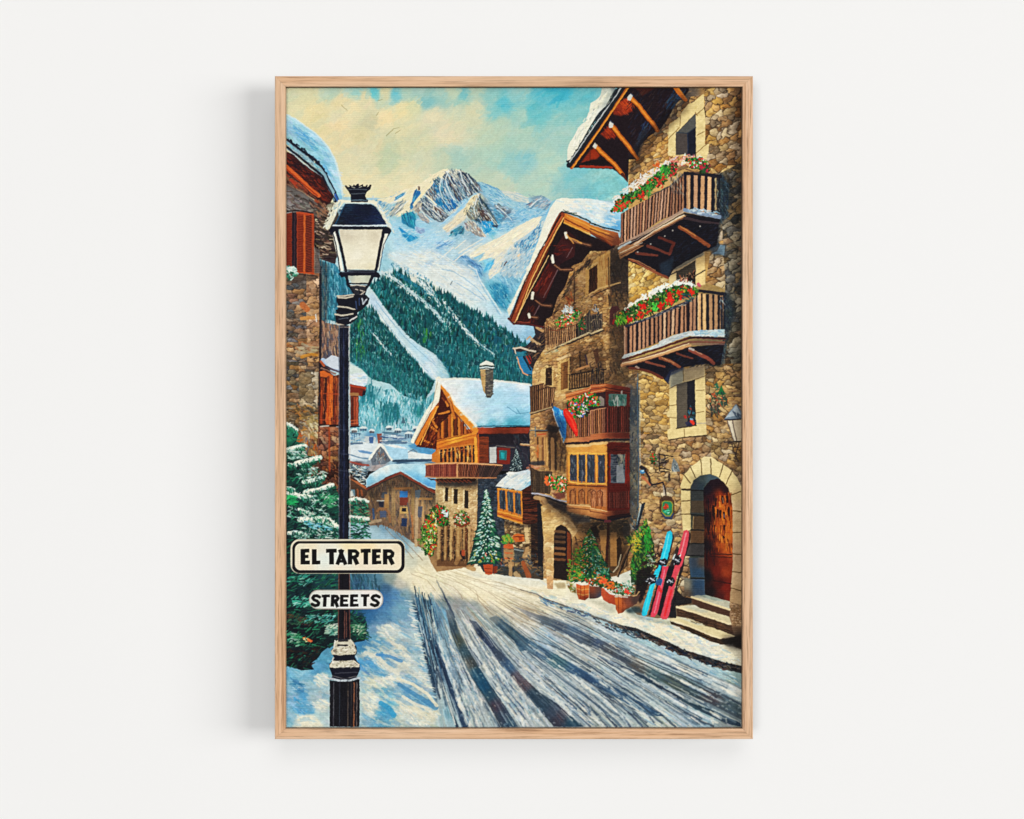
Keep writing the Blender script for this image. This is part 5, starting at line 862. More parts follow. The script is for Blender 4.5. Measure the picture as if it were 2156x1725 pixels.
# arch at street level
fill('C2 1120,1080 1200,1050 1340,1160 1440,1230 1520,1340 1470,1420 1420,1330 1350,1275 1290,1300 1262,1400 1260,1725 D2 1250,250 1190,240 C2 1170,1725 1140,1300', 'C2 1180,1150,c8a068 1300,1220,dcb880 1400,1290,d8b078 1200,1300,dcb87c 1220,1500,d4b080 1190,1700,c8a478 D2 1220,200,c89470', 3)
stones('C2 1130,1080 1340,1160 1500,1330 1440,1380 1350,1280 1265,1330 1258,1725 D2 1250,240 1190,230', 60, 40, 'dcb880 d0a870 e4c48c c89c64', '94704c', 0, 9, .12, .5)
poly('C2 1260,1725 1260,1400 1285,1310 1335,1278 1390,1300 1440,1370 1455,1440 1455,1725 D2 1420,160 1260,130', '2c1f1c')
poly('C2 1395,1340 1440,1380 1450,1725 1400,1725', '7c4020'); line('C2 1390,1350 1392,1725', 22, '1c1820')
for y, c in ((1350, '7c5c3c'), (1405, '5c4430'), (1460, '6c5034'), (1530, '8c6440'), (1590, '94683c'), (1650, '7c5434')): line('C2 1275,%d 1375,%d' % (y, y + 8), 30, c, .85)
line('C2 1262,1500 1380,1510', 8, '140f14', .8)
fill('C2 1460,1420 1520,1350 1652,1260 C3 0,1260 400,1220 430,1300 400,1725 D3 280,100 D2 1652,160 C2 1460,1725', 'C2 1520,1400,b88c58 1600,1300,8c6c44 1620,1400,a8804c 1500,1600,6c5434 C3 50,1290,4c3c2c 200,1280,5c4830 380,1300,4c4438 130,1450,c89458 50,1450,4c3c30 180,1500,3c2c20 250,1500,c89c60 320,1450,94703c 380,1450,6c5c44 320,1600,4c3420', 3)
dabs('C2 1480,1400 1652,1280 C3 400,1240 390,1500 C2 1500,1500', 160, 40, 12, 'a8804c 5c4430 3c2c24 c89c60', 20, 60, .6)
poly('C3 100,1340 190,1330 180,1725 130,1725', 'd0a060', .9, 3); poly('C3 215,1360 285,1360 285,1725 215,1725', 'cc9c5c', .9, 3); poly('C3 285,1440 310,1400 335,1440 340,1725 290,1725', '3c2818', .9); line('C3 195,1270 190,1400 170,1725', 28, '4c2018', .9); poly('C3 0,1310 60,1290 90,1340 90,1420 0,1400', '34241c', .9); poly('C3 345,1300 420,1280 425,1420 360,1420', '5c5448', .8)
line('C3 160,1240 215,1240', 26, 'b04c54', .8)
# ---------------------------------------------------------------- right-hand stone house
WL = 'A3 410,760 420,700 560,500 760,300 980,60 1060,-20 1700,-20 D3 1700,900 1560,860 1500,640 1480,400 1080,420 920,560 700,560 500,520 400,400 C3 520,1725 520,0 B3 520,1350 415,1300 410,0'
fill(WL, '''A3 500,800,b88c50 650,700,c8985c 760,640,cc9c58 800,400,8c7454 900,300,5c5048 1050,100,6c6054 1300,80,a88454 1450,100,a88458 1550,60,9c8060 1350,250,b89058 1500,300,b08850 1400,450,b08c5c 1300,600,b88c4c 1450,600,c09450 1550,500,a88c60
 1400,800,b88c50 1550,800,a07c50 1500,950,8c7458 1550,1100,6c6450 1500,1300,6c6458 1550,1500,6c6854 1580,1300,94805c 500,950,c09458 600,900,d0a870 800,800,d4ac74
 B3 1550,100,94805c 1450,300,b89458 1350,200,c49c60 1500,500,a88c58 1550,700,6c6454 1500,600,54544c 1500,900,6c6450 1580,1000,94784c 1500,1200,5c5c54 1550,1400,a07c50 1350,1450,a8884c 1280,1600,9c8050 1500,1650,a88454 460,250,ccac68 600,350,d8b470 500,450,d0a860 450,550,dcb878 700,350,c8a05c
  600,1450,d4ac64 750,1450,c8a058 700,1600,dcb878 550,1600,c8a468 800,1600,d0a860 560,1400,8c7c54 C3 620,60,a88c54 750,100,b89458 650,250,b08c58 560,200,8c7c60 750,350,b8985c 600,450,b09060 900,430,b08c5c 1100,420,b89058 1350,100,a8845c 1450,250,a88860 1400,400,a0845c
  560,600,a08460 700,650,c09c68 850,650,8c7454 900,850,a88c5c 600,1000,c8a46c 800,900,b09060 560,1200,94785c 700,1150,b48c60 930,1150,a8845c 800,1300,a0785c 750,1450,94705c 650,1350,9c7c50 950,1450,8c6c54 1550,600,8c7458 1580,1000,bc9c7c 1580,1300,b89878 1580,1600,a88c70 D3 1570,100,b89874 1570,400,a08468 1580,700,7c6450 1050,300,6c5c48''', 4)
stones('A3 410,760 760,300 900,160 1240,100 1240,800 800,1000 600,1100 410,1100', 70, 40, 'd8a860 c09058 a87c4c e0bc80 8c7458 cc9c5c', '2c2018', -33, 11, .2, .75)
stones('A3 1230,-20 1700,-20 B3 1700,700 1400,450 1240,400 A3 1400,1100 1240,800', 112, 66, 'd0a868 b48c5c 9c7c58 ccb48c 8c7c68 c49458 a8947c 947048 bca88c', '241c18', -26, 12, .2, .85)
stones('A3 1390,950 1700,800 B3 1700,1400 1450,1300 1450,400', 104, 66, '6c6454 5c5c58 8c7854 464a4c 7c7868 745f48 8c8470', '16181c', -20, 13, .2, .85)
stones('B3 410,150 850,280 850,480 600,560 410,700', 78, 44, 'e0b870 d0a45c ecc88c c0944c bca474', '3c2c1c', -24, 14, .18, .75)
stones('B3 520,1340 850,1480 850,1725 C3 850,1000 520,1000', 84, 50, 'dcb474 cca05c e4c48c ac8850 c49854 b09468 98805c', '30241a', 8, 15, .18, .75)
stones('B3 1235,1300 1700,1250 C3 1700,950 1500,700 1300,560 1235,300', 96, 56, 'b48c54 a08058 c8a470 8c744c bca070 907c64 a89474', '281e16', 10, 16, .2, .8)
stones('C3 520,300 1300,320 1300,560 1000,740 980,1330 1080,1330 1080,1725 D3 1080,400 700,500 520,300', 92, 50, 'b89060 a07c58 ccac78 8c7050 bc9c70 987858 80705c b0a080', '281e18', 3, 17, .2, .8)
mottle('C3 560,500 980,500 960,1300 800,1500 560,1200', 110, 80, 'c8a468 d0ac74', 3, .5, .2)
dabs(WL, 900, 30, 9, 'e0c088 8c6c4c 4c3c2c d0a468 a8947c 3c3028', -18, 40, .45)
# shade on the left flank and under the oriel side
poly('B3 205,560 415,540 415,1500 205,1480', '4c3c2c', .35, 14)
fill('C3 425,-100 525,-120 525,1250 425,1150', 'C3 450,100,34404c 500,300,646460 450,600,44484c 500,800,6c6858 450,1000,3c4044 500,1100,5c5850', 3, .8, 4)
dabs('C3 420,-150 520,-150 520,1250 420,1200', 150, 30, 13, '2c343c 5c6060 7c7868 44505c', 85, 30, .7)
line('C3 505,-250 515,300 520,700 515,1100', 10, '4c6474', .9); line('C3 530,-200 535,400 535,900', 8, '9cb0b4', .6); line('B3 512,1380 510,1725', 9, '5c7480', .8)
poly('B3 430,1500 520,1540 520,1725 430,1725', '44484c', .6, 8)
# blue shade cast beside the balconies
poly('A3 1390,940 1440,980 1500,1080 1500,1300 1450,1420 1400,1500 1380,1725 B3 1230,0 1240,60 1330,40 A3 1370,1400', '28343c', .8, 14)
poly('B3 1440,500 1500,520 1560,700 1520,850 1480,1000 1440,1150 1400,1300 1250,1280 1430,1060 1450,900', '28343c', .8, 14)
dabs('A3 1400,960 1490,1080 1480,1400 1390,1500', 120, 44, 11, '1c2c38 3c5460 4c6068 24384c', 70, 30, .7); dabs('B3 1450,520 1540,700 1500,900 1430,1250 1260,1280 1440,1020', 170, 44, 11, '1c2430 3c4c50 4c5c60 243040', 55, 30, .7)
poly('B3 1240,-20 1460,-20 1440,100 1330,110 1300,60', '34485c', .7, 8); poly('B3 1310,90 1360,60 1400,-10 1450,0 1440,110 1380,90', '7c94a0', .8, 4)
# eaves soffit
SF = 'A2 1440,890 A3 0,590 420,-20 1060,-20 1060,60 1010,130 900,215 850,330 760,470 700,505 620,560 540,650 500,800 415,800 405,1045 340,970 240,905 0,895'
poly(SF, '24141c')
for s, c in (('A3 230,240 400,140 480,200 440,290 330,335 250,320', '8c3014'), ('A3 310,180 440,120 470,220 380,300', 'a84018'), ('A3 110,530 230,400 300,470 280,560 170,580', '8c3014'), ('A3 0,700 60,670 110,760 60,800 0,800', 'a0380f'), ('A2 1540,850 1652,700 1652,820', '8c3418'), ('A3 480,30 700,30 560,120', '4c2018')):
    poly(s, c, .9, 5)
dabs('A3 230,240 450,130 480,260 330,335', 60, 50, 10, 'a84018 6c2010 c05420', 50, 10, .7); dabs('A3 110,530 230,400 310,540 200,590', 46, 50, 10, 'a84018 6c2010 b84c18', 50, 10, .7)
dabs('A3 400,60 1040,30 850,330 560,620 420,780', 260, 60, 10, '1c1824 2c2430 181020 24304c 4c3430', -52, 12, .6); dabs('A3 780,220 900,60 1040,60 880,260', 60, 60, 10, '34607c 24405c 3c4c54', -55, 10, .7)
dabs('A3 560,420 700,380 540,640 500,640', 50, 60, 9, '24405c 2c3c5c 4c5c6c', -55, 12, .7)
poly('A3 410,760 560,480 640,480 560,640 520,800', '34343c', .6, 8)
poly('A2 1540,840 A3 0,810 230,800 240,850 A2 1560,850', '1c1014')
line('A2 1545,875 A3 0,878 235,885', (26, 26), '98381c'); line('A2 1560,858 A3 0,850 220,860', 10, '241414', .9)
for s in ('A3 445,150 520,220 600,330 680,420 722,492', 'A3 240,450 330,560 420,670 505,795', 'A3 60,665 160,760 260,850 350,965'):
    line(s, (52, 42), 'b4641c'); line(s, (26, 14), 'e08a34', .9); 
lines('A3 425,170 500,240 590,360 690,480/A3 225,470 310,580 400,700 490,800/A3 50,690 150,790 250,890 345,985', 9, '3c1810', .8)
line('A3 345,960 400,1035', (34, 12), '5c2c1c'); line('A3 905,10 960,90 1025,160', (46, 40), 'd07828'); line('A3 930,10 1030,140', 12, 'f0a040', .7)
for s in ('A3 400,130 430,90 460,110 430,170 400,160', 'A3 195,430 215,385 250,420 240,455 205,465', 'A3 25,660 45,620 75,650 55,690'): poly(s, 'ccc8b8')
lines('A3 430,90 465,115/A3 215,380 250,415', 10, '34405c', .9)
# fascia, gutter, snow
line('A2 1450,885 A3 10,590 200,310 425,-20', (42, 42), 'a85c20'); line('A2 1465,885 A3 25,590 215,310 430,0', 16, 'e09038', .9)
line('A2 1425,860 A3 0,540 170,290 370,-20', (62, 74), '20242c'); line('A2 1430,830 A3 0,500 150,290 345,10', (14, 16), 'b8bcb8', .95); line('A2 1405,820 1500,690 A3 0,430 200,190 280,60', (26, 40), '242c34', .9)
fill('A2 1400,815 1405,700 1420,640 1470,560 1520,470 1560,420 1600,390 1640,280 1652,200 A3 60,160 110,120 130,-20 300,-20 230,110 170,220 80,310 0,440 A2 1560,600 1440,800', 'A2 1430,720,ece8cc 1500,560,efead0 1600,420,ece8cc 1620,350,f0ead0 1440,780,dcd8c0 A3 50,250,ece8c8 110,180,f0eaca 200,60,c8ccb8 100,280,d8dcd0 150,200,a0a8a0 250,50,7c8484', 3)
dabs('A2 1410,800 1520,480 1652,270 A3 100,130 200,60 0,400 A2 1440,790', 70, 40, 14, 'f4f0d8 d4d4bc ece4c4 b0b8b0', -55, 30, .7)
dabs('A2 1440,800 1600,560 A3 180,220 260,60 200,200 0,460', 40, 26, 14, '2c343c 4c5454 7c8078', -50, 30, .8)
# window 1
poly('A3 838,560 845,425 960,345 985,290 1055,205 1100,190 1220,92 1228,230 1238,400 1232,640 1280,630 1270,720 1245,815 1120,760 835,760', 'e4c88c')
dabs('A3 840,430 960,350 1220,100 1230,640 1130,720 840,750', 70, 50, 16, 'e8d098 dcbc80 ecd49c', -30, 40, .5)
poly('A3 920,520 1135,300 1137,770 1000,745 918,755', '544c48'); poly('A3 1050,520 1135,450 1137,770 1050,770', '1c2030'); poly('A3 930,515 1135,310 1135,450 1040,520', '5c5c58'); line('A3 925,505 1040,520 1135,455', 9, '34404c', .9); line('A3 1050,520 1050,760', 10, '24344c')
lines('A3 840,580 960,455/A3 970,330 965,440/A3 1130,290 1150,330/A3 1130,740 1280,610/A3 1140,320 1220,250/A3 1150,540 1225,500', 8, '7c6038', .8); line('A3 1228,240 1240,320', 12, '4c3c28', .9)
# window 2
poly('B3 850,430 848,270 925,150 1060,60 1200,20 1230,30 1238,420 1140,440 925,440', 'c8b084'); poly('B3 850,270 925,150 1060,60 1210,20 1220,100 1130,150 925,260', '8c8874', .8, 4); poly('B3 1140,140 1232,110 1235,420 1140,430', 'ecc888'); poly('B3 848,290 920,270 920,420 850,430', 'd8bc88')
poly('B3 925,285 1130,160 1132,430 925,430', '4c4438'); poly('B3 1040,320 1130,280 1132,430 1040,430', '1c1818'); dabs('B3 950,330 1130,270 1130,430 950,430', 50, 30, 8, '1c1c20 8c7454 2c2c30 b8704c', 60, 60, .8); lines('B3 840,330 930,280/B3 1140,320 1235,265', 12, '34302c', .9); line('B3 1040,90 1050,150', 8, '6c6450', .8)
# window 3
poly('B3 850,1500 850,1380 1010,1330 1230,1275 1240,1725 C3 1242,200 1250,205 1250,312 835,362 828,255 860,245 855,130 822,110 830,60 850,50', 'e4c88c')
poly('B3 855,1370 1010,1320 1000,1470 860,1540', '9c9c8c', .8, 5); poly('B3 1010,1330 1230,1275 1225,1420 1130,1440 1010,1470', 'b8a480', .8, 5)
poly('B3 928,1495 1125,1440 1130,1725 C3 1138,210 930,245', '5c5448'); poly('B3 1040,1470 1125,1440 1130,1725 C3 1138,210 1045,225', '24242c'); poly('B3 928,1495 1040,1465 1045,1725 C3 1045,230 930,245', '645c50', .8)
lines('B3 840,1545 930,1500/B3 1130,1440 1230,1405/B3 1000,1340 1005,1460/B3 1140,1560 1225,1555/B3 850,1725 930,1715/C3 830,125 925,130/C3 1010,250 1015,340/C3 1140,75 1225,60', 8, '7c6440', .85); line('C3 925,245 1140,210', 12, '3c3020', .8); line('C3 1140,190 1240,185', 12, 'b8ac94', .9); line('C3 840,368 1050,335 1255,318', 12, '34281c', .9)
dabs('C3 1050,0 1120,20 1130,190 1060,200', 36, 34, 14, '24344c 3c6c7c 2c1c24 8c3c2c 2c4c3c', 70, 40, .9); line('C3 1090,165 1100,190', (40, 44), 'd8402c'); line('C3 1018,110 1025,125', 26, 'a83830'); line('C3 1080,140 1100,145', 20, '7ca0b8', .9); poly('C3 1020,180 1060,160 1110,210 1040,222', '34344c', .9)
# ivy, wall lamp
dabs('B3 1340,1490 1380,1500 1370,1560 1330,1540', 12, 30, 14, '2c6450 3c7c5c', 60, 60, .9); poly('B3 1410,1500 1430,1560 1460,1600 1400,1610 1370,1600', '1f7440', .95); dabs('B3 1280,1600 1470,1580 1480,1725 1290,1725', 60, 34, 14, '2c5c4c 1c4c40 4c4c40 b8502c 24443c', 60, 60, .8); dabs('C3 1280,0 1400,0 1390,120 1300,120', 40, 34, 12, '2c443c 7c3424 243434 4c5444', 80, 30, .8)
dabs('B3 1500,1560 1600,1560 1600,1725 1500,1725', 14, 60, 20, '9c7c54 c4a070', 0, 20, .7)
poly('C3 1440,150 1470,100 1540,10 1570,-20 1590,10 1630,60 1700,80 1700,140 1560,150', '7c8c98'); poly('C3 1450,130 1540,30 1570,-10 1600,50 1620,100 1540,110', 'b4c0c4', .9, 4); dabs('C3 1540,60 1620,70 1610,130 1560,120', 8, 40, 14, '4c5c70', 30, 30, .8); line('C3 1445,150 1550,148 1640,140', 14, '2c3444')
poly('C3 1475,160 1640,150 1640,375 1540,375', 'd8c4a4'); poly('C3 1480,160 1530,158 1575,375 1545,375', 'e4d4b4'); lines('C3 1530,160 1575,378/C3 1475,165 1540,370', 12, '6c5c54', .9); line('C3 1440,390 1640,382', 14, '3c3434', .9)
lines('C3 1480,400 1520,400 1540,480 1590,600/C3 1600,390 1570,500 1550,570/C3 1500,440 1590,450/C3 1530,500 1600,520/C3 1540,560 1600,590', 11, '4c3c34', .85)
# balcony 1
poly('A3 330,1725 1010,1400 1390,1440 1360,1725 B3 1240,60 1000,190 900,250 840,355 700,300 540,220 410,165 310,110', '1a1622')
dabs('A3 1380,1500 1380,1725 B3 1200,60 900,240 830,340 760,300 A3 1000,1480', 200, 44, 9, '1c1c30 2c3850 14121c 24344c 141420', -35, 15, .6); poly('B3 740,200 900,130 880,260 840,340 760,310', '344c5c', .7, 8)
line('A3 960,1530 1040,1570 1140,1640 1270,1725', (38, 44), '9c5c34'); line('A3 970,1520 1130,1620', 12, 'd89858', .8); line('A3 740,1640 900,1700 B3 850,95', (28, 34), '6c3428'); lines('B3 500,85 600,95 720,110/B3 620,5 740,50 850,95', (34, 24), '7c4434'); line('B3 410,150 500,180 600,240 740,310 830,345', (16, 30), '8c5438'); line('B3 410,140 520,170 700,270', 9, 'c88c5c', .8)
for s in ('A3 650,1710', 'A3 885,1565', 'A3 800,1625', 'B3 510,70', 'A3 1180,1520'): line(s + ' ' + s.split()[1], 18, 'c8c4b4', .8)
rails('A3 330,1385 600,1235 850,1080 1015,945', 'A3 325,1720 560,1590 740,1460 1015,1345', 21, .62, 'b08468 a07458 c09070 8c6450 b48c74', '24181c')
rails('A3 1020,950 1180,960 1395,985', 'A3 1020,1340 1180,1360 1385,1390', 5.0.__int__(), .56, 'c09474 cc9c74 b88c6c', '141828')
poly('A3 1340,970 1400,990 1395,1390 1330,1370', '1c2430', .8, 3); dabs('A3 1340,1000 1400,1000 1395,1370 1335,1370', 34, 30, 8, '7c8474 2c3c4c a89468 1c2838', 85, 20, .8)
line('A3 1350,990 1350,1340', 12, 'c8a878', .8); line('A3 1015,945 1020,1340', 20, '181828'); line('A3 1020,950 1180,955 1400,985', (34, 40), '20202c'); line('A3 1030,905 1150,945 1250,950', 14, '6c5040', .8)
line('A3 640,1190 850,1095 1000,960', (14, 16), '4c4c4c', .8); dabs('A3 820,1000 1010,950 1010,1200 880,1150', 60, 50, 8, 'a8a090 5c5450 8c8070 3c3838', 75, 30, .7)
line('A3 325,1720 600,1580 800,1465 1015,1345', (26, 36), 'a88c78'); line('A3 330,1725 620,1600 1010,1385', (14, 18), '34282c', .9); line('A3 345,1725 500,1660 1010,1360', 10, 'c8b49c', .7)
line('A3 1015,1345 1200,1385 1390,1420', (36, 40), '7c8ca0'); dabs('A3 1050,1320 1380,1360 1380,1400 1060,1370', 26, 40, 16, 'b0c4cc 8ca4b4 c8d4d4', 10, 20, .9); line('A3 1020,1385 1200,1420 1390,1455', (22, 26), '1c1c24')
line('A3 400,1760 700,1580 1010,1415', (34, 32), 'c8986c'); line('A3 440,1730 700,1590 1000,1430', 9, '4c2c24', .8); line('B3 310,95 A3 460,1725 700,1560 1005,1398', (14, 14), 'ecd4b0', .9); line('A3 1015,1430 1200,1470 1380,1490', (30, 20), '4c3c40'); poly('B3 300,60 340,0 A3 400,1715 560,1725 B3 580,0 440,80 320,150', 'b48458', .95); line('B3 305,30 430,-40', 22, 'bcc8c4', .9); line('B3 330,110 470,40 590,-20', 9, '5c3424', .8); line('B3 320,80 560,-30', 10, 'e8d4b0', .8)
# flowers 1 (snow dusted)
dabs('A3 230,1300 260,1200 400,1090 560,960 720,880 880,790 1000,730 1180,760 1260,850 1150,850 900,860 740,960 560,1110 400,1200', 170, 40, 16, 'f4ecd4 e8e4d4 dce0dc e8d4c0 f0dcc8', -35, 60, .85)
dabs('A3 840,800 1060,730 1200,800 1180,850 900,880', 90, 34, 9, 'd8786c e8a08c c85c54 e8c0a8', -30, 70, .8)
flowers('A3 260,1290 330,1200 480,1140 600,1060 700,960 780,870 870,860 880,940 800,1050 680,1110 560,1200 440,1260 330,1330', 200, 'd83c28 e0402c', '2f8438 449c3c 1f5c2c 5cac48 244f24', '', 34, .4)
flowers('A3 225,1345 300,1240 360,1230 450,1260 400,1310 300,1370', 60, 'e8402c e4502c d03028', '2c7c34 4c9c44', '', 34, 1.6); flowers('A3 510,1180 580,1160 580,1230 520,1230', 18, 'e43428 c82c20', '2c7c34', '', 34, 2); flowers('A3 860,850 930,850 930,960 860,990', 26, 'd03038 c8283c', '2c6c34', '', 32, 2)
flowers('A3 1040,800 1200,780 1260,830 1200,900 1080,890', 60, 'd82838 e83848 c8203c', '34843c 4ca444 246c30', 'f0dcd0', 32); flowers('A3 1180,880 1290,860 1270,940 1190,940', 24, 'c42848 a8284c', '2c5c34', '', 32, 1.5)
dabs('A3 760,870 870,860 850,960 780,980', 24, 40, 12, '3c9c3c 5cb84c 2c7c34', -60, 30, .9); dabs('A3 600,1080 680,1100 640,1200 590,1180', 20, 50, 12, '3c8c3c 2c6c30 4ca044', 80, 30, .9); dabs('A3 700,830 740,820 740,880 690,870', 7, 30, 22, 'd86c34', 0, 60, .9); dabs('A3 740,1060 800,960 780,1100', 12, 30, 16, 'b83030 c8402c', 0, 60, .9)
# balcony 2
poly('B3 350,1280 600,1220 1080,1090 1440,1060 1400,1290 1230,1270 1010,1310 870,1360 840,1490 780,1430 640,1350 410,1320', '1b1824'); dabs('B3 900,1140 1430,1080 1390,1290 1010,1310 870,1360 830,1460 780,1400', 170, 44, 9, '1c1c30 2c3c50 14121c 24344c', -20, 18, .6); poly('B3 860,1340 1000,1300 1010,1330 860,1400 850,1500 800,1440', '34486c', .6, 6)
rails('B3 365,880 530,820 700,740 900,650 1150,560', 'B3 365,1180 560,1110 740,1040 880,960 1150,925', 17, .58, 'b88c70 a87c60 c8a080 b08468', '241c24')
rails('B3 1140,510 1290,525 1445,540', 'B3 1140,915 1290,925 1445,925', 5, .58, 'd0a474 c8986c b8906c', '181c28')
line('B3 1120,480 1280,500 1450,525', (30, 34), '20202c'); line('B3 1410,560 1415,900', 26, '242834', .9); line('B3 1448,520 1450,920', 12, '24303c'); dabs('B3 1390,560 1450,560 1450,700 1400,700', 14, 34, 9, '9ca4a0 4c5c6c', 80, 30, .8)
line('B3 370,870 372,1180', 14, 'c8a080'); line('B3 1040,600 1042,925', 18, '2c1c24', .9)
line('B3 385,870 560,810 720,745 890,670 1050,610', (24, 28), '343848', .95); dabs('B3 400,850 700,740 1040,600 1040,640 700,770', 60, 24, 9, '8c8c8c 4c4c54 b0a890', -25, 20, .8)
poly('B3 335,1215 365,1175 600,1110 730,1060 740,1030 900,965 1050,925 1160,915 1445,900 1445,985 1160,975 1060,975 900,1030 750,1095 600,1130 370,1215', 'c0c4bc'); dabs('B3 340,1210 740,1060 1050,930 1440,910 1440,980 1060,975 700,1110', 90, 40, 14, 'dce0d8 a0a8a8 c8d0cc 8ca4b4', -20, 20, .7); dabs('B3 1100,920 1440,905 1440,975 1130,975', 50, 40, 16, 'a4c4cc 84a8b8 c4d8d8', 5, 20, .8)
line('B3 345,1235 600,1150 760,1100 1060,995 1160,990 1445,1005', (20, 26), '5c2c28'); line('B3 1060,995 1160,985 1445,1000', 16, '241c28', .9)
line('B3 350,1265 600,1200 800,1130 1070,1040 1160,1035 1440,1045', (28, 24), '7c5444'); line('B3 345,1290 600,1225 800,1165 1075,1075', (40, 26), 'c8986c'); line('B3 345,1270 600,1205 800,1145 1060,1055', 10, 'f0d4a8', .85); line('B3 350,1300 600,1240 800,1180 1060,1095', 9, '5c3424', .8); line('B3 1100,1060 1440,1065', 12, '8c6860', .7)
line('B3 1070,1125 1160,1165 1260,1210 1325,1265', (34, 40), '9c5844'); line('B3 1075,1110 1200,1170', 11, 'd0a080', .8); line('B3 1070,1110 1110,1120', 26, 'c8bcac'); line('B3 750,1210 850,1240 960,1305', (36, 32), '9c6040'); line('B3 770,1205 900,1265', 10, 'd0a070', .8); line('B3 600,1255 700,1280 800,1305', (26, 20), '8c5440'); line('B3 420,1315 540,1330 660,1365 770,1425', (26, 30), '6c3828'); line('B3 930,1160 1010,1190 1100,1215', (22, 18), '7c4838'); line('B3 490,1305 520,1315', 22, 'b8a08c', .9)
# flowers 2
dabs('B3 300,760 420,630 560,540 700,460 800,410 960,380 1090,400 1140,440 900,470 700,540 500,640 360,740', 170, 42, 18, 'f4f0dc e8ecdc dce4dc f0e8d0', -30, 60, .9)
flowers('B3 270,860 290,740 400,690 520,610 660,560 760,500 940,430 1100,440 1160,480 1140,540 980,570 860,660 720,710 560,780 400,840', 330, 'b82820 c83424 c88c34 981c20', '34742c 4c8c34 1f4c28 6c9c38 245428', '', 34, .6)
for s in ('B3 500,720 560,700 570,760 520,780', 'B3 540,640 600,640 600,700 560,690', 'B3 400,790 460,780 450,820 400,820', 'B3 830,570 890,560 880,630 820,640', 'B3 740,620 800,630 780,670 740,670', 'B3 940,490 990,500 990,570 940,560', 'B3 1070,480 1120,490 1110,530 1070,530', 'B3 840,520 870,520 870,560 840,560'):
    dabs(s, 9, 26, 22, 'd8281c e0381f c02018', 0, 90, .95)
dabs('B3 270,850 290,760 370,740 400,820 340,850', 34, 36, 12, '6cbc2c 4ca034 9cd044 5cac34', 70, 40, .95); dabs('B3 670,600 720,600 720,690 670,680', 16, 44, 14, '3ca83c 5cc850', -70, 30, .95); dabs('B3 960,350 1020,330 1060,380 980,390', 12, 34, 8, 'c86c50 e0b090', -60, 50, .8); line('B3 1160,415 1175,435', 30, 'c8506c', .8)
dabs('B3 1000,520 1120,540 1100,600 1000,600', 26, 34, 12, '24505c 1c3c44 3c6c6c', 20, 40, .9); line('B3 255,800 245,840', 18, 'a82424', .9)
# things hanging on the wall
flowers('C3 640,530 690,510 720,570 700,620 650,600', 24, 'd8402c b83c2c', '3c8c3c 2c5c30', '', 28, 1.2)
dabs('C3 700,520 820,540 840,620 720,640', 34, 44, 12, '241c20 4c3c38 8c8474', 0, 60, .85); lines('C3 740,520 850,540 890,545/C3 740,510 745,700/C3 745,620 840,600/C3 745,670 860,690/C3 760,705 850,710', 13, '2c2424', .9); poly('C3 870,680 890,560 930,600 970,700 920,710', '7c8484', .9, 3); dabs('C3 880,540 960,700 880,700', 12, 30, 12, 'b0b8b4 4c5c64', 70, 40, .8)
line('C3 550,660 590,680', (40, 30), '2c2830'); line('C3 555,710 580,705', (44, 36), '4c84a8'); line('C3 560,700 575,698', 18, 'a8d0e0'); line('C3 590,700 630,760 640,820 660,850 720,840 780,820 800,880 815,960', (26, 14), '34282c'); line('C3 570,770 600,800 640,850', (34, 20), 'b8704c', .9); line('C3 785,860 795,960', 12, 'a8a098', .8)
line('C3 850,730 850,800', 18, '34282c', .8)
poly('C3 745,1000 800,965 870,975 905,1030 905,1150 880,1225 800,1215 745,1130', '4c3424', .85, 3); poly('C3 760,1150 900,1150 880,1220 800,1215', '344c70', .8, 4)
poly('C3 770,1040 800,1018 870,1025 892,1060 888,1150 860,1192 810,1190 762,1140', '8c8c3c'); poly('C3 778,1050 805,1028 865,1035 882,1065 878,1145 855,1180 815,1178 772,1135', '28805c'); dabs('C3 790,1060 850,1060 850,1100 790,1100', 12, 26, 16, 'd8502c a8482c', 0, 60, .95); dabs('C3 800,1110 860,1110 850,1150 800,1150', 12, 24, 12, '3cb88c 1f6044 8cd0a8', 0, 50, .95)
lines('C3 580,1050 540,1180 500,1330/C3 565,1060 520,1200 495,1300', 24, '24303c', .95); line('C3 545,1070 510,1230', 10, 'b8c0b8', .8); line('C3 535,1120 500,1280', 8, '8ca0a0', .8); dabs('C3 430,1200 500,1240 480,1400 430,1380', 14, 44, 16, '24303c 3c4c58 a8a8a0', 80, 30, .7)
# arched doorway
AO = 'C3 1080,1340 995,1340 978,1080 972,850 1012,735 1092,650 1200,568 1225,545 1300,548 1425,625 1520,695 1590,790 1640,900 1640,1725 D3 1640,420 1500,380 1495,200 1530,0 C3 1530,1100 1000,1200'
fill(AO, 'C3 1030,800,ecd494 1100,700,ecd498 1250,620,ecd49c 1350,650,e8d094 1450,750,e8cc90 1550,850,e0c48c 1560,930,ccac7c 1580,1100,c8a880 1580,1300,c0a078 1590,1600,b09070 1030,950,ecd498 1030,1100,e0c48c 1040,1250,ecd498 D3 1580,100,bc9c78 1570,300,ac8c68', 3)
lines('C3 1010,740 1075,830/C3 1080,660 1130,770/C3 1190,580 1200,735/C3 1295,570 1300,735/C3 1430,630 1390,765/C3 1525,700 1460,840/C3 1620,920 1520,960/C3 980,895 1075,895/C3 985,1025 1070,1020/C3 975,1165 1070,1165/C3 1535,1130 1640,1140/C3 1535,1360 1640,1360/C3 1525,1590 1640,1600/D3 1500,55 1640,70/D3 1510,230 1640,270', 11, '5c4828', .85)
line('C3 1185,600 1200,700', 8, 'b89c64', .5)
poly('C3 1080,1340 1075,880 1110,800 1180,748 1290,733 1380,768 1430,830 1225,1000 1225,1725 D3 1230,320 1080,320 C3 1070,1725', '50584c')
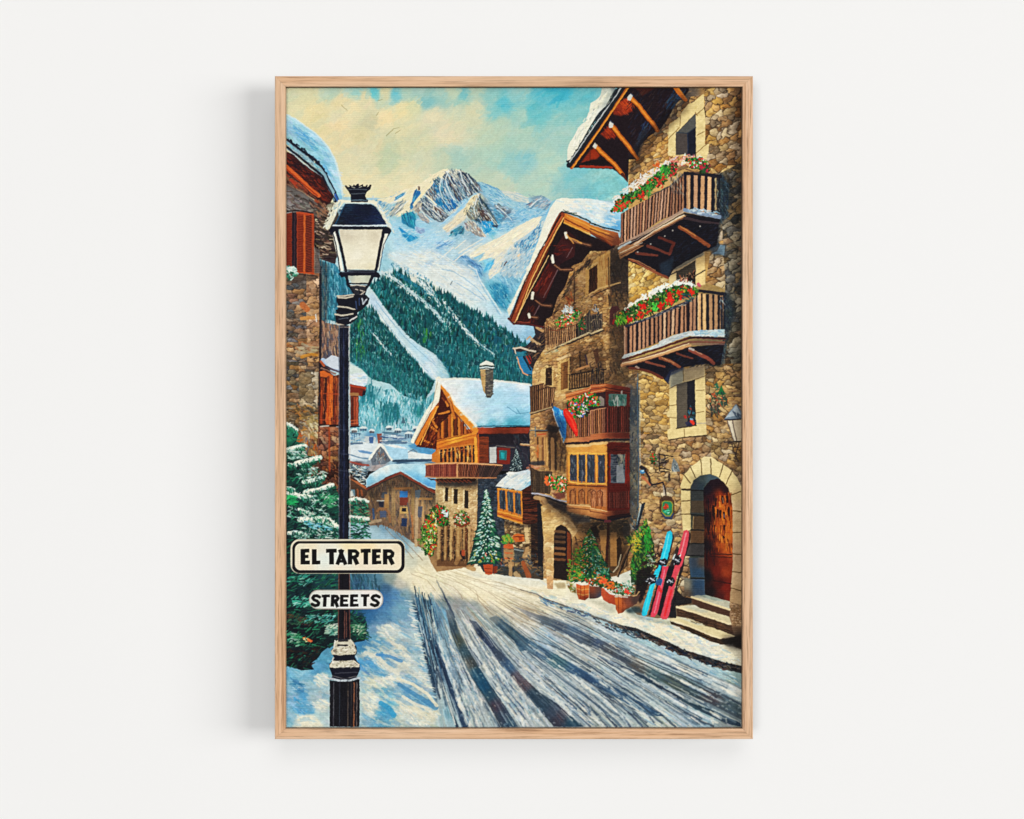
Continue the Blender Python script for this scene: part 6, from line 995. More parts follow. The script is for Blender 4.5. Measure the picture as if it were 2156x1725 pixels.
fill('C3 1078,895 1112,805 1180,750 1290,736 1380,770 1400,800 1290,800 1230,860 1215,910', 'C3 1120,850,444c50 1200,780,54605c 1300,760,4c5c64 1180,870,3c5058', 3)
poly('C3 1075,910 1215,918 1220,1165 1085,1165', '4c504c'); poly('C3 1085,1020 1220,1020 1220,1150 1085,1150', '6c5840', .9, 4); poly('C3 1105,1185 1222,1185 1225,1330 1100,1330', '6c5438'); poly('C3 1075,1345 1225,1345 1225,1475 1080,1475', '7c5c3c'); poly('C3 1020,1490 1225,1490 1230,1610 1075,1620 1020,1600', '54504c'); poly('C3 1060,1630 1230,1620 1232,1725 D3 1230,120 1085,120 1060,0', '4c5450')
fill('D3 1010,130 1225,130 1235,320 1085,325 1010,310', 'D3 1040,200,8c8470 1150,200,3c607c 1150,280,4c6478 1040,290,5c4c3c', 3); fill('C3 1060,1640 1232,1630 1232,1725 D3 1230,120 1085,115', 'C3 1100,1680,4c5c6c 1200,1680,7c6450 D3 1150,60,3c6480', 3, .9)
lines('C3 985,903 1215,912/C3 1080,1170 1225,1180/C3 1080,1335 1225,1340/C3 1030,1482 1225,1482/C3 1030,1610 1230,1615/D3 1085,130 1225,135', 13, '1c1c20', .9); line('C3 1110,1190 1105,1320', 9, 'e8c88c', .7); line('D3 1090,140 1225,148', 8, '7c90a0', .7)
poly('C3 1000,1170 1078,1185 1085,1325 1010,1330 1000,1260', 'ecd498')
fill('C3 1215,910 1225,880 1290,800 1370,778 1430,815 1480,880 1515,980 1530,1100 1532,1725 D3 1525,60 1500,385 1235,318 1225,0 C3 1225,1200', '''C3 1250,900,181020 1350,820,24101c 1450,900,2c1018 1300,1000,3c101c 1260,1200,1c101c 1260,1500,1c1018 1500,980,5c2010 1400,960,8c3814 1350,1050,8c3c14 1400,1100,c06c20 1450,1200,c87424 1500,1150,b05c18
 1380,1300,b45c18 1450,1400,bc6820 1500,1350,c8702c 1320,1200,5c2410 1330,1400,602410 1400,1500,a05018 1470,1550,bc6424 1350,1550,5c1c10 1300,1650,4c140f 1450,1650,7c2c14 1500,1600,a04c20 D3 1450,60,903c18 1350,60,6c1c10 1260,100,141018 1400,180,4c1410 1450,220,7c2414 1400,330,4c1814 1480,330,7c2c18 1280,280,1c1014''', 4)
dabs('C3 1330,960 1520,960 1528,1560 1350,1560', 130, 80, 12, 'c87020 8c3c14 d88430 5c2410 a85018', 86, 8, .7); dabs('C3 1235,950 1340,950 1350,1700 1240,1700', 60, 80, 12, '240f18 3c1018 140c14', 87, 6, .7)
for s in ('C3 1420,980 1425,1050', 'C3 1437,1150 1440,1210', 'C3 1325,1080 1330,1200', 'C3 1440,1290 1440,1330', 'C3 1355,1000 1345,1080', 'C3 1490,1100 1495,1180', 'C3 1435,1410 1440,1420', 'C3 1370,1120 1372,1190', 'C3 1470,980 1475,1040', 'C3 1398,1130 1400,1200'): line(s, (24, 14), '2c1210', .95)
line('C3 1425,990 1430,1040', 8, '9c8468', .9); line('C3 1438,1165 1440,1200', 7, '8c98a0', .8); lines('C3 1290,1590 1520,1600/C3 1290,1620 1520,1630/D3 1310,150 1520,190', 9, '2c0f0f', .9)
# steps
poly('D3 1480,390 1640,420 1640,900 1540,860 1500,640', '94785c'); stones('D3 1495,380 1640,420 1640,640 1530,640', 30, 12, '9c7c5c 8c7050 a88864', '5c4838', 10, 30, .2, .8); poly('D3 1500,640 1640,650 1640,900 1540,850', '5c4838', .8, 12)
poly('D3 1090,330 1095,400 1210,465 1300,490 1500,545 1500,400', '54382a'); poly('D3 1088,325 1150,312 1245,310 1500,378 1497,470 1400,440 1250,385', 'b8b49c'); line('D3 1092,330 1250,385 1400,435 1497,465', 22, 'e0c898'); poly('D3 1150,315 1245,310 1450,370 1350,372', '84948c', .6, 4)
poly('D3 928,440 935,540 1060,570 1300,670 1545,750 1520,640 1200,520', '503828'); poly('D3 928,435 1060,418 1215,458 1495,545 1520,630 1470,625 1240,540 1000,460', 'd4c49c'); line('D3 932,440 1100,490 1300,555 1500,620', 20, 'e8d0a0'); poly('D3 1000,430 1080,420 1280,490 1200,500', 'b0b4a4', .6, 5)
poly('D3 855,590 870,625 980,660 1100,720 1300,810 1420,845 1560,830 1580,760 1300,720', '44301f'); poly('D3 850,570 930,542 1060,560 1240,630 1400,690 1560,752 1500,768 1395,778 1270,735 1100,660 950,600', 'dcc898'); line('D3 860,578 1000,615 1150,680 1300,745 1400,772 1540,755', 18, 'ecd4a4'); poly('D3 930,545 1060,562 1250,640 1150,630', 'b8bcac', .7, 5)
grain('D3 935,470 1500,650 1520,720 1100,600', 40, 17, 9, '2c1c14', '8c6848', 60, .6); grain('D3 870,605 1400,800 1400,830 1000,690', 30, 20, 9, '241810', '8c6848', 60, .6); poly('D3 1400,790 1640,740 1640,880 1450,850', '2c241f', .7, 10); poly('D3 1000,330 1090,340 1090,400 920,430 925,560 850,545 930,250', '14141c', .85, 4)
# fir right of the door, skis leaning
poly('C3 430,1720 500,1450 600,1200 640,1340 690,1500 700,1725 D3 560,200 440,200', '1c3c24', .9, 4); dabs('C3 380,1420 560,1300 600,1210 640,1400 690,1600 700,1725 D3 540,180 430,100 C3 440,1600', 330, 34, 13, '2c6c30 348838 1a4c24 4c9c3c 6c8834 8c9438 245428', 65, 50, .9)
dabs('C3 570,1350 640,1300 660,1500 600,1600', 60, 34, 12, '34943c 44a844 247c30', 70, 40, .9); dabs('C3 400,1420 560,1380 540,1560 420,1560', 50, 34, 12, 'c8a838 e0b840 94a838', 30, 50, .8); dabs('C3 620,1600 700,1600 690,1725 620,1725', 24, 30, 14, 'd8dcd0 8c9c8c', 30, 50, .6)
dabs('C3 620,1560 820,1500 760,1725 D3 640,150 560,340 480,330 540,60', 120, 34, 16, '241a1c 3c2824 5c3c2c 1c1418', 30, 60, .8); poly('D3 500,50 640,0 660,100 560,360 540,400 480,330', '1c1618', .85, 6)
lines('C3 430,1500 370,1600 320,1725 D3 290,110/C3 460,1480 400,1580 370,1725', (16, 14), '8c7050', .95); line('C3 440,1500 350,1725 D3 300,110', (14, 16), '241c1c', .9); line('C3 330,1600 300,1725 D3 250,60', 14, 'e0d4b4', .8)
SKB = '1a1620'
poly('C3 880,1360 900,1420 850,1640 800,1725 D3 790,0 D3 700,520 620,530 690,300 760,0', SKB, .8, 3); poly('C3 1060,1340 1080,1380 1070,1480 1010,1660 D3 1000,30 940,200 900,420 850,540 800,560 900,300', SKB, .85, 3); poly('D3 840,0 920,0 820,300 760,540 720,520 790,200', SKB, .95); poly('C3 930,1500 960,1540 900,1725 D3 860,100 820,100', SKB, .7, 4)
def ski(s, c, hi, e): poly(s, c); line(hi, 14, e, .7)
ski('C3 815,1400 832,1350 860,1343 882,1365 884,1420 862,1520 832,1640 812,1725 D3 765,0 735,90 690,210 660,330 635,430 605,525 580,538 555,528 552,500 590,360 640,210 690,60 C3 735,1725 770,1580', '28c0dc', 'C3 845,1380 820,1520 770,1700', '7ce4ec'); line('D3 700,80 640,260 590,480', 16, '50dce4', .8)
ski('D3 780,0 845,0 800,130 775,260 750,400 720,505 690,550 650,545 652,510 700,330 750,130', 'd8485c', 'D3 800,40 740,300 690,500', 'ec8c98'); ski('C3 1005,1350 1035,1330 1062,1352 1060,1420 1030,1560 985,1725 D3 975,0 930,120 900,270 870,400 850,520 820,572 780,570 755,555 760,520 800,380 850,210 890,60 C3 905,1725 950,1560 985,1420', 'd8505c', 'C3 1030,1370 1000,1500 960,1640', 'f09ca0'); line('D3 870,260 830,420 800,530', 24, 'e03038', .9); line('D3 740,230 760,270', 34, 'd83030', .9)
dabs('C3 890,1620 970,1600 960,1700 890,1700', 12, 40, 18, 'd0d4cc 34343c 24242c', -50, 30, .95)
dabs('D3 590,130 700,90 710,180 620,200', 14, 44, 20, 'a8b0b8 24242c 5c6c84 181820', -20, 30, .95); poly('D3 700,170 740,120 780,150 760,210 710,200', '2c5c84'); poly('D3 820,160 850,120 900,125 915,160 880,220 840,210', '20202c'); line('D3 830,170 870,130 880,190', 16, 'd8dcdc', .9); lines('D3 600,150 680,110/D3 630,180 690,150', 12, 'd8dcdc', .8)
for s_ in ('C3 735,1660 800,1640 835,1665 825,1710 770,1725 720,1700', 'C3 905,1640 950,1610 985,1650 960,1710 905,1715', 'D3 625,120 680,95 712,130 700,180 650,190', 'D3 835,125 890,115 915,160 880,220 840,190'):
    poly(s_, '1c1c26'); q_ = P(s_); c_ = q_.mean(0); stroke([c_ + [-26, -12], c_ + [18, 10]], 16, 10, 'c8ccd0', .9); stroke([c_ + [-10, 18], c_ + [20, -18]], 9, 7, 'a0a8b0', .8)
line('D3 570,150 640,150', (12, 16), '24242c', .9)
# potted plants and the christmas tree
dabs('C3 -240,1700 0,1480 200,1600 260,1725 D3 180,160 0,170 -200,150', 40, 40, 14, '14382c 1c4c34', 60, 50, .8)
conifer(-5, 1335, 1890, 235, 'C3', '184c34 1f5c3c 123c30', '3c8c3c 64ac3c 2c7444', 'e4d8a0 a8c8c0 c8d8c8 c8683c c89c3c', .18, 560)
dabs('C2 1480,1560 1560,1500 1600,1725 D2 1560,150 1400,140 1400,20', 110, 34, 14, '4c8c30 6c9c38 8c9c38 2c6c2c c87838', 40, 60, .9)
dabs('C3 20,1480 100,1600 200,1725 D3 190,120 60,140 0,0', 90, 34, 14, '1c6c54 2c8468 1c5c4c 88c0b0', 50, 60, .8); dabs('C3 -150,1550 100,1725 D3 100,100 -200,100', 12, 20, 16, 'd0643c d8943c c84c2c', 0, 60, .85)
def pot(s, c, d): fill(s, c, 3); 
pot('D2 1500,185 1560,200 1640,190 1635,340 1590,368 1530,355 1505,290', 'D2 1520,220,c8602c 1580,250,d87c38 1530,300,c86430 1600,300,d06c34 1600,350,7c2c18', 0); lines('D2 1505,240 1560,255 1635,245/D2 1510,290 1570,310 1630,300', 10, 'e8a860', .8); line('D2 1500,180 1565,200 1645,185', 14, 'e0dcc8', .9); lines('D2 1545,210 1550,350/D2 1590,210 1590,355', 7, '7c3018', .7)
pot('D2 1390,150 1500,190 1500,290 1440,270 1400,210', 'D2 1430,200,c8b080 1470,250,94783c 1480,200,e8e4d0', 0); dabs('D2 1400,180 1500,200 1500,270 1430,260', 20, 26, 14, 'c89c38 5c8c34 e0e0d0 8c6434', 40, 60, .85); poly('D2 1260,180 1380,175 1390,240 1300,240', 'a89470', .8, 5)
pot('D2 1640,200 1652,200 D3 0,195 130,205 120,320 80,345 0,350 D2 1640,345', 'D3 20,250,8c4828 80,250,6c4c40 100,310,4c4c5c 20,320,5c3c34', 0); line('D3 0,205 125,215', 16, 'd0ccb8', .9)
pot('D3 120,235 160,240 270,310 290,420 200,400 140,360 118,310', 'D3 150,290,c05c38 200,330,b45030 240,370,a84c2c', 0); line('D3 160,245 210,290 290,305', 18, 'dcdccc', .95)
pot('D3 262,320 300,315 490,320 540,300 500,400 380,470 350,500 300,512 275,470', 'D3 290,380,d0702c 320,450,c06430 400,380,7c4838 470,360,4c3c38 350,480,8c4c2c', 0); line('D3 265,325 400,330', 14, 'c8ccc0', .8); lines('D3 300,330 305,490/D3 350,330 350,480', 8, '7c3418', .7); line('D3 460,320 500,310 525,275', 14, 'b89468', .9)
flowers('D3 -60,140 60,120 160,100 190,160 280,180 380,220 470,220 460,300 300,300 200,240 60,190 0,190', 190, 'd05c2c c8442c d0803c c03434', '346c30 688c38 244c2c 4c7844', 'dce0d0', 32); dabs('D3 280,180 470,160 470,300 300,290', 60, 30, 12, '3c7c4c 8cb09c 2c5c3c c8d4c4', 40, 60, .85); dabs('D3 100,130 180,120 170,180 110,180', 14, 28, 20, 'e8582c f07040', 0, 60, .9); dabs('D3 380,250 440,250 430,290 380,290', 8, 26, 20, 'e04438', 0, 60, .9); dabs('D3 180,170 280,170 260,240 190,230', 14, 28, 18, 'e08028 d86c28', 0, 60, .9)
poly('D3 380,460 480,430 540,440 560,500 480,500 400,500', '2c444c', .8, 8)
# ---------------------------------------------------------------- painted shadows of the picture
B_ = '24283c'
shade('A3 410,820 560,560 760,330 950,120 1060,60 1060,260 860,470 720,640 560,860 440,1040', B_, .42, 30)
shade('A3 1500,-50 1700,-50 B3 1700,1725 C3 1700,900 1600,600 1560,0 B3 1540,1200 1560,600 1500,100 A3 1520,900', '5c4c44', .38, 60)
shade('B3 850,180 1240,20 1400,20 1420,130 1240,190 900,330', B_, .3, 24)
shade('B3 850,1340 1240,1250 1420,1260 1400,1380 1200,1420 860,1560', B_, .32, 24)
shade('B2 1160,860 1650,80 B3 410,40 410,240 200,420 B2 1560,760 1400,620 1240,760', B_, .2, 34)
shade('B3 215,60 415,60 415,1480 215,1480', '34303c', .22, 30)
shade('B2 1400,1100 1652,1060 B3 200,1050 200,1480 B2 1400,1560', '6c5c50', .2, 30)
shade('C2 1200,60 1400,150 1400,720 1240,700 1180,300', '3c3434', .42, 26)
shade('C2 1160,980 1400,1060 1652,1200 C3 430,1200 440,1420 0,1400 C2 1500,1380 1300,1180 1180,1120', B_, .5, 34)
shade('C2 1460,1450 C3 0,1340 420,1300 420,1725 D3 260,60 D2 1652,80 C2 1460,1725', '4c3c34', .35, 40)
shade('C3 175,390 432,395 432,1190 180,1200', '6c4444', .35, 14)
shade('B3 165,1490 432,1530 428,1725 C3 430,350 168,350', '6c4c44', .35, 14)
shade('C2 0,790 445,790 445,900 0,880', B_, .4, 16)
shade('C2 0,1290 400,1290 400,1725 0,1700', '8c7050', .2, 24)
shade('C1 900,860 1262,730 1652,930 1652,1100 1250,900 960,1000', B_, .35, 24)
shade('C1 720,880 960,900 1180,1100 1400,1300 1400,1500 900,1300 720,1100', '6c645c', .25, 34)
shade('C3 960,700 1080,640 1100,1330 980,1330', 'a89c8c', .2, 12)
shade('D3 1400,760 1640,700 1640,900 1500,900', B_, .5, 24)
shade('C3 1080,735 1240,735 1240,1725 D3 1235,330 1080,330', '54586c', .35, 18)
shade('D3 260,420 620,560 900,590 860,640 500,560', '6c8494', .5, 16)
shade('D2 1380,160 1652,330 D3 280,420 260,520 0,380 D2 1500,330', '7c8c94', .35, 20)
# deep recesses between beams, warm catches of light
for q_ in ('A3 320,1725 1010,1420 1390,1470 1360,1725 B3 840,350', 'B3 420,1320 1080,1090 1440,1070 1400,1290 860,1380'): shade(q_, '8c8090', .3, 10)
for q_, w_ in (('B3 1160,540 1160,900', 8), ('A3 1060,1000 1062,1330', 8)): line(q_, w_, 'f0d0a0', .6)
# ---------------------------------------------------------------- left house
fill('A1 480,1250 560,1280 600,1400 600,1725 B1 560,200 400,150 380,0 A1 380,1500', 'A1 500,1450,4c4844 480,1650,3c342c B1 450,60,5c4438 500,140,3c3034', 3)
dabs('A1 330,1400 520,1480 540,1725 B1 540,150 400,150 380,0', 110, 60, 16, '241c20 6c5c4c 94806c 3c3434 c0ac94 342428', 12, 20, .85)
poly('B1 395,160 500,200 480,800 400,820', '34545c', .6, 8); dabs('B1 400,160 470,200 470,800 400,800', 120, 60, 12, '24404c 3c5c68 5c6460 2c3440 6c7470', 86, 8, .7)
fill('B1 395,790 460,830 600,860 605,1240 395,1260', 'B1 430,900,8c6858 470,1000,5c5054 550,950,a08068 560,1100,b08c6c 430,1100,946c50 500,880,7c6854 480,1150,4c5060', 3); dabs('B1 400,830 600,870 600,1220 400,1240', 110, 60, 13, '5c4c48 a4846c 3c3840 b8987c 4c586c', 84, 12, .7)
dabs('A1 470,1290 560,1250 600,1300 520,1400 460,1480', 60, 34, 14, '8c8874 c8c0a0 5c5850 e4dcc0', -60, 30, .8)
WLF = 'A1 0,1050 200,1150 440,1310 480,1400 420,1500 350,1400 335,1725 B1 345,40 395,250 395,1725 C1 390,400 560,500 600,1300 0,1300'
fill(WLF, 'A1 100,1200,64605c 200,1250,74706c 80,1300,94908c 300,1350,5c5450 400,1450,5c4838 B1 360,100,8c7868 80,350,5c4c40 300,380,8c7458 C1 100,100,8c7048', 3)
dabs('A1 36,1120 300,1260 460,1340 420,1480 340,1380 40,1370', 120, 50, 16, '5c5854 84807c 443c38 948c80 6c5c54', 20, 25, .7)
dabs('A1 340,1420 460,1400 500,1725 345,1725', 80, 60, 14, '2c2420 6c5444 94846c 3c3028 443838', 25, 20, .8)
stones('B1 0,310 340,310 345,0 400,240 400,1725 C1 395,380 240,420 0,420', 88, 40, 'a88460 8c7864 7c6858 b89064 6c6864 94705c 5c6468 a88c6c', '241c1e', 3, 21, .17, .8)
stones('B1 250,300 400,300 395,1250 250,1250', 130, 96, 'c09468 b48c6c a8845c b89474 c89c6c', '2c2420', 5, 22, .1, .8)
stones('B1 0,700 250,760 260,1250 0,1250', 120, 46, 'a8845c 8c7058 70685c 94806c b07c50 6c6c70', '241c1e', 2, 23, .15, .8)
stones('B1 160,1360 380,1360 370,1725 C1 380,400 200,400 180,0', 160, 120, 'a49880 b0a48c 948468 a89478 b0845c', '28221f', 0, 24, .09, .8)
stones('B1 0,1250 170,1250 170,1725 C1 180,300 0,300', 100, 44, '7c6c54 8c7c60 6c6450 94744c 5c5c5c 84684c', '221c1c', 4, 25, .15, .8)
dabs('B1 180,1060 370,1060 360,1160 170,1170', 20, 60, 26, 'b0a080 a89c84', 0, 20, .6); line('B1 200,1200 300,1170 360,1180', 34, 'c88c38', .8); line('B1 210,640 260,690', (70, 60), 'c0703c', .8); line('B1 200,785 330,775', 40, 'c88c4c', .85)
dabs('C1 40,0 380,0 380,500 200,420 60,300', 150, 50, 18, '8c6c3c 6c5838 a8844c 4c3c2c b87c38 5c5040', 20, 40, .6); dabs('C1 260,130 370,130 370,340 280,340', 24, 50, 28, 'c8b890 a89468 8c7448', 70, 30, .8); dabs('C1 120,280 200,280 200,380 130,370', 12, 40, 22, 'b0682c a0542c', 20, 40, .9)
dabs('C1 240,360 380,380 380,700 260,640', 70, 50, 18, 'a85c2c 8c6c48 5c3c28 6c7078 b89468', 80, 30, .8)
line('B1 400,230 402,800 398,1300 C1 392,0 395,420', 26, '1c1c28', .85); poly('B1 345,20 390,40 402,300 345,300', '6c6460', .8, 4); line('B1 350,740 360,820', 12, 'e0dcd0', .8)
poly('B1 36,320 345,310 340,370 200,400 40,420', '4c4440', .6, 8)
# shutters
poly('A1 30,1385 95,1372 105,1725 B1 100,230 30,235', '86381f'); poly('A1 95,1370 148,1368 150,1725 B1 145,270 95,230', '241c28'); poly('A1 145,1368 320,1388 335,1420 332,1725 B1 330,300 150,275', '944022')
line('A1 232,1400 228,1725 B1 228,300', 20, 'c0642c'); line('A1 318,1400 320,1725 B1 318,300', 22, 'a04a26'); line('A1 150,1372 320,1392', 20, 'b85028', .9); line('A1 125,1380 125,1725 B1 120,240', 14, '4c3038', .8)
for i in range(34):
    y = 1410 + i * 18
    line('A1 160,%d 215,%d' % (y, y + 4), 8, '5c1c14', .8); line('A1 248,%d 305,%d' % (y + 6, y - 6), 9, '34181c', .85); line('A1 40,%d 85,%d' % (y, y + 3), 8, '5c1c18', .7)
line('A1 36,1360 145,1350 320,1375', 16, '241c20', .8); line('B1 150,285 330,305', 14, 'c0501f', .9); line('B1 150,310 345,325', 10, '2c2024', .7)
dabs('B1 36,240 110,230 165,290 150,350 80,370 36,340', 46, 34, 20, '5ca888 2c7c64 b8dcc8 e0ecd8 1c5c4c', 10, 60, .9)
dabs('B1 40,230 130,235 150,280 60,290', 14, 34, 18, 'd8e8d8 b0d8c8', 10, 30, .9)
# timber gallery behind the pole
line('B1 430,1235 520,1290 600,1340', (50, 60), 'a8bcd4'); poly('B1 440,1240 520,1180 605,1200 605,1340 500,1310', 'c4ccd4', 1, 3); line('B1 420,1290 520,1330 600,1360', 20, '54404c', .9); line('B1 410,1320 560,1380', 22, '8c6c60', .9)
poly('B1 395,1350 470,1345 550,1400 605,1390 605,1725 C1 605,215 385,210 385,0 B1 400,1725', '5c2c1c')
line('B1 405,1250 440,1290', 28, 'b8643c', .9); poly('B1 395,1355 440,1350 545,1400 560,1430 500,1420 400,1410', 'c8682c')
for x, w, c in ((415, 22, '9c4420'), (450, 12, '34181c'), (480, 26, 'c85c24'), (515, 40, 'd8702c'), (560, 22, '7c3420'), (590, 18, '94583c')): line('B1 %d,1430 %d,1725 C1 %d,190' % (x + 8, x, x - 4), w, c, .9)
lines('B1 400,1590 600,1600/C1 400,150 600,165', 14, 'a8502c', .8); dabs('B1 400,1440 600,1440 600,1725 C1 600,190 390,190 B1 400,1700', 70, 80, 10, '34181c b8602c 5c2c1c d88440', 87, 6, .6); line('C1 390,205 600,215', 20, '2c1818', .9)
# snowy canopy right of the pole
poly('B1 715,1480 725,1385 790,1370 880,1380 912,1420 905,1490 850,1530 760,1520', 'd0dce0', 1, 3); dabs('B1 725,1390 900,1400 890,1500 740,1500', 30, 44, 16, 'dce4e4 a8ccdc e8ead8', 5, 20, .8); poly('B1 720,1490 890,1520 885,1600 850,1625 720,1580', '7c3020'); line('B1 720,1505 885,1535', 18, 'b04c28'); poly('B1 860,1560 895,1560 880,1610 850,1620', '24202c')
poly('B1 722,1580 810,1590 815,1725 C1 812,215 725,235', '743c28'); line('B1 730,1600 800,1600', 34, 'a87c50', .9); for_x = ((745, '5c241c'), (770, 'a85030'), (795, 'c0684c'))
for x, c in for_x: line('B1 %d,1640 %d,1725 C1 %d,190' % (x, x, x), 16, c, .9)
lines('C1 728,160 800,155/C1 728,190 805,185', 12, 'b86840', .8); line('C1 725,225 815,220', 16, '1c141c', .9)
# lower brown wall behind the fir
fill('C1 380,215 605,230 605,1420 300,1400 250,700 370,560', 'C1 430,300,7c4c3c 550,300,946850 450,450,6c5450 500,550,94642c 560,560,a07038 450,700,5c3424 550,700,5c3020 500,900,4c2820 560,1000,5c3424 520,1100,4c2818 480,1300,2c2820', 3)
stones('C1 385,225 605,235 605,1300 420,1300 300,950 380,560', 70, 54, '8c5c44 a06c4c 6c4434 94785c 7c4c3c a8744c 5c3c34', '2c1a1a', 4, 27, .2, .8)
shade('C1 385,640 605,640 605,1400 300,1400', '8c7870', .6, 30)
dabs('C1 390,230 600,240 600,1250 420,1250', 90, 40, 11, '4c2820 a8744c 3c2424 b88458', 60, 40, .6)
line('C1 480,560 560,560', (34, 30), 'a87c48', .7)
line('C1 405,220 490,215', 16, 'c8c0b0', .8); line('C1 495,240 500,700', 18, 'a04c24', .8)
# ---------------------------------------------------------------- snow roof
fill('A1 0,300 60,318 130,355 250,445 330,500 420,580 500,680 560,790 600,940 632,1060 640,1190 620,1260 570,1250 540,1130 470,990 400,860 250,740 100,640 0,570', '''A1 60,360,b8dce0 150,400,b4dce4 250,500,a8d4e0 350,560,a0d0e0 450,680,a4d0e4 540,800,b0d8e4 590,950,c0dce4 620,1100,b8d8e4 100,430,9cc8dc 60,480,84b4cc 150,520,80b0d0 150,600,94c4cc 250,600,88b8cc 250,680,88b8c4 350,700,84b8cc 350,640,9cccdc
  400,780,8cc4cc 450,850,78b4d4 500,900,90c4dc 550,1050,94c8e0 430,900,8cc0c8 600,1200,84b8d4 60,550,88b0b8''', 3)
brush('A1 36,320 250,450 500,690 610,1000 630,1200 540,1130 400,860 250,740 36,580', 380, 80, 18, 35, 30, .07, .03, .6)
dabs('A1 120,460 250,500 400,640 330,700 180,600', 50, 70, 12, '4c94c8 6cacd4 5c9cc0', 35, 20, .5); dabs('A1 400,850 500,880 520,1000 450,950', 24, 60, 12, '5c9cc8 78b4d8', 50, 20, .6)
line('A1 36,318 140,365 250,450 340,510 430,600 505,700 560,800 600,950 630,1080 636,1180', (14, 20), 'd4e4dc', .75)
line('A1 20,575 100,630 180,690 260,750 340,800 400,870 450,950 500,1040 550,1140 590,1240', (24, 30), '171c2e')
dabs('A1 60,590 130,610 330,760 430,860 480,980 440,960 300,820 90,670', 60, 34, 18, '14182a 242c40', 40, 30, .9)
line('A1 30,610 100,670 200,745 300,830 390,900 440,970 480,1060 530,1150', (34, 50), '86a8b4', .95); dabs('A1 40,620 200,740 390,890 470,1030 440,1030 300,900 60,680', 60, 34, 12, 'a8c4c8 5c8494 6cc0cc 7c7c74', 42, 20, .7)
line('A1 20,650 100,715 200,790 290,870 380,940 430,990 470,1090 530,1190 560,1250', (26, 30), '1a2034'); line('A1 30,680 130,760 230,850 330,930 410,985', 10, '9cb4c0', .85); line('A1 430,1040 500,1150 550,1240', 16, '7ca0ac', .8); line('A1 560,1180 590,1245', 26, '3c6cac', .9)
poly('A1 0,700 100,740 220,850 330,930 400,975 440,1030 490,1130 540,1200 520,1250 500,1270 440,1310 380,1290 330,1220 240,1160 150,1080 0,1050', '3c1a1c')
dabs('A1 36,720 330,940 500,1150 500,1250 380,1230 100,1000 36,900', 330, 44, 10, '5c2018 2c141c 7c2c1c 24101c 8c381f', 38, 14, .7); poly('A1 0,920 100,960 250,1100 380,1220 330,1230 200,1150 0,1060', '54302a', .8, 8); dabs('A1 36,960 200,1080 440,1290 300,1200 60,1050', 60, 60, 16, '8c4430 6c3c2c a85030 4c2c28 7c5c44', 38, 15, .8)
line('A1 0,850 90,930 200,1030 300,1130 385,1190', (50, 40), 'cc642f'); line('A1 36,900 200,1050 370,1190', 12, '8c3014', .8); line('A1 80,1020 140,1060', 30, 'a84428', .9); line('A1 350,1240 430,1300', 26, 'a05434', .8)
dabs('A1 300,1260 470,1290 500,1400 400,1450 330,1380', 60, 50, 16, '6c5444 94745c 443834 8c6450', 40, 20, .8)
# ---------------------------------------------------------------- near fir on the left
FR = 'C1 0,150 100,220 170,300 140,380 260,420 180,520 420,560 280,680 240,760 470,760 400,840 560,860 600,960 600,1420 C1 950,1440 D1 600,160 700,180 D1 900,600 900,700 880,800 500,860 420,920 380,980 300,1050 330,1110 200,1120 0,1060'
fill(FR, 'C1 60,300,24705c 100,500,145040 60,700,104038 300,700,1c5c48 100,900,14403c 300,950,1c5048 500,1000,244c40 60,1100,0c2830 400,1100,143c38 500,1350,1c5448 200,1300,0f2c34 100,1500,0a2028 D1 200,300,103038 100,600,101c24 500,500,143030 300,800,0c1c20 200,1000,0f1820 800,700,102c34 500,150,1c4c50 800,400,2c5c78', 3)
dabs(FR, 1300, 60, 15, '0f3430 1c5848 0c2028 14443c 246c54 0a181f 1c4c40 2f8060', -22, 35, .85)
dabs('C1 720,1040 900,1050 930,1300 920,1420 720,1420', 170, 50, 14, '1c5848 2c7c5c 14443c 4c9474 0c2c28', 8, 30, .9)
dabs('D1 720,500 880,640 930,760 860,800 730,740', 90, 50, 14, '0c2c2c 1c5848 14443c 3c7450', 20, 30, .9)
for s, w in (('C1 36,190 90,220 150,260', 34), ('C1 30,480 120,455 240,430', 50), ('C1 140,620 250,590 400,555', 50), ('C1 60,620 140,650', 20), ('C1 220,820 330,800 450,755', 40), ('C1 240,930 380,900 530,850', 48), ('C1 30,950 100,940 180,970 300,980', 50), ('C1 40,880 120,900', 26), ('C1 180,1220 330,1225 450,1240 590,1300', 52), ('C1 330,1210 440,1200 540,1250', 34), ('C1 60,1370 160,1360 250,1390', 34), ('C1 720,1010 800,1000 915,1030', 34), ('C1 725,1195 800,1205 915,1215', 40), ('C1 420,980 590,1000', 28), ('C1 170,1110 330,1170', 26)):
    q = P(s); t = 'f'
    line(s, (w * 1.1, w * .9), 'c4d8c8', .92); line(' '.join([s.split()[0]] + ['%s,%f' % (a.split(',')[0], float(a.split(',')[1]) - w * .2) for a in s.split()[1:]]), (w * .65, w * .45), 'eeead0', .95)
    qq = np.vstack([q + [0, -w * .6], (q + [0, w * .5])[::-1]])
    dabs(qq, int(len(q) * 9), 30, 11, 'e4e4cc b0ccc4 d4dccc 8cb4a8 f0ecd4', -25, 30, .85)
    dabs(qq + [0, w * .9], int(len(q) * 10), 34, 11, '1c5c4c 2c7c5c 4c9c80 14403c', 70, 25, .85)
dabs('C1 240,1240 400,1260 560,1330 400,1340 260,1300', 30, 40, 16, '7cb8d0 4c9cb0 94c8c8', 15, 20, .8)
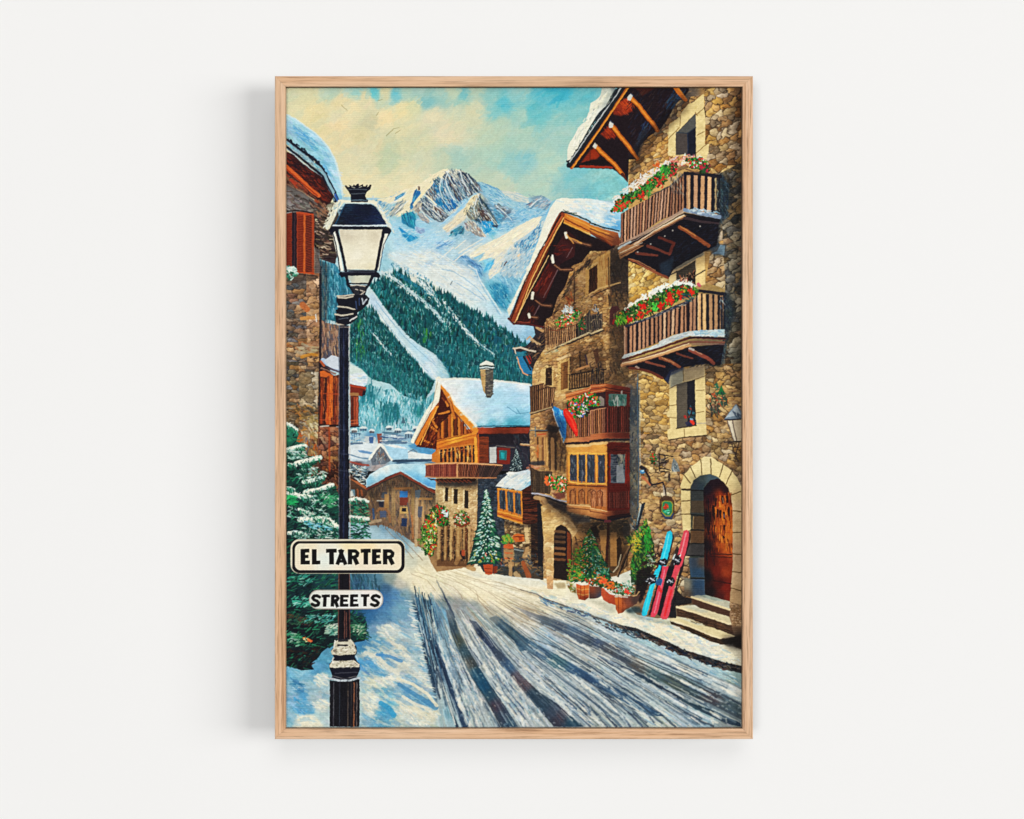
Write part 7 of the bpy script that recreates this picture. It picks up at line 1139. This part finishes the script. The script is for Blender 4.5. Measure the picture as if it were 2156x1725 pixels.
for s in ('C1 150,700 330,640 470,720 430,800 200,800', 'C1 240,960 430,900 560,960 600,1080 300,1080', 'C1 60,480 240,470 260,560 60,580', 'C1 60,1080 330,1060 560,1180 300,1220 60,1200', 'C1 180,1300 590,1340 590,1430 100,1430'):
    dabs(s, 90, 46, 9, '2c7058 3c8468 14443c 0c2c2c 5c9c80 a4c4b4', 60, 50, .85); dabs(s, 30, 34, 12, 'd4dccc b4d0c8', 0, 40, .7)
for s, c in (('D1 40,120 260,80 380,130 250,200 60,200', '3c9080 1c6454 78b0a0 2c7c68'), ('D1 110,330 280,330 290,430 120,430', '48a890 2c7c6c 8cc8b4'), ('D1 200,520 560,520 540,600 230,600', '58a89c 2c7c6c 4c9490 84bcac'), ('D1 440,620 590,620 590,740 470,740', '84a898 b8c8b0 4c8c74 9cb4a0'), ('D1 36,700 200,740 230,860 100,850', '2c7c54 4c9c74 246c50 84a890'), ('D1 730,600 900,660 880,720 740,700', '5c8c6c 94a894 2c6c50 a8b49c'), ('C1 40,960 160,960 140,1080 40,1040', '24a060 3cb870 1c7c50'), ('C1 400,940 600,980 560,1100 420,1050', '2c8058 1c6448 4c9c70'), ('D1 36,500 300,580 300,640 60,620', '5c4030 3c6c4c 2c5040')):
    dabs(s, 50, 44, 15, c, -15, 35, .85)
dabs('D1 180,760 300,760 320,830 260,830', 10, 26, 14, 'e0c8a0 e86c34 e89048 d8c890', 20, 40, .95); line('D1 275,800 305,806', 24, 'd8683a', .85)
dabs('D1 36,880 400,860 380,960 300,1080 60,1060', 110, 50, 15, '0c141c 142428 241c20 3c2820 0f1c24', -20, 40, .85)
dabs('D1 720,80 1000,100 1080,300 1080,450 720,260', 90, 80, 14, '2c5c68 3c6c80 1c4450 5c8c9c 2c4c54', 80, 20, .55)
fill('D1 730,330 1090,280 1350,350 1350,560 1000,640 880,560', 'D1 850,500,2c6488 1000,400,34689c 1150,330,4c7ca4 1250,450,6c98ac 1050,560,5484a4 1200,350,5c88b0', 3, .5, 20)
# ---------------------------------------------------------------- street lamp
INK = '15182a'
line('A1 620,1260 560,1340 520,1440 480,1530', (60, 50), 'e8e2c0', .9); line('A1 600,1250 730,1255 900,1250 1000,1270', (30, 34), 'ece4c4', .9); line('A1 990,1270 1050,1340 1100,1450 1150,1530', (44, 40), 'ece4c4', .9)
dabs('A1 560,1270 640,1260 560,1400 500,1520 440,1540 480,1400', 60, 36, 12, 'ece8cc c8d4cc e0dcc0 9cb0b4', -60, 30, .8); dabs('A1 1000,1260 1060,1330 1170,1500 1190,1580 1120,1500 1040,1350', 50, 36, 12, 'ece8cc c8dce0 e0dcc0 9cc4d4', 60, 30, .8)
poly('A1 730,1260 725,1180 700,1140 670,1100 662,1085 680,1080 705,1100 720,1090 705,1070 730,1080 745,1090 760,1068 780,1085 800,1060 815,1065 820,1085 840,1075 860,1062 862,1085 885,1090 905,1070 912,1080 900,1100 920,1090 935,1070 952,1078 940,1120 900,1150 885,1185 895,1225 915,1240 912,1258', INK)
lines('A1 700,1125 790,1120 900,1125/A1 735,1170 880,1168', 8, '6c7478', .8); line('A1 735,1240 820,1236 905,1242', 9, '7c94a0', .8); lines('A1 740,1095 770,1105/A1 820,1100 850,1090', 8, 'd8d4b8', .8)
fill('A1 670,1275 760,1278 940,1280 985,1300 1040,1370 1080,1440 1120,1508 540,1508 590,1430 630,1340', 'A1 800,1350,141c38 700,1300,1c3850 900,1330,141c34 1000,1400,18284c 700,1450,141c34 1050,1480,1c3458 600,1490,18202c', 3)
dabs('A1 640,1290 960,1290 1090,1490 570,1490', 60, 60, 10, '1c2c48 141830 244058 0f1424', 5, 20, .5); lines('A1 665,1290 610,1400 560,1500', 10, '2c6c8c', .7); line('A1 970,1290 1010,1320 1050,1390', 9, '5c7c84', .6)
line('A1 670,1272 800,1272 940,1276', 8, 'c8d8d0', .8); line('A1 540,1510 800,1518 1120,1508', (16, 16), 'ccd8dc'); poly('A1 490,1560 510,1530 545,1518 1110,1522 1150,1535 1168,1570 1150,1600 1120,1640 1080,1560 620,1550 560,1560 530,1610 510,1600', INK)
fill('A1 605,1552 1075,1556 1050,1725 B1 985,262 690,258 630,0 A1 625,1725', 'A1 800,1600,d8ccb0 700,1600,c8bca4 1000,1620,d4c8ac 850,1700,e4dabc B1 800,100,f0e8cc 700,50,e8dfc0 950,80,ece2c2 850,200,ece2c0 950,230,e0d4b0', 3)
mottle('A1 610,1560 1070,1560 B1 985,255 695,255', 90, 50, 'f0e8cc d8ccae', 6, .3, .2)
poly('A1 530,1600 560,1570 600,1725 B1 650,272 612,270', 'ecead4'); poly('A1 1075,1600 1130,1600 B1 1040,180 1030,270 1000,265 1035,120', 'e8e4cc')
line('A1 575,1560 620,1725 B1 675,270', (34, 30), INK); line('A1 535,1590 570,1725 B1 612,280', 12, INK); line('A1 1085,1560 1050,1725 B1 1000,265', (34, 30), INK); line('A1 1140,1600 B1 1080,0 1035,270', 9, '34445c', .9)
line('B1 655,265 800,272 985,268', 12, '3c3a40', .8)
poly('B1 595,305 620,285 700,278 800,275 990,275 1030,295 1048,325 1040,350 960,340 800,325 690,330 630,345', INK); line('B1 640,290 800,285 980,290', 8, '6c7078', .6)
fill('B1 685,325 955,325 915,408 735,400', 'B1 700,340,a8b0a4 850,360,c8ccb4 800,390,d0ccb0 930,340,b0b4a0', 3); line('B1 680,330 700,420 740,470 775,540', (34, 20), INK); line('B1 960,330 925,420 890,470 870,540', (32, 18), INK); line('B1 710,408 820,412 930,412', 16, INK)
poly('B1 720,430 900,430 880,500 850,540 780,530 740,470', '2c2c34', .95); lines('B1 730,435 800,425 880,440/B1 780,470 860,490/B1 830,530 880,495', 12, 'c8bca8', .85); line('B1 810,460 830,520', 12, '14121c')
poly('B1 575,545 640,530 780,530 890,530 930,570 910,630 860,680 800,720 790,790 730,840 640,870 570,830 560,760 580,700 600,650 575,600', '181a28')
lines('B1 580,545 680,540 760,530/B1 590,560 680,565 750,550/B1 590,655 680,665 770,690/B1 560,740 650,755 750,735', (18, 16), 'cfc4ac', .9); line('B1 575,700 680,700 780,700', 18, '14121c'); line('B1 850,570 860,630 900,580', 16, 'b8c0c4', .9); lines('B1 780,600 790,680/B1 820,570 820,640', 14, '3c5074', .8); line('B1 720,810 790,765', 16, 'd8d4cc', .9); line('B1 570,840 650,860 715,880', 16, 'c0b09c', .9); line('B1 600,790 700,780', 8, '7c848c', .7)
def shaft(x0, x1, y0, y1, c='171a2c'):
    poly('B1 %f,%f %f,%f %f,%f %f,%f' % (x0, y0, x1, y0, x1, y1, x0, y1), c)
shaft(605, 705, 860, 3700); poly('D1 600,60 715,60 722,790 590,790', '17151f')
line('B1 712,900 718,2600 720,3180', (9, 9), 'b4a8a0', .8); line('B1 600,900 600,3180', 8, '5c6474', .7); line('B1 650,900 655,2200 650,3150', 12, '34446c', .55); line('B1 680,1000 690,2400', 8, '0a0a14', .8); line('B1 605,880 700,880', 10, 'a89c90', .8)
dabs('B1 605,880 705,880 705,3100 605,3100', 240, 60, 7, '24304c 0c0c18 3c4c6c 10121f 5c5c68', 89, 3, .45)
for y in (1980, 2240, 2420): line('B1 605,%d 705,%d' % (y, y + 6), 8, '5c6474', .5)
lines('D1 600,80 600,250/D1 595,470 592,780/D1 662,480 660,780/D1 715,80 718,250/D1 712,470 722,780/D1 680,500 682,760', 9, '8c5c4c', .75); lines('D1 640,80 640,250/D1 640,480 640,760', 12, '0c0c14', .8)
# snowy collar and base of the lamp
poly('D1 560,800 590,780 730,780 760,820 790,880 795,930 770,970 790,1010 825,1060 825,1110 790,1190 820,1220 510,1220 530,1180 505,1110 492,1060 530,1010 545,970 515,910 550,860', INK)
poly('D1 560,810 590,790 720,790 755,830 775,880 795,910 780,945 700,950 600,960 530,950 515,915 550,870', 'c8c0a8'); dabs('D1 550,850 760,850 790,910 760,945 540,945', 70, 24, 12, 'e4dcc4 a09884 c8c0a8 7c7464 f0e8d0', 0, 60, .85); lines('D1 600,800 690,800/D1 590,850 690,850', 18, '1c1a22', .95); line('D1 560,800 545,870', 14, 'ece8d4', .9); line('D1 725,790 765,850', 18, 'd8d0b8', .9)
poly('D1 495,1065 530,1015 600,1020 760,1010 822,1055 820,1085 700,1085 560,1095 500,1085', 'd0c8b0'); dabs('D1 500,1070 540,1020 780,1020 820,1070 700,1085', 60, 26, 12, 'ece4cc b0a890 d8d0b8 8c8474', 0, 50, .85); line('D1 540,1030 530,1010 545,985', 14, 'e8e4d4', .8); line('D1 800,1000 780,960', 10, 'c8dce4', .7)
lines('D1 590,1090 740,1085/D1 560,1150 800,1140', 8, '6c6c70', .6); line('D1 525,1180 660,1210 800,1180', 10, '8c8884', .7); line('D1 505,1205 600,1230 720,1228 822,1200', (20, 22), 'b4bcc0', .95); line('D1 640,1200 700,1205', 12, '24242c', .8)
poly('D1 503,1225 600,1240 720,1238 822,1215 822,1725 500,1725', '16151e')
for x, c, w in ((545, '6c6c70', 9), (610, '3c4450', 10), (700, '7c6c5c', 8), (765, 'a8704c', 14), (795, '8c7c74', 9), (735, '4c4444', 9)): line('D1 %d,1250 %d,1725' % (x, x - 4), w, c, .8)
dabs('D1 510,1240 815,1240 815,1725 505,1725', 120, 80, 8, '0c0c14 24242c 34343c 1c1a20', 89, 3, .5)
# ---------------------------------------------------------------- name plates
def rrect(x0, y0, x1, y1, r, ty='C1'):
    o = P(ty + ' 0,0')[0]; out = []
    for cx, cy, a in ((x1 - r, y0 + r, -90), (x1 - r, y1 - r, 0), (x0 + r, y1 - r, 90), (x0 + r, y0 + r, 180)):
        for k in range(0, 91, 15):
            t = math.radians(a + k); out.append((cx + r * math.cos(t) + o[0], cy + r * math.sin(t) + o[1]))
    return np.array(out)
poly(rrect(80, 1434, 1312, 1803, 95), 'd8cdb0'); poly(rrect(92, 1446, 1306, 1800, 85), '17141c'); poly(rrect(84, 1440, 1290, 1770, 85), 'd4c8ac'); poly(rrect(98, 1452, 1308, 1796, 85), '17141c')
m_ = rrect(128, 1480, 1272, 1768, 60)
mm = polymask(m_); put(mm, field(mm, 'C1 180,1530,e4d8b8 300,1500,ecd8b4 450,1520,e4dcc4 700,1500,f0d8a8 900,1510,f4d4a4 1100,1500,f0dcb8 1240,1530,ead4b0 200,1740,ecd8b8 450,1640,dce4d4 620,1640,dce4d8 900,1730,ead8bc 1150,1740,ecdcbc 1240,1650,f0dcb8 600,1750,ecdcc0', 3))
line('C1 170,1460 700,1452 1220,1458', 7, '8c8474', .8)
TX = '0e0c0e'
LW = 46
def bar(x0, y0, x1, y1, w, t='C1'):
    p = P('%s %f,%f %f,%f' % (t, x0, y0, x1, y1)); d = p[1] - p[0]; d = d / np.hypot(*d); n = np.array([-d[1], d[0]]) * w / 2
    poly(np.array([p[0] + n, p[1] + n, p[1] - n, p[0] - n]), TX)
for a in ((213, 1542, 213, 1706, 50), (192, 1560, 283, 1556, 40), (192, 1622, 272, 1620, 37), (192, 1686, 288, 1684, 42),
          (335, 1540, 335, 1706, 50), (315, 1686, 400, 1684, 40), (462, 1560, 578, 1556, 42), (520, 1545, 522, 1706, 50),
          (640, 1545, 582, 1708, 40), (608, 1545, 674, 1708, 42), (600, 1672, 660, 1672, 30),
          (720, 1542, 720, 1706, 48), (765, 1630, 800, 1706, 46), (835, 1560, 942, 1557, 42), (890, 1545, 890, 1706, 50),
          (980, 1542, 980, 1706, 50), (960, 1560, 1052, 1558, 40), (960, 1622, 1042, 1620, 37), (960, 1686, 1056, 1684, 36),
          (1098, 1542, 1098, 1706, 48), (1145, 1630, 1182, 1706, 46)):
    bar(*a)
for s in ('C1 730,1560 778,1562 802,1584 796,1612 764,1628 735,1630', 'C1 1108,1560 1156,1562 1180,1584 1174,1612 1142,1628 1112,1630'):
    line(s, 38, TX)
poly(rrect(278, 252, 1078, 462, 100, 'D1'), 'b4aca0', .9, 4); mm = polymask(rrect(288, 262, 1066, 452, 92, 'D1')); put(mm, field(mm, 'D1 330,330,cfd4c4 400,280,dcdccc 650,270,e4dccc 900,270,e8dcd0 1020,330,e8e4d8 520,440,e4e8dc 700,440,e8e8dc 330,440,c4ccc0 800,350,dce0d8 1000,440,e0dcd0', 3))
for s in ('D1 392,330 362,316 332,320 318,340 332,360 366,374 384,394 376,416 344,424 312,408', 'D1 1034,330 1002,314 972,320 956,340 972,360 1004,372 1024,394 1014,416 984,424 950,410', 'D1 545,320 578,324 592,344 580,364 545,372'):
    line(s, 34, TX)
for a in ((415, 320, 505, 318, 31), (452, 310, 446, 436, 38), (534, 306, 530, 434, 38), (560, 372, 588, 440, 36), (632, 308, 628, 434, 38), (615, 320, 706, 320, 31), (615, 368, 694, 368, 26), (612, 420, 702, 420, 31),
          (740, 306, 736, 434, 38), (724, 318, 806, 316, 31), (722, 366, 800, 366, 26), (720, 420, 812, 418, 31), (836, 316, 928, 314, 31), (884, 306, 880, 432, 38)):
    bar(*a, 'D1')
# ---------------------------------------------------------------- finish of the painted sheet
def finish():
    """slightly wavering brush edges, linen weave and fine grain of the printed canvas"""
    global img
    h, w = CH, CW
    dx = noise((h, w), 6, 6, 101, 2) * .6; dy = noise((h, w), 6, 6, 102, 2) * .6
    yy, xx = np.mgrid[0:h, 0:w].astype(np.float32)
    sx = np.clip(xx + dx, 0, w - 1.001); sy = np.clip(yy + dy, 0, h - 1.001)
    # keep the lettering crisp
    for x0, y0, x1, y1 in ((0, 3 * 1725.4 - 300, 1330, 3 * 1725.4 + 110), (260, 3 * 1725.4 + 230, 1090, 3 * 1725.4 + 480)):
        a, b = cv((x0, y0)), cv((x1, y1))
        sl = (slice(max(0, int(a[1])), int(b[1])), slice(max(0, int(a[0])), int(b[0])))
        sx[sl] = xx[sl]; sy[sl] = yy[sl]
    x0 = sx.astype(int); y0 = sy.astype(int); fx = (sx - x0)[..., None]; fy = (sy - y0)[..., None]
    x1 = np.minimum(x0 + 1, w - 1); y1 = np.minimum(y0 + 1, h - 1)
    o = (img[y0, x0] * (1 - fx) + img[y0, x1] * fx) * (1 - fy) + (img[y1, x0] * (1 - fx) + img[y1, x1] * fx) * fy
    # broken paint texture, quieter in the sky
    X_, Y_ = np.meshgrid(np.arange(w), np.arange(h)); calm = np.clip((Y_ - 250) / 120., .15, 1) + np.clip((X_ - 640) / 60., 0, 1) * (X_ > 640) ; calm = np.clip(calm, .15, 1)
    for a_, b_, v_ in (((80, 3 * 1725.4 - 300), (1312, 3 * 1725.4 + 78), .12), ((280, 3 * 1725.4 + 252), (1078, 3 * 1725.4 + 462), .12), ((600, 1552), (1080, 1725 + 410), .35)):
        p, q = cv(a_).astype(int), cv(b_).astype(int); calm[p[1]:q[1], max(0, p[0]):q[0]] = v_
    o = o * (1 + (noise((h, w), 5, 4, 61, 2) * .038 + noise((h, w), 14, 9, 62, 2) * .035)[..., None] * calm[..., None])
    soft = blur(o, 3); o = o + (o - soft) * .30                     # crisp local contrast of the print
    g = o.mean(-1, keepdims=True); o = np.clip(g + (o - g) * .95, 0, 1) * .985; o = o - .046 * np.sin(2 * math.pi * o)
    r = np.random.RandomState(5)
    weave = np.sin(yy * 2 * math.pi / 4.9 + noise((h, w), 60, 30, 77, 2) * 1.5) * .010 * (1 + noise((h, w), 80, 40, 78, 2))
    o = o + weave[..., None] + (r.normal(0, .018, (h, w, 1)) + noise((h, w), 4, 3, 55, 2)[..., None] * .012)
    img = np.clip(o, 0, 1).astype(np.float32)
finish()
# ================================================================ the scene
import bpy
from mathutils import Vector, Matrix
S = 0.0003165                  # metres per measured pixel at the front of the frame
DCAM = 1.15                    # camera to the front of the frame
FD = 0.030                     # frame stands 30 mm off the wall
LIP = 0.005
scene = bpy.context.scene; col = scene.collection
def X(px): return (px - 1500) * S
def Z(py): return (1200 - py) * S

def mat(name):
    m = bpy.data.materials.new(name); m.use_nodes = True
    nt = m.node_tree; b = nt.nodes['Principled BSDF']
    return m, nt, b
def link(o, name, parent=None):
    col.objects.link(o); o.name = name
    if parent: o.parent = parent
    return o

# ---- wall
mw, nt, b = mat('white_wall_paint')
b.inputs['Base Color'].default_value = (.905, .897, .880, 1); b.inputs['Roughness'].default_value = .9
b.inputs['Specular IOR Level'].default_value = .15
tc = nt.nodes.new('ShaderNodeTexCoord'); n1 = nt.nodes.new('ShaderNodeTexNoise'); n1.inputs['Scale'].default_value = 900; n1.inputs['Detail'].default_value = 3
n2 = nt.nodes.new('ShaderNodeTexNoise'); n2.inputs['Scale'].default_value = 3.0
mx = nt.nodes.new('ShaderNodeMixRGB'); mx.inputs[1].default_value = (.900, .892, .876, 1); mx.inputs[2].default_value = (.910, .902, .885, 1)
nt.links.new(tc.outputs['Object'], n1.inputs['Vector']); nt.links.new(tc.outputs['Object'], n2.inputs['Vector'])
nt.links.new(n2.outputs['Fac'], mx.inputs[0]); nt.links.new(mx.outputs[0], b.inputs['Base Color'])
bp = nt.nodes.new('ShaderNodeBump'); bp.inputs['Strength'].default_value = .05; bp.inputs['Distance'].default_value = .0003
nt.links.new(n1.outputs['Fac'], bp.inputs['Height']); nt.links.new(bp.outputs[0], b.inputs['Normal'])
me = bpy.data.meshes.new('wall')
w_, h_ = 4.0, 3.0
v = [(-w_, 0, -h_), (w_, 0, -h_), (w_, 0, h_), (-w_, 0, h_), (-w_, .1, -h_), (w_, .1, -h_), (w_, .1, h_), (-w_, .1, h_)]
me.from_pydata(v, [], [(0, 1, 2, 3), (5, 4, 7, 6), (4, 0, 3, 7), (1, 5, 6, 2), (3, 2, 6, 7), (4, 5, 1, 0)]); me.materials.append(mw)
wall = link(bpy.data.objects.new('wall', me), 'wall'); wall['kind'] = 'structure'

# ---- framed print: an empty at the bottom of the frame where it meets the wall
FX0, FX1, FY0, FY1 = 805, 2206, 223, 2166
root = bpy.data.objects.new('framed_picture', None); col.objects.link(root)
root.location = (X((FX0 + FX1) / 2), 0, Z(FY1))
root['label'] = 'oak framed art print of a snowy alpine village street hanging on white wall'
root['category'] = 'picture'
RZ = root.location.copy()

# oak
mo, nt, b = mat('light_oak')
b.inputs['Roughness'].default_value = .55; b.inputs['Specular IOR Level'].default_value = .25
tc = nt.nodes.new('ShaderNodeTexCoord')
oi = nt.nodes.new('ShaderNodeObjectInfo')
va = nt.nodes.new('ShaderNodeVectorMath'); va.operation = 'ADD'
vm = nt.nodes.new('ShaderNodeVectorMath'); vm.operation = 'SCALE'; vm.inputs[0].default_value = (3.1, 1.7, 2.3)
nt.links.new(oi.outputs['Random'], vm.inputs['Scale']); nt.links.new(tc.outputs['Object'], va.inputs[0]); nt.links.new(vm.outputs[0], va.inputs[1])
def tex(scale, sx, detail, rough=.6, dist=0.):
    mp = nt.nodes.new('ShaderNodeMapping'); mp.inputs['Scale'].default_value = (sx, 1, 1)
    nt.links.new(va.outputs[0], mp.inputs['Vector'])
    n = nt.nodes.new('ShaderNodeTexNoise'); n.inputs['Scale'].default_value = scale; n.inputs['Detail'].default_value = detail; n.inputs['Roughness'].default_value = rough; n.inputs['Distortion'].default_value = dist
    nt.links.new(mp.outputs[0], n.inputs['Vector']); return n
broad = tex(200, .03, 4, .65, .4); fine = tex(700, .03, 4, .7); big = tex(24, .12, 2)
cr = nt.nodes.new('ShaderNodeValToRGB'); e = cr.color_ramp.elements
e[0].position = .32; e[0].color = (.47, .25, .125, 1); e[1].position = .68; e[1].color = (.86, .58, .38, 1)
k = cr.color_ramp.elements.new(.48); k.color = (.72, .43, .24, 1)
nt.links.new(broad.outputs['Fac'], cr.inputs['Fac'])
cr2 = nt.nodes.new('ShaderNodeValToRGB'); e = cr2.color_ramp.elements
e[0].position = .36; e[0].color = (.50, .43, .37, 1); e[1].position = .50; e[1].color = (1, 1, 1, 1)
nt.links.new(fine.outputs['Fac'], cr2.inputs['Fac'])
m1 = nt.nodes.new('ShaderNodeMixRGB'); m1.blend_type = 'MULTIPLY'; m1.inputs[0].default_value = 1
nt.links.new(cr.outputs[0], m1.inputs[1]); nt.links.new(cr2.outputs[0], m1.inputs[2])
m2 = nt.nodes.new('ShaderNodeMixRGB'); m2.blend_type = 'MIX'; m2.inputs[2].default_value = (.77, .56, .38, 1)
mr = nt.nodes.new('ShaderNodeMapRange'); mr.inputs[1].default_value = .4; mr.inputs[2].default_value = .65; mr.inputs[3].default_value = .0; mr.inputs[4].default_value = .45
nt.links.new(big.outputs['Fac'], mr.inputs[0]); nt.links.new(mr.outputs[0], m2.inputs[0]); nt.links.new(m1.outputs[0], m2.inputs[1])
nt.links.new(m2.outputs[0], b.inputs['Base Color'])
bp = nt.nodes.new('ShaderNodeBump'); bp.inputs['Strength'].default_value = .25; bp.inputs['Distance'].default_value = .0003
nt.links.new(fine.outputs['Fac'], bp.inputs['Height']); nt.links.new(bp.outputs[0], b.inputs['Normal'])

W = 31 * S
BV = .0006
def rail(length, loc, rot):
    """mitred rail: length along local x (outer edge), y = depth towards the room (negative), z = inwards"""
    prof = [(0, -FD + BV), (BV * .6, -FD + BV * .2), (BV * 1.6, -FD), (W - BV, -FD), (W - BV * .3, -FD + BV * .3), (W, -FD + BV), (W, -FD + LIP),
            (W - .004, -FD + LIP), (W - .004, 0), (.0045, 0), (.0045, -FD + .011), (0, -FD + .011)]
    vs = []; n = len(prof); g = .00006
    for end in (0, 1):
        for z, y in prof:
            x = (-length / 2 + z + g) if end == 0 else (length / 2 - z - g)
            vs.append((x, y, z))
    fs = [(i, (i + 1) % n, n + (i + 1) % n, n + i) for i in range(n)] + [tuple(range(n))[::-1], tuple(range(n, 2 * n))]
    me = bpy.data.meshes.new('frame_rail'); me.from_pydata(vs, [], fs)
    import bmesh
    bm = bmesh.new(); bm.from_mesh(me); bmesh.ops.recalc_face_normals(bm, faces=bm.faces); bm.to_mesh(me); bm.free()
    me.materials.append(mo)
    o = link(bpy.data.objects.new('frame_rail', me), 'frame_rail', root)
    o.location = Vector(loc) - RZ; o.rotation_euler = (0, rot, 0)
    return o
cx, cz = (X(FX0) + X(FX1)) / 2, (Z(FY0) + Z(FY1)) / 2
LW_, LH_ = X(FX1) - X(FX0), Z(FY0) - Z(FY1)
r1 = rail(LW_, (cx, 0, Z(FY1)), 0); r2 = rail(LW_, (cx, 0, Z(FY0)), math.pi)
r3 = rail(LH_, (X(FX0), 0, cz), math.pi / 2); r4 = rail(LH_, (X(FX1), 0, cz), -math.pi / 2)

# print
PY = -(FD - LIP) + .00008
q = (DCAM + LIP) / DCAM
xs = (np.arange(CW) / CS + 838 - 1500) * S * q; zs = (1200 - (np.arange(CH) / CS + 255)) * S * q
co = np.zeros((CH, CW, 3), np.float32); co[..., 0] = xs[None] - RZ.x; co[..., 1] = PY; co[..., 2] = zs[:, None] - RZ.z
me = bpy.data.meshes.new('art_print')
nv = CW * CH; nf = (CW - 1) * (CH - 1)
me.vertices.add(nv); me.vertices.foreach_set('co', co.ravel())
idx = np.arange(nv).reshape(CH, CW)
quad = np.stack([idx[1:, :-1], idx[1:, 1:], idx[:-1, 1:], idx[:-1, :-1]], -1).reshape(-1).astype(np.int32)
me.loops.add(nf * 4); me.loops.foreach_set('vertex_index', quad)
me.polygons.add(nf); me.polygons.foreach_set('loop_start', (np.arange(nf) * 4).astype(np.int32))
me.update(calc_edges=True)
ca = me.color_attributes.new('paint', 'FLOAT_COLOR', 'POINT')
lin = np.where(img <= .04045, img / 12.92, ((img + .055) / 1.055) ** 2.4)
rgba = np.ones((CH, CW, 4), np.float32); rgba[..., :3] = lin
ca.data.foreach_set('color', rgba.ravel())
mp_, nt, b = mat('printed_paper')
b.inputs['Roughness'].default_value = .75; b.inputs['Specular IOR Level'].default_value = .12
at = nt.nodes.new('ShaderNodeVertexColor'); at.layer_name = 'paint'
nt.links.new(at.outputs['Color'], b.inputs['Base Color'])
me.materials.append(mp_)
art = link(bpy.data.objects.new('art_print', me), 'art_print', root)

# backing board
me = bpy.data.meshes.new('backing_board')
a0, a1 = X(FX0) + .0068 - RZ.x, X(FX1) - .0068 - RZ.x; b0, b1 = .0068, LH_ - .0068
y0, y1 = PY + .0015, -.003
v = [(a0, y0, b0), (a1, y0, b0), (a1, y0, b1), (a0, y0, b1), (a0, y1, b0), (a1, y1, b0), (a1, y1, b1), (a0, y1, b1)]
me.from_pydata(v, [], [(0, 1, 2, 3), (5, 4, 7, 6), (4, 0, 3, 7), (1, 5, 6, 2), (3, 2, 6, 7), (4, 5, 1, 0)])
mb, nt, b = mat('brown_board'); b.inputs['Base Color'].default_value = (.24, .15, .09, 1); b.inputs['Roughness'].default_value = .9
nz = nt.nodes.new('ShaderNodeTexNoise'); nz.inputs['Scale'].default_value = 300; rp = nt.nodes.new('ShaderNodeValToRGB')
rp.color_ramp.elements[0].color = (.2, .12, .07, 1); rp.color_ramp.elements[1].color = (.28, .18, .11, 1)
nt.links.new(nz.outputs['Fac'], rp.inputs['Fac']); nt.links.new(rp.outputs[0], b.inputs['Base Color'])
me.materials.append(mb); link(bpy.data.objects.new('backing_board', me), 'backing_board', root)

# ---- camera
cam = bpy.data.cameras.new('camera'); cam.sensor_width = 36; cam.lens = 36 * DCAM / (3000 * S); cam.clip_start = .01; cam.clip_end = 100
co_ = bpy.data.objects.new('camera', cam); col.objects.link(co_); co_.location = (0, -FD - DCAM, 0); co_.rotation_euler = (math.pi / 2, 0, 0)
scene.camera = co_

# ---- light: a window-like source far to the right, a broad soft one behind the camera
def area(name, loc, sx, sy, power, color, target=(0, 0, 0)):
    l = bpy.data.lights.new(name, 'AREA'); l.shape = 'RECTANGLE'; l.size = sx; l.size_y = sy; l.energy = power; l.color = color
    o = bpy.data.objects.new(name, l); col.objects.link(o); o.location = loc
    o.rotation_euler = (Vector(target) - Vector(loc)).to_track_quat('-Z', 'Y').to_euler(); return o
a_ = math.radians(59)
area('key_light', (30 * math.sin(a_), -30 * math.cos(a_), 1.5), 17.0, 11.5, 6000, (1, 1, .995))
area('fill_light', (-3.5, -20, -.5), 12.0, 8.0, 2330, (1, 1, 1))
area('high_fill_light', (3, -14, 13), 14.0, 9.0, 640, (1, 1, 1))  # added high fill, no ceiling fitting; deepens the soft shadow below the frame
world = bpy.data.worlds.new('World'); scene.world = world; world.use_nodes = True
world.node_tree.nodes['Background'].inputs[0].default_value = (1, 1, 1, 1); world.node_tree.nodes['Background'].inputs[1].default_value = .05
vs = scene.view_settings; vs.view_transform = 'Standard'; vs.look = 'None'; vs.exposure = 0; vs.gamma = 1; vs.use_curve_mapping = False
scene.render.engine = 'CYCLES'; scene.cycles.use_denoising = True
scene.cycles.diffuse_bounces = 0          # broad studio light only, as in the flat catalogue picture
